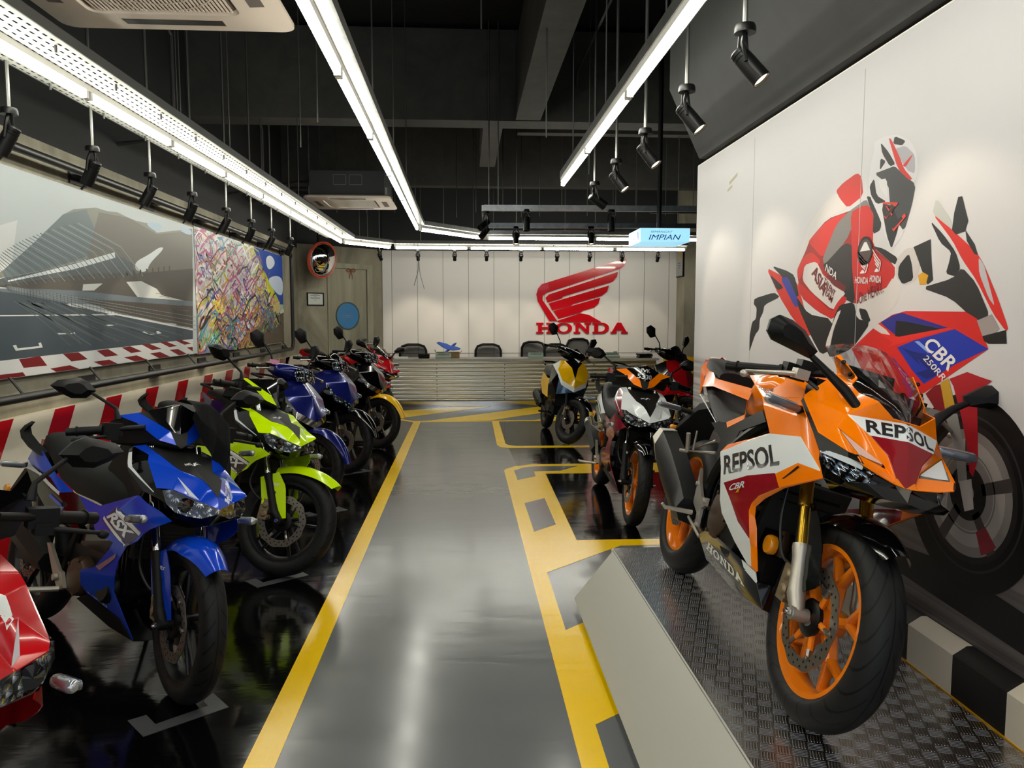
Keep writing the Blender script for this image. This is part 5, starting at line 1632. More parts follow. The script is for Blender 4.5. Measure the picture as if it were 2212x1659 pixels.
def sport_bike(name, label, M4, steer, P, decals=True, group=None):
    """P: dict of paint: main, band, lower, rim, fend, belly"""
    root = thing(name, label, 'motorcycle', M=M4, group=group)
    S = steer_mat((.745, 0, 0), (-.4305, 0, .9026), steer)
    V = CV
    O, Wt, Dr = P['main'], P['band'], P['lower']
    wheel(root, 'front_wheel', (.655, 0, .296), .296, .106, .216, P['rim'], M_tyre2, 'Y', S, (-1, .148, .112, True))
    wheel(root, 'rear_wheel', (-.655, 0, .307), .307, .135, .216, P['rim'], M_tyre2, 'Y', None, (-1, .11, .08, True))
    fender(root, 'front_fender', (.655, 0, .296), .296, 50, 128, .170, P['fend'], S, 0.45, 0.014, 0.050, 0.05)
    fv = dict(a=(.481,-.100,.580), b=(.505,-.100,.500), c=(.560,-.100,.395), d=(.605,-.098,.337), e=(.683,-.088,.386), f=(.690,-.082,.400), g=(.640,-.082,.500), h=(.590,-.085,.560), i=(.54,-.09,.600))
    panel('fork_guard', fv, [('a i h', 0), ('a h g b', 0), ('b g c', 0), ('c g f e', 0), ('c e d', 0)], P['fend'], root, 'pair', S, 0.004)
    forks(root, (.345, 0, .93), (.616, 0, .345), .098, .0205, .0215, M_gold, M_alu, .60, S, (.655, 0, .296), .80)
    q = MB(); q.box((.372, 0, .868), (.07, .25, .03), RY(-25.5)); q.box((.345, 0, .935), (.07, .24, .03), RY(-25.5)); q.bevel(.006, 2); q.tube([(.30, 0, .86), (.29, 0, .93)], .03, 14)
    obj('triple_clamp', q, M_engine, root, S)
    caliper(root, (.548, -.088, .352), -1, S)
    hose(root, smooth_path([(.40, -.115, .80), (.43, -.13, .66), (.44, -.125, .52), (.50, -.115, .42), (.545, -.095, .405)]), .0045, S)
    # radiator, engine, frame
    q = MB(); q.box((.30, 0, .50), (.03, .25, .27), RY(14)); q.bevel(.006, 1); obj('radiator', q, M_rad, root)
    q = MB()
    q.box((.02, 0, .38), (.42, .22, .22)); q.box((.17, 0, .50), (.17, .16, .22), RY(-18)); q.bevel(.02, 2)
    for k in range(5):
        q.box((.20 + .012 * k, 0, .44 + .03 * k), (.20, .19, .008), RY(-18))
    q.lathe([(.001, -.135), (.075, -.135), (.085, -.125), (.09, -.10)], (.12, 0, .37), 'y', 24)
    q.tube([(.30, -.10, .42), (.30, .10, .42)], .035, 12); q.box((.33, 0, .33), (.10, .20, .10))
    obj('engine', q, M_engine, root)
    q = MB(); q.lathe([(.001, -.150), (.055, -.150), (.085, -.142), (.095, -.12), (.095, -.10)], (-.02, 0, .40), 'y', 28)
    for k in range(6):
        a = 2 * pi * k / 6; q.lathe([(.001, -.150), (.008, -.149), (.009, -.13)], (-.02 + .085 * cos(a), 0, .40 + .085 * sin(a)), 'y', 8)
    obj('engine_cover', q, M_ecov, root)
    q = MB()
    for sg in (-1, 1):
        q.tube(smooth_path([(.33, sg * .05, .86), (.18, sg * .14, .78), (-.05, sg * .15, .64), (-.20, sg * .13, .50), (-.22, sg * .12, .34)]), .022, 8)
        q.tube([(-.12, sg * .13, .62), (-.45, sg * .12, .76), (-.80, sg * .08, .88)], .016, 8)
    obj('frame', q, M_engine, root)
    q = MB()
    for sg in (-1, 1):
        q.loft([[(x, sg * y - .014, z - h), (x, sg * y + .014, z - h), (x, sg * y + .014, z + h), (x, sg * y - .014, z + h)] for x, y, z, h in ((-.20, .10, .345, .045), (-.42, .095, .335, .035), (-.62, .092, .31, .03), (-.72, .092, .305, .028))])
    q.box((-.25, 0, .34), (.08, .2, .07)); obj('swingarm', q, M_engine, root)
    q = MB(); q.tube([(-.30, 0.02, .42), (-.20, 0.02, .66)], .03, 12); q.tube([(-.29, .02, .45), (-.215, .02, .62)], .042, 12); obj('rear_shock', q, M_engine, root)
    # belly pan
    panel('belly_pan', V, [('k1 k2 k3 k10 k9', 0), ('k9 k10 k6 k7 k8', 0), ('k10 k5 k6', 1), ('k3 k4 k10', 0), ('k4 k5 k10', 1), ('k8 k7 kb2 kb1', 0), ('k9 k8 kb1 kb0', 0), ('k7 k6 kb3 kb2', 0)],
          [P['belly'], Wt if decals else P['belly'], M_decalw], root, 'both', None, .005, 14, .003,
          [(text2d('~HONDA', maxlen=.2), [(-.085, -.13, .250), (.294, -.11, .240), (.270, -.11, .270), (-.060, -.13, .283)], 2, (0, 1, 0.15))] + ([(text2d('~HONDA', maxlen=.2), [(.294, .11, .240), (-.085, .13, .250), (-.060, .13, .283), (.270, .11, .270)], 2, (0, -1, 0.15))] if decals else []))
    # side fairings
    F = [('s6 s7 s9 s10 s8', 0), ('s9 s7 G2 H2 W w1', 0), ('s10 s9 w1 w2 w3 r2 r1 l1 s12 s11', 1), ('w1 W w2', 0), ('w2 W w4 w3', 0), ('r1 r2 w3 w4 r4 r5 r6 r7 r8 r9 r10', 2),
         ('w4 W o4', 0), ('w4 o4 o5 r4', 0), ('r4 o5 o6 r5', 0), ('r5 o6 o7 r6', 0), ('r6 o7 o8 r7', 0), ('r7 o8 o9 e2 r8', 0), ('e2 o9 o10 e3', 0), ('l1 r1 r10 l3 l2', 1), ('l3 r10 r9 r8 e2 l4', 1), ('l4 e2 e3 l5', 1), ('l5 e3 o10', 0),
         ('s11 s12 s13 s17', 0), ('s10 s11 s17', 0)]
    V2 = dict(V); V2['G2'] = (.480, -.198, .880); V2['H2'] = (.628, -.203, .800)
    st = []
    if decals:
        st = [(text2d('REPSOL', bold=.03, space=1.0), [(.047, -.20, .553), (.487, -.21, .674), (.429, -.21, .735), (-.010, -.20, .616)], 3, (0, 1, 0)),
              (text2d('CBR', bold=.02, shear=.5), [(.142, -.19, .516), (.285, -.19, .560), (.268, -.19, .577), (.140, -.19, .537)], 4, (0, 1, 0)),
              (text2d('R', bold=.03, shear=.4), [(.208, -.19, .523), (.236, -.19, .533), (.238, -.19, .545), (.210, -.19, .535)], 5, (0, 1, 0)),
              (unit_poly([(0, .2), (.1, 0), (1, .7), (1, 1), (.9, 1)], .3), [(.53, -.21, .640), (.610, -.20, .685), (.600, -.20, .698), (.525, -.21, .652)], 3, (0, 1, 0))]
    panel('side_fairing', V2, F, [O, Wt, Dr, M_decalk, M_decalw, P_YEL], root, 'pair', None, .0035, 14, .003, st)
    panel('tank_side', V, [('s1 s2 s5', 0), ('s2 s3 G s5', 0), ('s5 G s7 s6', 0)], [O, M_decalk], root, 'pair', None, .005, 12, .003,
          [(text2d('~HONDA', maxlen=.25), [(.044, -.17, .890), (.186, -.17, .868), (.188, -.17, .882), (.046, -.17, .903)], 1, (0, 1, 0)), (wing2d(), [(.125, -.16, .888), (.215, -.16, .884), (.205, -.16, .945), (.085, -.15, .952)], 1, (0, 1, 0))] if decals else [])
    # nose
    NF = [('A b0 b1 C1', 1), ('C1 b1 b2 b3 N', 2), ('A B1 B b0', 0), ('B C b0', 0), ('C D E b0', 0), ('E F G b0', 0), ('G H d0 b0', 0), ('H I d0', 0), ('d0 I J d1', 0), ('J K d1', 0), ('K L d2 d1', 0), ('d0 d3 b2 b1 b0', 0), ('d2 M b3 b2 d3', 0), ('L M d2', 0), ('M N b3', 0),
          ('D T3 T4 E', 0), ('T3 T2 T1 T4', 0)]
    nst = [(text2d('REPSOL', bold=.03, space=1.05), [(.74, -.100, .853), (.74, .100, .853), (.70, .096, .884), (.70, -.096, .884)], 3, (-1, 0, -.3))] if decals else []
    panel('nose_cowl', V, NF, [O, Wt if decals else O, Dr if decals else O, M_decalk], root, 'both', None, .004, 12, .003, nst)
    for sg in (-1, 1):
        q = MB()
        tri = [V3((V[k][0] - .004, V[k][1] * -sg * (-1 if False else 1) if sg > 0 else V[k][1], V[k][2])) for k in ('d0', 'd1', 'd2', 'd3')]
        tri = [V3((V[k][0] - .0015, V[k][1] if sg < 0 else -V[k][1], V[k][2])) for k in ('d0', 'd1', 'd2', 'd3')]
        q.f([q.v(p) for p in tri], 0)
        cc = sum(tri, V3()) / 4
        inn = [cc + (p - cc) * .86 + V3((.0015, 0, .001)) for p in tri]
        q.f([q.v(p) for p in inn], 1)
        obj('light_strip', q, [M_hdark, M_drl], root)
    # black strip, headlights, chin
    panel('cowl_inner_panel', V2, [('G H I hl3 hl2 hl1 W H2 G2', 0), ('I J K hl3', 0)], [M_mgrey], root, 'pair', None, .003, 14)
    panel('headlight', V, [('hl1 hl2 hl3 hl8 hl7 hl6 hl5 hl4', 0)], [M_head], root, 'pair', None, 0, 14, .002)
    for sg in (-1, 1):
        q = MB()
        f = lambda k, dx=0.006, dz=0: V3((V[k][0] + dx, V[k][1] if sg < 0 else -V[k][1], V[k][2] + dz))
        m8 = (f('hl3', .007) * .5 + f('hl8', .007) * .5)
        a = [f('hl1', .006, -.004), f('hl2'), f('hl3'), m8, m8 + V3((0, 0, -.010)), f('hl3', .007, -.016), f('hl2', .007, -.012)]
        q.f([q.v(p) for p in a])
        obj('daylight_bar', q, M_drl, root)
    panel('chin_cowl', V, [('hl1 hl4 ch1', 0), ('hl4 hl5 ch1', 0), ('hl5 hl6 ch2 ch1', 0), ('hl6 hl7 ch3 ch2', 0), ('hl7 hl8 M ch4', 0), ('hl7 ch4 ch5 ch3', 0), ('ch1 ch2 ch7', 0), ('ch2 ch3 ch5 ch6 ch7', 0)], [P_BLACK], root, 'both', None, .003, 14)
    # screen
    rows = []
    for i in range(9):
        f = i / 8
        row = []
        for j in range(13):
            t = -1 + 2 * j / 12
            w = .012 + .125 * min(1, f * 1.9) ** .75 * (1 - .12 * max(0, f - .6))
            zc = .893 + (1.100 - .893) * f ** .9
            xc = .722 - .31 * f ** 1.15
            edge = 1 - abs(t) ** 2.2
            row.append((xc - (1 - edge) * .06 * (1 - .4 * f), t * w, zc - (1 - edge) * .035 * f))
        rows.append(row)
    q = MB(); q.grid(rows); bmesh.ops.solidify(q.bm, geom=q.bm.faces[:], thickness=.0025)
    obj('windscreen', q, M_screen, root, None, 60)
    q = MB()
    for sg in (-1, 1):
        for p in ((.490, .116, 1.020), (.535, .108, .988)):
            q.lathe([(.001, .006), (.006, .005), (.007, 0)], (p[0] + .008, sg * (p[1] + .004), p[2] + .004), 'x', 10)
    obj('screen_screw', q, M_black, root)
    q = MB(); q.box((.50, 0, .935), (.10, .20, .05), RY(35)); q.box((.46, 0, .98), (.012, .15, .09), RY(-20)); q.bevel(.006, 2); q.loft([[(.70, y, .885), (.60, y * 3, .925), (.52, y * 3.4, .93), (.52, y * 3.4, .90), (.60, y * 3, .88)] for y in (-.035, .035)])
    obj('instrument_panel', q, M_engine, root)
    mirror_head(root, [(.560, -.232, 1.026), (.560, -.246, 1.000), (.565, -.372, 1.020), (.565, -.394, 1.042), (.565, -.394, 1.076), (.562, -.372, 1.095), (.560, -.330, 1.091), (.560, -.285, 1.073)], None, .025, .03, ((.645, -.108, .900), (.610, -.145, .940), (.575, -.20, .980), (.560, -.245, 1.008)), (.013, .015, .011, .009))
    indicator(root, (.546, -.318, .859), (.526, -.235, .853), .0165, stalk=(.50, -.19, .85))
    # cockpit controls
    handle(root, (.352, -.225, .955), (.238, -.352, .925), .0165, ((.455, -.215, .955), (.380, -.352, .912)), S, M_alu)
    q = MB()
    for sg in (-1, 1):
        q.tube([(.345, sg * .10, .945), (.385, sg * .17, .962), (.352, sg * .225, .955)], .012, 10)
    q.box((.40, -.175, .985), (.045, .06, .035)); q.bevel(.004, 1)
    obj('clip_on', q, M_engine, root, S)
    hose(root, smooth_path([(.44, -.20, .95), (.50, -.16, .92), (.47, -.08, .88), (.42, -.05, .80)]), .006, S, 'cable')
    hose(root, smooth_path([(.40, .20, .95), (.47, .14, .90), (.45, .06, .86), (.40, .05, .78)]), .006, S, 'cable')
    # tank
    q = MB()
    loops = []
    for x, w, zt, zb in ((.34, .10, .90, .80), (.26, .15, .965, .80), (.14, .165, .995, .80), (.0, .165, .98, .78), (-.10, .14, .925, .76), (-.16, .10, .86, .74)):
        loops.append([(x, w * cos(a) * (1 if sin(a) >= 0 else .85), (zb + zt) / 2 + (zt - zb) / 2 * (abs(sin(a)) ** .7) * (1 if sin(a) >= 0 else -1)) for a in [2 * pi * i / 20 for i in range(20)]])
    q.loft(loops); obj('fuel_tank', q, O, root, None, 50)
    # seats and tail
    q = MB(); seat_mesh(q, [(-.05, .10, .815, .77), (-.12, .13, .80, .72), (-.30, .145, .795, .72), (-.48, .135, .83, .77), (-.60, .12, .875, .80), (-.63, .10, .89, .82)]); obj('seat', q, M_seat, root, None, 60)
    q = MB(); seat_mesh(q, [(-.58, .10, .93, .885), (-.66, .11, .965, .90), (-.80, .10, .985, .93), (-.90, .07, .985, .95)]); obj('pillion_seat', q, M_seat, root, None, 60)
    tv = dict(t1=(-.985,-.035,.985), t2=(-.93,0,1.000), t3=(-1.02,-.055,.925), t4=(-.70,-.125,.800), t5=(-.26,-.150,.697), t6=(-.75,-.095,.935), t7=(-.56,-.120,.885), t8=(-.02,-.155,.880), t9=(-.02,-.160,.835), t10=(-.50,-.140,.850), t11=(-.66,-.135,.835), t12=(-.62,-.118,.775), t13=(-1.0,0,.93), a=(-.181,-.155,.729), b=(-.009,-.160,.782), c=(-.139,-.160,.712), d=(.011,-.166,.765))
    panel('tail_cowl', tv, [('t3 t1 t6 t11 t4', 0), ('t6 t7 t10 t11', 0), ('t7 t8 t9 t10', 0), ('t3 t4 t12', 1), ('t4 t5 t12', 1), ('a b d c', 0), ('t9 d b', 0)], [O, Wt], root, 'pair', None, .004, 12)
    panel('tail_top', tv, [('t1 t2 t6', 0), ('t1 t3 t13 t2', 0)], [mat('paint pale pink', '#d9a3a0', .25, coat=.5) if decals else O], root, 'both', None, .004, 12)
    q = MB(); q.box((-1.005, 0, .955), (.03, .09, .025)); q.bevel(.006, 2); obj('tail_light', q, M_red, root)
    gv = dict(a=(-.36,-.150,.705), b=(-.181,-.156,.729), c=(-.139,-.158,.712), d=(.011,-.166,.765), e=(.169,-.175,.817), f=(.225,-.175,.783), g=(.012,-.168,.719), h=(-.084,-.158,.569), i=(-.189,-.152,.590), j=(-.20,-.15,.66))
    panel('frame_cover', gv, [('a b c j', 0), ('c d e f g', 0), ('j c g h i', 0)], [M_mgrey], root, 'pair', None, .004, 12)
    q = MB(); q.loft([[(x, -w, z), (x, w, z), (x, w, z + h), (x, -w, z + h)] for x, w, z, h in ((-.62, .07, .76, .03), (-.85, .06, .72, .035), (-1.0, .085, .60, .03), (-1.06, .09, .50, .02))]); q.box((-1.045, 0, .56), (.012, .20, .14), RY(15)); q.bevel(.005, 1)
    mg = obj('rear_mudguard', q, M_mblack, root)
    q = MB(); capsule(q, (-1.03, -.10, .60), (-1.03, -.055, .60), .014); obj('reflector', q, M_amber, mg)
    indicator(root, (-.93, -.22, .70), (-.93, -.13, .70), .015, stalk=(-.92, -.06, .70))
    # exhaust and rearsets on the right
    q = MB(); q.loft([[(x + dx, y, z) for y, z, dx in ((-.135, z0 - h, 0), (-.20, z0 - h * .8, 0), (-.225, z0, 0), (-.205, z0 + h * .8, 0), (-.14, z0 + h, 0), (-.115, z0, 0))] for x, z0, h in ((-.24, .345, .055), (-.34, .365, .085), (-.60, .45, .095), (-.80, .515, .085))]); q.bevel(.006, 2, 20)
    ex = obj('exhaust_muffler', q, mat('exhaust shell black', '#111212', .42, spec=.2), root)
    q = MB(); q.loft([[(x, y, z) for y, z in ((-.135, z0 - h), (-.20, z0 - h * .8), (-.225, z0), (-.205, z0 + h * .8), (-.14, z0 + h), (-.115, z0))] for x, z0, h in ((-.80, .515, .088), (-.87, .54, .062))], caps=False); q.bevel(.004, 1); obj('end_cap', q, M_alu, ex)
    q = MB(); q.tube(smooth_path([(.30, -.03, .45), (.34, -.04, .36), (.26, -.05, .27), (.05, -.05, .24), (-.18, -.09, .27), (-.30, -.15, .35)]), .022, 12); obj('header_pipe', q, M_ecov, root)
    for sg in (-1, 1):
        q = MB(); q.prism([(-.275, sg * .165, .520), (-.235, sg * .165, .47), (-.165, sg * .165, .425), (-.105, sg * .165, .435), (-.10, sg * .165, .405), (-.135, sg * .165, .385), (-.120, sg * .165, .315), (-.145, sg * .165, .310), (-.165, sg * .165, .36), (-.235, sg * .165, .385)], (0, .012, 0)); q.bevel(.003, 1)
        for p in ((-.115, .42), (-.13, .322), (-.25, .46)):
            q.lathe([(.001, -.008), (.009, -.006), (.010, .004)], (p[0], sg * .165, p[1]), 'y', 10)
        obj('rearset_bracket', q, M_alu, root)
        q = MB(); q.tube([(-.185, sg * .175, .352), (-.185, sg * .285, .344), (-.185, sg * .30, .356)], [.010, .008, .005], 8); q.tube([(-.05, sg * .17, .295), (-.20, sg * .178, .330)], .006, 6)
        obj('footpeg', q, M_alu, root)
        q = MB(); q.tube([(-.20, sg * .15, .60), (-.40, sg * .20, .560), (-.235, sg * .15, .645)], .007, 6); q.tube([(-.385, sg * .20, .560), (-.365, sg * .225, .635)], [.010, .009], 8); q.tube([(-.35, sg * .19, .575), (-.345, sg * .20, .655)], [.005, .004], 6); q.tube([(-.385, sg * .20, .560), (-.41, sg * .225, .555)], .007, 8)
        obj('pillion_peg', q, M_alu, root)
    q = MB(); q.lathe([(.001, -.024), (.028, -.024), (.032, -.015), (.030, 0)], (.40, -.10, .42), 'y', 20); obj('side_reflector', q, M_amber, root)
    zg = .252 * math.tan(LEAN(M4)) + .010
    q = MB(); q.tube([(.0, .12, .24), (-.04, .245, zg + .005)], .009, 8); q.box((-.05, .252, zg), (.06, .045, .010)); obj('side_stand', q, M_engine, root)
    return root

sport_bike('sport_bike', 'orange white and red sport bike lettered REPSOL on the tread-plate platform', fmat(.949, 2.699, .253, -90.53, 16.5), .3,
           dict(main=P_ORANGE, band=P_WHITE, lower=P_DRED, rim=paintm('rim orange', '#f08016'), fend=P_BLACK, belly=P_BLACK))
sport_bike('sport_bike', 'red sport bike with a grey screen, farthest in the left row before the counter', fmat(-1.56, 9.80, .002, -42, 9), -10,
           dict(main=P_RED, band=P_RED, lower=P_RED, rim=M_dkrim, fend=P_RED, belly=P_BLACK), decals=False)

# ---------------------------------------------------------------- step-through sport bike with leg shields
RV = dict(
 nose=(.701,0,.709), f1=(.288,-.150,.889), f2=(.411,-.150,.869), f3=(.432,-.160,.847), f4=(.550,-.174,.761), f5=(.620,-.150,.766), f6=(.655,-.135,.758), f7=(.676,-.070,.733), c1=(.413,-.110,.872), c2=(.504,-.070,.826), c3=(.571,-.055,.818), c4=(.619,-.040,.806), c5=(.645,-.025,.786), c6=(.682,0,.745), ct=(.385,0,.885), c8=(.30,-.11,.90), c9=(.28,0,.90),
 dr1=(.559,-.105,.805), dr2=(.665,-.065,.735), dr3=(.633,-.090,.748), h1=(.590,-.172,.757), h2=(.615,-.162,.712), h3=(.643,-.140,.687), h4=(.670,-.110,.678), h5=(.688,-.060,.672), h6=(.695,0,.690), b1=(.285,-.165,.874), b2=(.338,-.190,.820), b3=(.372,-.195,.795), b4=(.479,-.187,.742), b5=(.600,-.175,.722), b6=(.30,-.13,.78), b7=(.40,-.15,.70), ch=(.655,0,.640), chR=(.630,-.140,.668), ch8=(.50,-.10,.63), ch9=(.52,0,.61),
 sA=(.468,-.191,.722), sB=(.511,-.182,.702), sC=(.583,-.157,.677), sT=(.626,-.136,.652), sD=(.597,-.160,.632), sE=(.572,-.180,.614), sF=(.543,-.187,.591), sG=(.503,-.182,.560), sH=(.421,-.176,.525), sI=(.361,-.166,.462), sJ=(.324,-.150,.393), sK=(.301,-.130,.328), sL=(.361,-.054,.154), sM=(.292,-.085,.225), sN=(.094,-.130,.281), sO=(.090,-.160,.317), sP=(.092,-.170,.375), sQ=(.202,-.172,.406), sS=(.299,-.177,.493), sT2=(.330,-.182,.524), sU=(.161,-.170,.524), sV=(.113,-.165,.566), sW=(-.086,-.150,.645), sX=(.123,-.156,.632), sY=(.30,-.18,.64), sZ=(.23,-.176,.575),
 in0=(.545,-.222,.647),
)
def step_bike(name, label, M4, steer, P, number=None, stripe=True, group=None, cowl=None):
    """P: paint keys main, face, inner, rim, fend, leg, wing, tail"""
    root = thing(name, label, 'motorcycle', M=M4, group=group)
    S = steer_mat((.715, 0, 0), (-.4226, 0, .906), steer)
    V = RV
    wheel(root, 'front_wheel', (.639, 0, .288), .288, .092, .216, P['rim'], M_tyre, 'V', S, (-1, .138, .100, True), M_dkrim)
    wheel(root, 'rear_wheel', (-.639, 0, .295), .295, .118, .216, P['rim'], M_tyre, 'V', None, (-1, .10, .07, True), M_dkrim)
    # front fender with its fork shields
    fender(root, 'front_fender', (.639, 0, .288), .288, 43, 112, .150, P['fend'], S, .55, .022, .050, .05)
    fe = dict(a=(.470,-.098,.500), b=(.560,-.075,.545), c=(.614,-.075,.482), d=(.624,-.074,.458), e=(.665,-.072,.309), f=(.647,-.078,.302), g=(.517,-.096,.360))
    panel('fork_shield', fe, [('a b c', 0), ('a c d g', 0), ('g d e f', 0)], [P['fend'], P['txt'], M_decalk], root, 'pair', S, .004, 12, .003,
          [(text2d('ABS', bold=.02, shear=.5), [(.505, -.1, .470), (.585, -.1, .468), (.588, -.1, .482), (.508, -.1, .484)], 1, (0, 1, 0)),
           (unit_poly([(0, .1), (1, 0), (.9, 1), (.1, .9)]), [(.545, -.1, .425), (.575, -.1, .420), (.580, -.1, .438), (.550, -.1, .440)], 2, (0, 1, 0)),
           (unit_poly([(0, .1), (1, 0), (.9, 1), (.1, .9)]), [(.585, -.1, .340), (.610, -.1, .336), (.614, -.1, .352), (.590, -.1, .354)], 2, (0, 1, 0))])
    forks(root, (.330, 0, .90), (.598, 0, .325), .088, .0165, .021, M_chrome, M_mblack, .67, S, (.639, 0, .288))
    q = MB(); q.box((.378, 0, .80), (.06, .22, .03), RY(-25)); q.tube([(.28, 0, .80), (.26, 0, .90)], .028, 12); obj('triple_clamp', q, M_engine, root, S)
    caliper(root, (.535, -.074, .335), -1, S)
    hose(root, smooth_path([(.40, -.09, .70), (.44, -.12, .58), (.43, -.12, .46), (.49, -.10, .39), (.53, -.08, .385)]), .006, S)
    # radiator and engine
    q = MB(); q.box((.365, 0, .545), (.028, .24, .155), RY(10)); q.bevel(.004, 1)
    for k in range(9):
        q.box((.382, 0, .485 + .0145 * k), (.006, .225, .004), RY(10))
    obj('radiator', q, M_rad, root)
    q = MB()
    q.box((.0, 0, .34), (.36, .20, .20)); q.box((.20, 0, .40), (.22, .15, .15), RY(-8)); q.bevel(.02, 2)
    for k in range(5):
        q.box((.16 + .03 * k, 0, .40), (.008, .18, .17), RY(-8))
    q.lathe([(.001, -.14), (.05, -.14), (.06, -.13), (.065, -.10)], (.22, 0, .33), 'y', 20); q.tube([(.30, -.08, .32), (.30, .08, .32)], .03, 12)
    obj('engine', q, M_engine, root)
    q = MB(); q.lathe([(.001, -.152), (.050, -.152), (.072, -.145), (.080, -.125), (.080, -.10)], (-.003, 0, .328), 'y', 26)
    for k in range(5):
        a = 2 * pi * k / 5; q.lathe([(.001, -.152), (.007, -.151), (.008, -.13)], (-.003 + .07 * cos(a), 0, .328 + .07 * sin(a)), 'y', 8)
    obj('engine_cover', q, M_ecov, root)
    q = MB()
    q.tube(smooth_path([(.31, 0, .80), (.15, 0, .62), (.0, 0, .52), (-.2, 0, .50)]), .03, 10)
    for sg in (-1, 1):
        q.tube([(-.1, sg * .10, .50), (-.45, sg * .11, .66), (-.75, sg * .09, .80)], .016, 8); q.tube([(-.15, sg * .09, .48), (-.2, sg * .10, .30)], .02, 8)
    obj('frame', q, M_engine, root)
    q = MB()
    for sg in (-1, 1):
        q.loft([[(x, sg * y - .012, z - h), (x, sg * y + .012, z - h), (x, sg * y + .012, z + h), (x, sg * y - .012, z + h)] for x, y, z, h in ((-.18, .09, .33, .04), (-.42, .085, .32, .03), (-.70, .082, .295, .026))])
    obj('swingarm', q, M_engine, root)
    # leg shields
    L = P['leg']
    F = [('sA sB sC sT sD sE sF sY', 0), ('sX sA sY', 0), ('sY sF sG sH sT2 sZ', 0), ('sX sY sZ sV', 0), ('sZ sT2 sU sV', 0), ('sW sX sV', 0), ('sT2 sH sI sS', 1), ('sS sI sJ sQ', 1), ('sQ sJ sK sO sP', 1), ('sO sK sM sN', 1), ('sK sL sM', 1)]
    st = []
    if stripe:
        st = [(unit_poly([(0, 0), (1, 0), (1, 1), (0, 1)], .15), [(.205, -.19, .585), (.430, -.19, .520), (.527, -.19, .597), (.300, -.20, .655)], 3, (0, 1, 0)),
              (unit_poly([(0, 1), (.04, .2), (1, 0), (1, .85)], .15), [(.300, -.20, .625), (.512, -.19, .580), (.527, -.19, .595), (.302, -.20, .652)], 2, (0, 1, 0)),
              (unit_poly([(0, 1), (0, .4), (.75, 0), (1, 0), (.8, .6)], .15), [(.203, -.19, .585), (.430, -.19, .523), (.425, -.19, .545), (.207, -.19, .605)], 2, (0, 1, 0)),
              (text2d('RSX', bold=.035, shear=.35, space=.9), [(.230, -.19, .605), (.435, -.19, .545), (.480, -.19, .583), (.272, -.20, .640)], 2, (0, 1, 0))]
    st.append((text2d('~HONDA' if False else 'R SPEED', bold=.02), [(.125, -.16, .287), (.235, -.13, .252), (.235, -.13, .262), (.125, -.16, .298)], 2, (0, 1, 0)))
    st.append((unit_poly([(0, 0), (1, 0), (1, 1), (0, 1)], .3), [(.235, -.18, .400), (.345, -.17, .470), (.352, -.17, .488), (.215, -.18, .412)], 4, (0, 1, 0)))
    panel('leg_shield', V, F, [P['main'], L, P['txt'], mat('decal navy', '#1c1b46', .3, coat=.4) if P['main'] is P_BLUE else M_decalk, mat('decal rose', '#8f6a6a', .35) if P['main'] is P_BLUE else L], root, 'pair', None, .004, 12, .003, st)
    lv = dict(a=(.094,-.128,.278), b=(.292,-.083,.222), c=(.361,-.052,.152), d=(.20,-.07,.17), e=(-.02,-.11,.235), d2=(.20,0,.16), c2=(.361,0,.148), e2=(-.02,0,.22))
    panel('lower_cowl', lv, [('e a b d', 0), ('b c d', 0), ('d c c2 d2', 0), ('e d d2 e2', 0)], [M_mblack], root, 'both', None, .004)
    # face: coloured halves round a dark centre, headlights, chin
    panel('front_cowl', V, [('f1 f2 c1 c8', 0), ('f2 f3 c2 c1', 0), ('f3 f4 f5 dr1 c2', 0), ('c2 dr1 c4 c3', 0), ('f5 f6 dr3 dr1', 0), ('f6 f7 dr2 dr3', 0), ('dr1 dr2 c5 c4', 0), ('dr2 f7 nose c6 c5', 0)], [P['face'], M_decalw], root, 'both', None, .004, 10, .003,
          P.get('facetext', []))
    panel('cowl_centre', V, [('c9 c8 c1 ct', 0), ('ct c1 c2 c3 c4 c5 c6', 0)], [M_mgrey, M_decalw], root, 'both', None, .002, 14, .002,
          [(text2d('HONDA', bold=.04), [(.482, -.034, .88), (.482, .034, .88), (.466, .034, .88), (.466, -.034, .88)], 1, (0, 0, -1))])
    panel('light_wedge', V, [('dr1 dr3 dr2', 0)], [M_drl], root, 'pair', None, 0, 14, .001)
    panel('headlight', V, [('h1 h2 h3 h4 h5 h6 nose f7 f6 f5', 0)], [M_head], root, 'pair', None, 0, 14, .002)
    for sg in (-1, 1):
        q = MB(); c = V3((.655, sg * .105, .712)); q.lathe([(.030, -.01), (.026, .012), (.001, .018)], c, 'x', 18, mi=0); obj('headlamp_bulb', q, M_hdark, root)
    panel('side_cowl', V, [('f1 b1 b2 f3 f2', 0), ('b2 b3 b4 f4 f3', 0), ('b4 b5 h2 h1 f4', 0), ('b1 b6 b2', 2), ('b2 b6 b7 b3', 2), ('b3 b7 b4', 2)], [P['inner'], P['trim'], M_mblack], root, 'pair', None, .004, 12, .003,
          [(unit_poly([(0, 0), (1, 0), (1, 1), (0, 1)], .25), [(.294, -.19, .863), (.354, -.20, .813), (.376, -.20, .815), (.312, -.19, .868)], 1, (0, 1, 0)), (unit_poly([(0, 0), (1, .3), (1, .7), (0, 1)], .25), [(.354, -.20, .813), (.540, -.20, .742), (.550, -.20, .747), (.376, -.20, .815)], 1, (0, 1, 0))])
    panel('chin_cowl', V, [('h2 b5 chR h3', 0), ('h3 chR ch h6 h5 h4', 0), ('chR ch8 ch9 ch', 0)], [P_BLACK], root, 'both', None, .003)
    q = MB(); q.box((.20, 0, .78), (.30, .20, .22), RY(35)); q.bevel(.03, 2); obj('inner_shield', q, M_mblack, root)
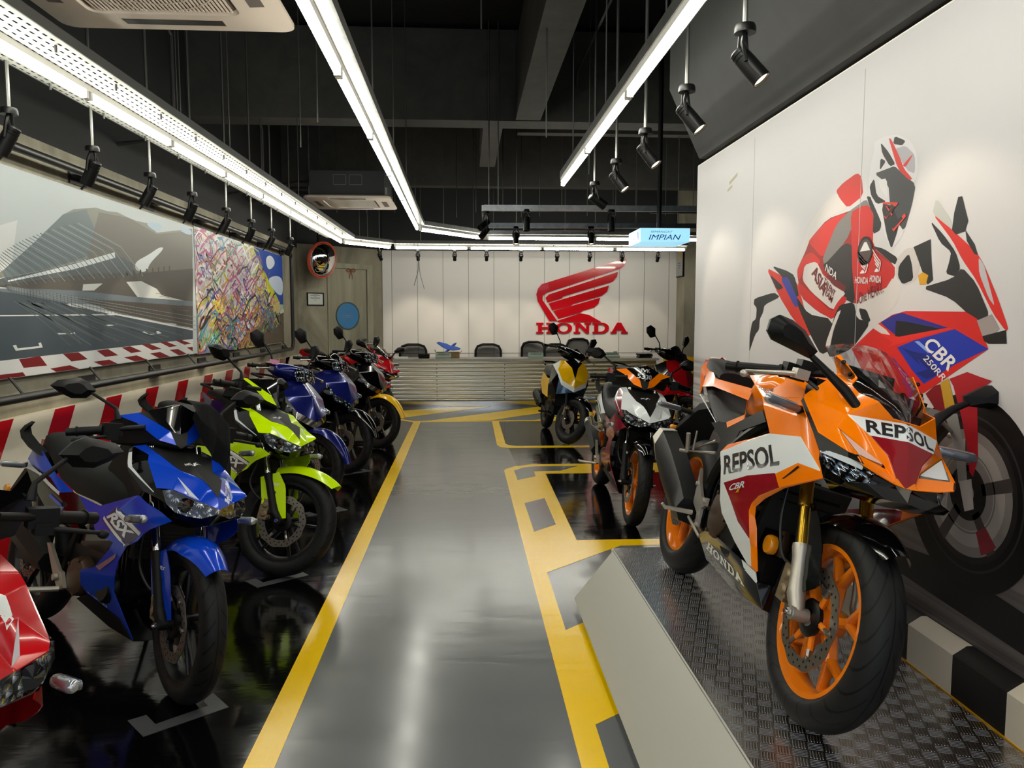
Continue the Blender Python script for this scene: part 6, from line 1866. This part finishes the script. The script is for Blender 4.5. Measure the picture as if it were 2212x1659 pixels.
    indicator(root, (.515, -.228, .642), (.590, -.224, .652), .0165)
    # cockpit: handlebar cowl in two painted wings with a smoked visor
    HV = dict(v1=(.255,-.200,1.015), v2=(.244,-.120,1.030), v3=(.366,-.034,.968), v4=(.408,-.020,.917), v5=(.358,-.070,.930), v6=(.293,-.140,.992), vt1=(.285,-.075,1.048), vt2=(.360,0,1.076), vt3=(.385,0,.958), vt4=(.27,0,1.07), lc=(.408,0,.902), lo=(.162,-.190,.895), lo2=(.304,-.120,.915), x1=(.20,-.215,.985), x2=(.18,-.10,1.0), x3=(.18,0,1.0), x4=(.15,-.1,.90), x5=(.2,0,.88))
    panel('handlebar_cowl', HV, [('v1 v6 v5 lo2 lo x1', 0), ('v5 v4 lc lo2', 0), ('lo2 lc x5 x4 lo', 0), ('v4 v3 vt3 lc', 0), ('v2 x2 x1 v1', 0), ('v2 vt1 vt4 x3 x2', 0)], [M_mgrey], root, 'both', S, .006, 12)
    panel('cowl_wing', HV, [('v1 v2 v3 v5 v6', 0), ('v3 v4 v5', 0)], [P['wing']], root, 'pair', S, .004, 12, .004)
    panel('visor', HV, [('v2 vt1 v3', 0), ('vt1 vt2 vt3 v3', 0), ('vt1 vt4 vt2', 0)], [M_smoke, M_decalw], root, 'both', S, .004, 12, .003,
          [(text2d(number[0], bold=.02), [(.42, -.035, 1.018), (.42, .035, 1.018), (.42, .035, 1.050), (.42, -.035, 1.050)], 1, (-1, 0, 0)), (text2d(number[1], bold=.02), [(.42, -.050, .978), (.42, .050, .978), (.42, .050, 1.010), (.42, -.050, 1.010)], 1, (-1, 0, 0))] if number else [])
    handle(root, (.270, -.250, .958), (.212, -.350, .942), .0165, ((.292, -.225, .937), (.315, -.352, .918)), S, M_mblack)
    mirror_head(root, [(.195, -.268, 1.105), (.192, -.302, 1.073), (.19, -.352, 1.070), (.187, -.392, 1.088), (.185, -.425, 1.113), (.187, -.402, 1.136), (.19, -.330, 1.152), (.193, -.297, 1.137)], S, .03, .03, ((.262, -.20, 1.000), (.253, -.208, 1.043), (.20, -.285, 1.095)), (.013, .0065, .006))
    # seat, tail
    q = MB(); seat_mesh(q, [(.245, .09, .735, .66), (.17, .125, .765, .62), (.05, .14, .79, .64), (-.12, .145, .79, .65), (-.30, .14, .785, .69), (-.40, .135, .845, .74), (-.52, .125, .872, .79), (-.62, .105, .876, .82), (-.66, .08, .868, .83)]); obj('seat', q, M_seat, root, None, 60)
    for sg in (-1, 1):
        q = MB()
        q.loft([[(x + dx * a, sg * y + dy, z + dz) for dx, dy, dz, a in ((-.022, -.014, -.012, 1), (.022, -.014, -.012, 1), (.022, .014, .012, 1), (-.022, .014, .012, 1))] for x, y, z in ((-.56, .125, .775), (-.64, .138, .80), (-.72, .145, .835), (-.755, .142, .865), (-.735, .135, .892))])
        q.bevel(.006, 2); obj('grab_rail', q, M_mblack, root)
    tv = dict(a=(-.734,-.100,.775), b=(-.720,-.128,.705), c=(-.584,-.142,.711), d=(-.369,-.152,.682), e=(-.244,-.157,.634), f=(-.344,-.156,.620), g=(-.56,-.150,.640), h=(-.315,-.152,.529), i=(-.092,-.160,.576), j=(-.154,-.159,.578), k=(-.56,-.13,.785), l=(-.35,-.14,.70), m=(-.15,-.145,.650), n=(.113,-.165,.566), o=(-.086,-.150,.645), p=(-.02,-.14,.50))
    panel('tail_panel', tv, [('a k c b', 0), ('k l d c', 0), ('l m e d', 0), ('c d f g b', 2), ('d e j f', 2), ('g f j h', 2), ('h j i p', 2)], [P['tail'], P['txt'], P_BLACK], root, 'pair', None, .004, 12, .003,
          [(unit_poly([(0, 0), (1, .3), (1, .8), (0, 1)], .2), [(-.715, -.16, .690), (-.50, -.16, .672), (-.50, -.16, .690), (-.725, -.16, .730)], 1, (0, 1, 0)), (unit_poly([(0, 0), (1, 0), (1, 1), (0, 1)], .2), [(-.50, -.16, .672), (-.245, -.16, .622), (-.245, -.16, .636), (-.50, -.16, .690)], 1, (0, 1, 0)),
           (unit_poly([(0, .2), (1, 0), (.7, 1), (.1, 1)], .2), [(-.345, -.16, .600), (-.150, -.17, .565), (-.16, -.17, .585), (-.345, -.16, .622)], 0, (0, 1, 0))])
    panel('side_cover', tv, [('m o n i e', 0), ('e i j', 0)], [P_BLACK], root, 'pair', None, .004, 12)
    q = MB(); q.loft([[(x, -w, z), (x, w, z), (x, w * .9, z + h), (x, -w * .9, z + h)] for x, w, z, h in ((-.60, .08, .70, .12), (-.74, .07, .74, .06), (-.90, .07, .60, .05), (-1.02, .08, .48, .03))]); q.bevel(.006, 1)
    mg = obj('rear_mudguard', q, M_mblack, root)
    for sg in (-1, 1):
        q = MB(); q.lathe([(.001, .016 * sg), (.022, .014 * sg), (.026, 0)], (-.965, sg * .085, .555), 'y', 16); obj('reflector', q, M_amber, mg)
    q = MB(); q.box((-.735, 0, .80), (.03, .13, .05)); q.bevel(.008, 2); obj('tail_light', q, M_red, root)
    indicator(root, (-.70, -.225, .70), (-.69, -.15, .70), .014, stalk=(-.68, -.10, .71))
    # exhaust, pegs
    q = MB(); q.loft([[(x, y, z) for y, z in ((-.115, z0 - h), (-.165, z0 - h * .7), (-.185, z0), (-.165, z0 + h * .7), (-.12, z0 + h), (-.10, z0))] for x, z0, h in ((-.26, .335, .05), (-.36, .355, .075), (-.62, .43, .085), (-.80, .48, .07))]); q.bevel(.006, 2, 20)
    ex = obj('exhaust_muffler', q, MATS['exhaust shell black'], root)
    q = MB(); q.tube([(-.76, -.145, .475), (-.83, -.145, .50)], [.045, .035], 14); obj('end_cap', q, M_alu, ex)
    q = MB(); q.tube(smooth_path([(.28, -.0, .36), (.30, -.02, .29), (.22, -.03, .245), (.02, -.05, .235), (-.2, -.09, .27), (-.30, -.13, .34)]), .015, 10); obj('header_pipe', q, M_engine, root)
    for sg in (-1, 1):
        q = MB(); q.prism([(-.255, sg * .165, .420), (-.225, sg * .165, .420), (-.105, sg * .165, .335), (-.075, sg * .165, .330), (-.035, sg * .165, .275), (-.06, sg * .165, .262), (-.10, sg * .165, .270), (-.17, sg * .165, .330)], (0, .014 * sg * -1, 0)); q.bevel(.003, 1)
        q.lathe([(.001, -.012 * -sg), (.014, -.010 * -sg), (.016, .004)], (-.11, sg * .170, .305), 'y', 12)
        obj('footpeg_bracket', q, M_alu, root)
        q = MB(); q.tube([(-.06, sg * .17, .268), (-.09, sg * .285, .262), (-.09, sg * .30, .27)], [.011, .011, .007], 8); obj('footpeg', q, M_alu, root)
        q = MB(); q.tube([(-.15, sg * .15, .50), (-.33, sg * .20, .525), (-.18, sg * .15, .58)], .009, 6); q.tube([(-.33, sg * .20, .53), (-.31, sg * .225, .60)], .011, 8); q.tube([(-.25, sg * .175, .515), (-.12, sg * .15, .56)], .010, 6); obj('pillion_peg', q, M_alu, root)
    zg = .235 * math.tan(LEAN(M4)) + .010
    q = MB(); q.tube([(.0, .10, .22), (-.04, .228, zg + .005)], .009, 8); q.box((-.05, .235, zg), (.06, .045, .010)); obj('side_stand', q, M_engine, root)
    return root

facekit = lambda m: []
step_bike('step_through_bike', 'blue RSX bike with a black cloth over its handlebar, second from the front', fmat(-1.541, 3.173, .002, -40.99, 12.98), -11.8,
          dict(main=P_BLUE, face=P_BLUE, inner=P_BLACK, rim=M_dkrim, fend=P_BLUE, leg=P_BLUE, wing=P_BLUE, tail=P_BLUE, txt=M_decalw, trim=M_decalw,
               facetext=[(text2d('RSX', bold=.03, shear=.3), [(.70, .030, .765), (.53, .10, .838), (.64, .085, .80), (.72, .045, .755)], 1, (-.6, -.1, -.8))]))
step_bike('step_through_bike', 'lime green RSX bike right behind the blue one, its bar turned', fmat(-1.517, 4.534, .002, -39.97, 10.68), 25.3,
          dict(main=P_LIME, face=P_LIME, inner=P_BLACK, rim=M_dkrim, fend=P_LIME, leg=P_LIME, wing=P_LIME, tail=P_LIME, txt=M_decalw, trim=M_decalw))
step_bike('step_through_bike', 'white and wine red bike with orange wheels numbered JVK 5330', fmat(1.116, 5.648, .002, -90.72, 9.0), -2.3,
          dict(main=P_DWINE, face=P_WHITE, inner=P_DWINE, rim=paintm('rim orange', '#f08016'), fend=P_BLACK, leg=P_DWINE, wing=P_ORANGE, tail=P_WHITE, txt=P_WHITE, trim=P_WHITE,
               facetext=[(text2d('REPSOL', bold=.02), [(.62, .085, .785), (.44, .14, .868), (.42, .115, .872), (.62, .06, .80)], 1, (-.6, 0, -.8))]), ('JVK', '5330'), stripe=False)
step_bike('step_through_bike', 'red bike cut off at the front corner, only its fairing, mirror and grip showing', fmat(-1.545, 1.79, .002, -41, 12.0), -11,
          dict(main=P_RED, face=P_RED, inner=P_BLACK, rim=M_dkrim, fend=P_RED, leg=P_RED, wing=P_BLACK, tail=P_RED, txt=M_decalw, trim=M_decalw,
               facetext=[(unit_poly([(0, .3), (.4, 0), (1, .3), (.9, 1), (.3, .9)], .2), [(.62, .075, .79), (.50, .12, .84), (.46, .07, .86), (.58, .055, .82)], 1, (-.6, 0, -.8))]))

# black cloth hanging over the blue bike's left handlebar
def cloth():
    q = MB()
    Mb = fmat(-1.541, 3.173, .002, -40.99, 12.98) @ steer_mat((.715, 0, 0), (-.4226, 0, .906), -11.8)
    rows = []
    NU, NV = 40, 36
    for i in range(NU):
        u = i / (NU - 1)
        row = []
        for j in range(NV):
            v = j / (NV - 1)
            y = .035 + .205 * v
            top = 1.082 - .30 * max(0, v - .35) ** 1.6 - .05 * (1 - v) ** 2 * 0
            fold = sin(v * 17 + 2.2 * u) + .5 * sin(v * 31 + 1.0 + 3 * u)
            if u < .30:
                k = u / .30
                x = .20 + .155 * k; z = top + .012 * sin(pi * k) - .035 * (1 - k) * v
                amp = .004
            else:
                k = (u - .30) / .70
                drop = .055 + .20 * sin(min(1.0, v * 1.35) * pi * .62) ** 1.2
                x = .355 + .060 * min(1, k * 2.2) - .03 * v * k
                z = top - drop * k
                amp = .004 + .012 * k
            x += amp * fold; y += .006 * sin(5 * u + 9 * v) * (.4 + u)
            if v > .8:
                x -= .07 * ((v - .8) / .2) ** 1.5
            row.append(Mb @ V3((x, y, z)))
        rows.append(row)
    q.grid(rows)
    bmesh.ops.solidify(q.bm, geom=q.bm.faces[:], thickness=.003)
    return obj('cloth', q, mat('black cloth', '#0c0c0d', .9), sharp=80)
tag(cloth(), 'black cloth draped over the handlebar cowl of the blue bike', 'cloth')

# ---------------------------------------------------------------- small step-through bikes and the scooter
def light_bike(name, label, M4, steer, P, kind='underbone', group=None):
    root = thing(name, label, 'scooter' if kind == 'scooter' else 'motorcycle', M=M4, group=group)
    S = steer_mat((.70, 0, 0), (-.4226, 0, .906), steer)
    sc = kind == 'scooter'
    R = .262 if sc else .280
    rr = .180 if sc else .216
    fx = .625
    wheel(root, 'front_wheel', (fx, 0, R), R, .088 if sc else .076, rr, M_dkrim, M_tyre, 'V' if sc else 'S', S, (-1, .105, .060, False), M_dkrim)
    wheel(root, 'rear_wheel', (-fx, 0, R), R, .10 if sc else .085, rr, M_dkrim, M_tyre, 'V' if sc else 'S')
    fender(root, 'front_fender', (fx, 0, R), R, 12 if not sc else 30, 125, .135, P['fend'], S, .42, .026, .045, .045)
    forks(root, (.34, 0, .84), (.598, 0, R + .02), .072, .0145, .0185, M_black if sc else M_chrome, M_mblack, .42, S, (fx, 0, R))
    caliper(root, (.55, -.062, R + .09), -1, S, M_bronze)
    UV = dict(a=(.37,0,.93), b=(.335,-.135,.905), c=(.44,-.178,.80), d=(.545,-.135,.690), n=(.615,0,.625), e=(.535,0,.815), c2=(.455,-.182,.755), d2=(.548,-.140,.640), n2=(.605,0,.575), k=(.23,-.20,.84), g=(.36,-.215,.66), h=(.24,-.225,.60), i=(.20,-.20,.42), j=(.30,-.13,.27), m=(.42,-.16,.52), v1=(.40,-.10,.905), v2=(.50,-.035,.84), v3=(.585,-.0,.72), hd=(.40,-.17,.44), s0=(.41,-.165,.86), l1=(.50,-.165,.70), l2=(.565,-.10,.645))
    if not sc:
        panel('front_cowl', UV, [('a b c e', 0), ('c d n e', 0)], [P['main']], root, 'both', None, .01, 8, .003, (), 60, None, .15)
        panel('light_strip', UV, [('c c2 d2 d', 0), ('d d2 n2 n', 0)], [P.get('trim', M_chrome)], root, 'both', None, .004, 12)
        panel('leg_shield', UV, [('b k g c', 1), ('c g c2', 1), ('k h g', 1), ('g h i m c2', 0), ('c2 m d2', 0), ('i j m', 0), ('m n2 d2', 0)], [P['leg'], P['inner']], root, 'pair', None, .005, 12, .003,
              [(wing2d(), [(.30, -.22, .66), (.40, -.21, .67), (.38, -.21, .75), (.27, -.22, .75)], 2, (0, 1, 0))] if False else ())
        indicator(root, (.47, -.185, .715), (.51, -.170, .700), .020, m=M_head)
    else:
        panel('front_cowl', UV, [('a v1 v2 e', 0), ('e v2 v3', 0)], [P['inner']], root, 'both', None, .004, 10)
        panel('cowl_wing', UV, [('b c v2 v1', 0), ('c d v3 v2', 0), ('d n v3', 0)], [P['main']], root, 'both', None, .006, 8)
        panel('light_strip', UV, [('b k c2 c', 0), ('c c2 d2 d', 0), ('d d2 n2 n', 0)], [P['trim']], root, 'pair', None, .004, 12)
        panel('headlight', UV, [('c2 l1 m d2', 0), ('d2 m n2', 0)], [mat('blue tinted lens', '#5e83b4', .08, .6, coat=1.0)], root, 'pair', None, .003, 12)
        panel('leg_shield', UV, [('k h g c2', 0), ('g h i m', 0), ('c2 g m', 0), ('i j m', 0)], [P['leg']], root, 'pair', None, .005, 12)
        q = MB(); q.box((.0, 0, .34), (.50, .26, .10)); q.box((.26, 0, .62), (.05, .34, .50), RY(-12)); q.bevel(.02, 2); obj('floorboard', q, M_mblack, root)
    q = MB(); q.box((.22, 0, .66), (.10, .26, .40), RY(12)); q.bevel(.03, 2); obj('inner_shield', q, M_mblack, root)
    # handlebar cowl
    q = MB()
    loops = []
    for y, s in ((-.20, .45), (-.16, .7), (-.10, .92), (0, 1.0), (.10, .92), (.16, .7), (.20, .45)):
        xc = .30 - abs(y) * .35
        zc = .965 + abs(y) * .12
        loops.append([(xc + .105 * s * cos(a) * (1.0 if cos(a) > 0 else .6), y, zc + .070 * s * sin(a)) for a in [2 * pi * i / 14 for i in range(14)]])
    q.loft(loops)
    obj('handlebar_cowl', q, P['bar'], root, S, 60)
    if not sc:
        q = MB()
        rows = []
        for i in range(7):
            z = .915 + .10 * i / 6
            w = .055 + .055 * sin(pi * (.25 + .6 * i / 6))
            rows.append([(.418 - .9 * (y * y) - .55 * (z - .94) ** 1 * .6, y, z) for y in [w * (-1 + 2 * j / 8) for j in range(9)]])
        q.grid(rows); bmesh.ops.solidify(q.bm, geom=q.bm.faces[:], thickness=.004)
        obj('headlight', q, M_head, root, S, 60)
        if P.get('visor'):
            q = MB(); q.grid([[(.36 - .05 * f - .8 * y * y, y, 1.005 + .085 * f * (1 - (y / .13) ** 2)) for y in [.11 * (-1 + 2 * j / 8) for j in range(9)]] for f in (0, .5, 1)]); bmesh.ops.solidify(q.bm, geom=q.bm.faces[:], thickness=.003)
            obj('visor', q, M_smoke, root, S, 60)
    else:
        panel('visor', dict(a=(.42,0,.915), b=(.34,-.085,1.02), c=(.30,0,1.06), d=(.36,-.05,.95)), [('a d b c', 0)], [M_smoke], root, 'both', S, .003, 10)
        panel('visor_trim', dict(a=(.424,0,.905), d=(.366,-.055,.945), d2=(.372,-.040,.95), a2=(.43,0,.925), b=(.345,-.092,1.01), b2=(.35,-.075,1.01)), [('a d d2 a2', 0), ('d b b2 d2', 0)], [P['trim']], root, 'both', S, .002, 10)
    handle(root, (.22, -.235, .995), (.165, -.345, .985), .0155, ((.25, -.215, .985), (.255, -.345, .965)), S, M_alu)
    mz = 1.215
    mirror_head(root, [(.19, -.245, mz - .07), (.175, -.295, mz - .095), (.16, -.350, mz - .045), (.16, -.365, mz + .01), (.165, -.325, mz + .045), (.18, -.26, mz + .02)], S, .025, .02, ((.24, -.19, 1.015), (.225, -.20, 1.08), (.195, -.27, mz - .05)), (.009, .006, .006))
    if P.get('tagged'):
        q = MB(); q.box((.25, -.19, 1.035), (.05, .045, .035)); q.bevel(.006, 1); obj('pink_wrap', q, M_pink, root, S)
    # seat, tail, engine
    zt = .77
    q = MB(); seat_mesh(q, [(.14, .08, zt - .03, .68), (.06, .12, zt, .66), (-.20, .13, zt, .68), (-.40, .135, zt + .015, .70), (-.62, .12, zt + .035, .74), (-.72, .09, zt + .03, .75)]); obj('seat', q, M_seat, root, None, 60)
    tv = dict(a=(.12,-.12,.66), b=(-.20,-.15,.66), c=(-.55,-.14,.71), d=(-.80,-.08,.77), e=(-.84,-.05,.70), f=(-.60,-.15,.58), g=(-.30,-.17,.46), h=(.0,-.16,.44), i=(.12,-.14,.50))
    panel('tail_panel', tv, [('a b h i', 0), ('b c f g h', 0), ('c d e f', 0)], [P['side']], root, 'pair', None, .006, 10, .003, (), 50)
    q = MB(); q.box((-.02, 0, .36), (.40, .20, .20)); q.box((.2, 0, .36), (.2, .14, .14)); q.lathe([(.001, -.14), (.06, -.14), (.075, -.12), (.075, -.09)], (.0, 0, .33), 'y', 20); q.bevel(.02, 2); q.tube([(.30, 0, .84), (.1, 0, .56), (-.3, 0, .50), (-.6, 0, .66)], .03, 8)
    obj('engine', q, M_engine, root)
    q = MB()
    for sg in (-1, 1):
        q.box((-.42, sg * .085, .29), (.44, .025, .05))
    obj('swingarm', q, M_engine, root)
    q = MB()
    for sg in (-1, 1):
        q.tube([(-.60, sg * .11, .32), (-.50, sg * .11, .60)], .022, 10); q.tube([(-.59, sg * .11, .36), (-.52, sg * .11, .55)], .030, 10)
    obj('rear_shock', q, M_chrome if not sc else M_engine, root)
    q = MB(); q.tube([(.1, -.09, .24), (-.2, -.12, .25), (-.38, -.14, .31)], .018, 8); q.tube([(-.36, -.145, .31), (-.40, -.145, .32), (-.78, -.145, .42), (-.80, -.145, .425)], [.03, .05, .052, .03], 14); q.box((-.58, -.19, .37), (.34, .012, .07), RY(14))
    obj('exhaust_muffler', q, M_mblack, root)
    q = MB(); q.tube([(-.60, -.12, .80), (-.76, -.12, .83), (-.80, 0, .84), (-.76, .12, .83), (-.60, .12, .80)], .012, 8); obj('grab_rail', q, M_mblack, root)
    q = MB(); q.box((-.83, 0, .735), (.04, .13, .05)); q.bevel(.01, 2); obj('tail_light', q, M_red, root)
    q = MB(); q.box((-.88, 0, .54), (.015, .15, .26), RY(18)); obj('rear_mudguard', q, M_mblack, root)
    q = MB(); q.tube([(.02, -.25, .27), (.02, .25, .27)], .011, 8); obj('footpeg', q, M_mblack, root)
    zg = .21 * math.tan(LEAN(M4)) + .010
    q = MB(); q.tube([(-.02, .10, .24), (-.06, .205, zg + .005)], .009, 8); q.box((-.07, .21, zg), (.06, .045, .010)); obj('side_stand', q, M_engine, root)
    return root
light_bike('underbone_bike', 'navy small bike with a pink wrap on its mirror stem, behind the lime bike', fmat(-1.64, 6.06, .002, -40, 9), 8, dict(main=P_NAVY, fend=P_NAVY, leg=P_BLACK, inner=P_BLACK, bar=P_NAVY, side=P_NAVY, tagged=True))
light_bike('underbone_bike', 'dark navy small bike with black fender and pale brake disc in the left row', fmat(-1.56, 7.28, .002, -40, 9), 4, dict(main=P_NAVY, fend=P_BLACK, leg=P_BLACK, inner=P_NAVY, bar=P_BLACK, side=P_BLACK, visor=True, trim=M_head))
light_bike('underbone_bike', 'black small bike with a yellow front fender in the left row', fmat(-1.42, 8.58, .002, -41, 8), 6, dict(main=P_BLACK, fend=P_YEL, leg=P_BLACK, inner=P_BLACK, bar=P_BLACK, side=P_RED))
light_bike('underbone_bike', 'red small bike behind the bike numbered JVK 5330, near the striped barrier', fmat(2.12, 8.75, .002, -66, 8), 10, dict(main=P_RED, fend=P_RED, leg=P_RED, inner=P_BLACK, bar=P_BLACK, side=P_RED, visor=True))
light_bike('scooter', 'yellow and black scooter parked alone in the far right bay', fmat(1.07, 8.97, .002, -85, 8), 26, dict(main=P_YEL, fend=P_BLACK, leg=P_BLACK, inner=P_BLACK, bar=P_BLACK, side=P_YEL, trim=P_WHITE), 'scooter')
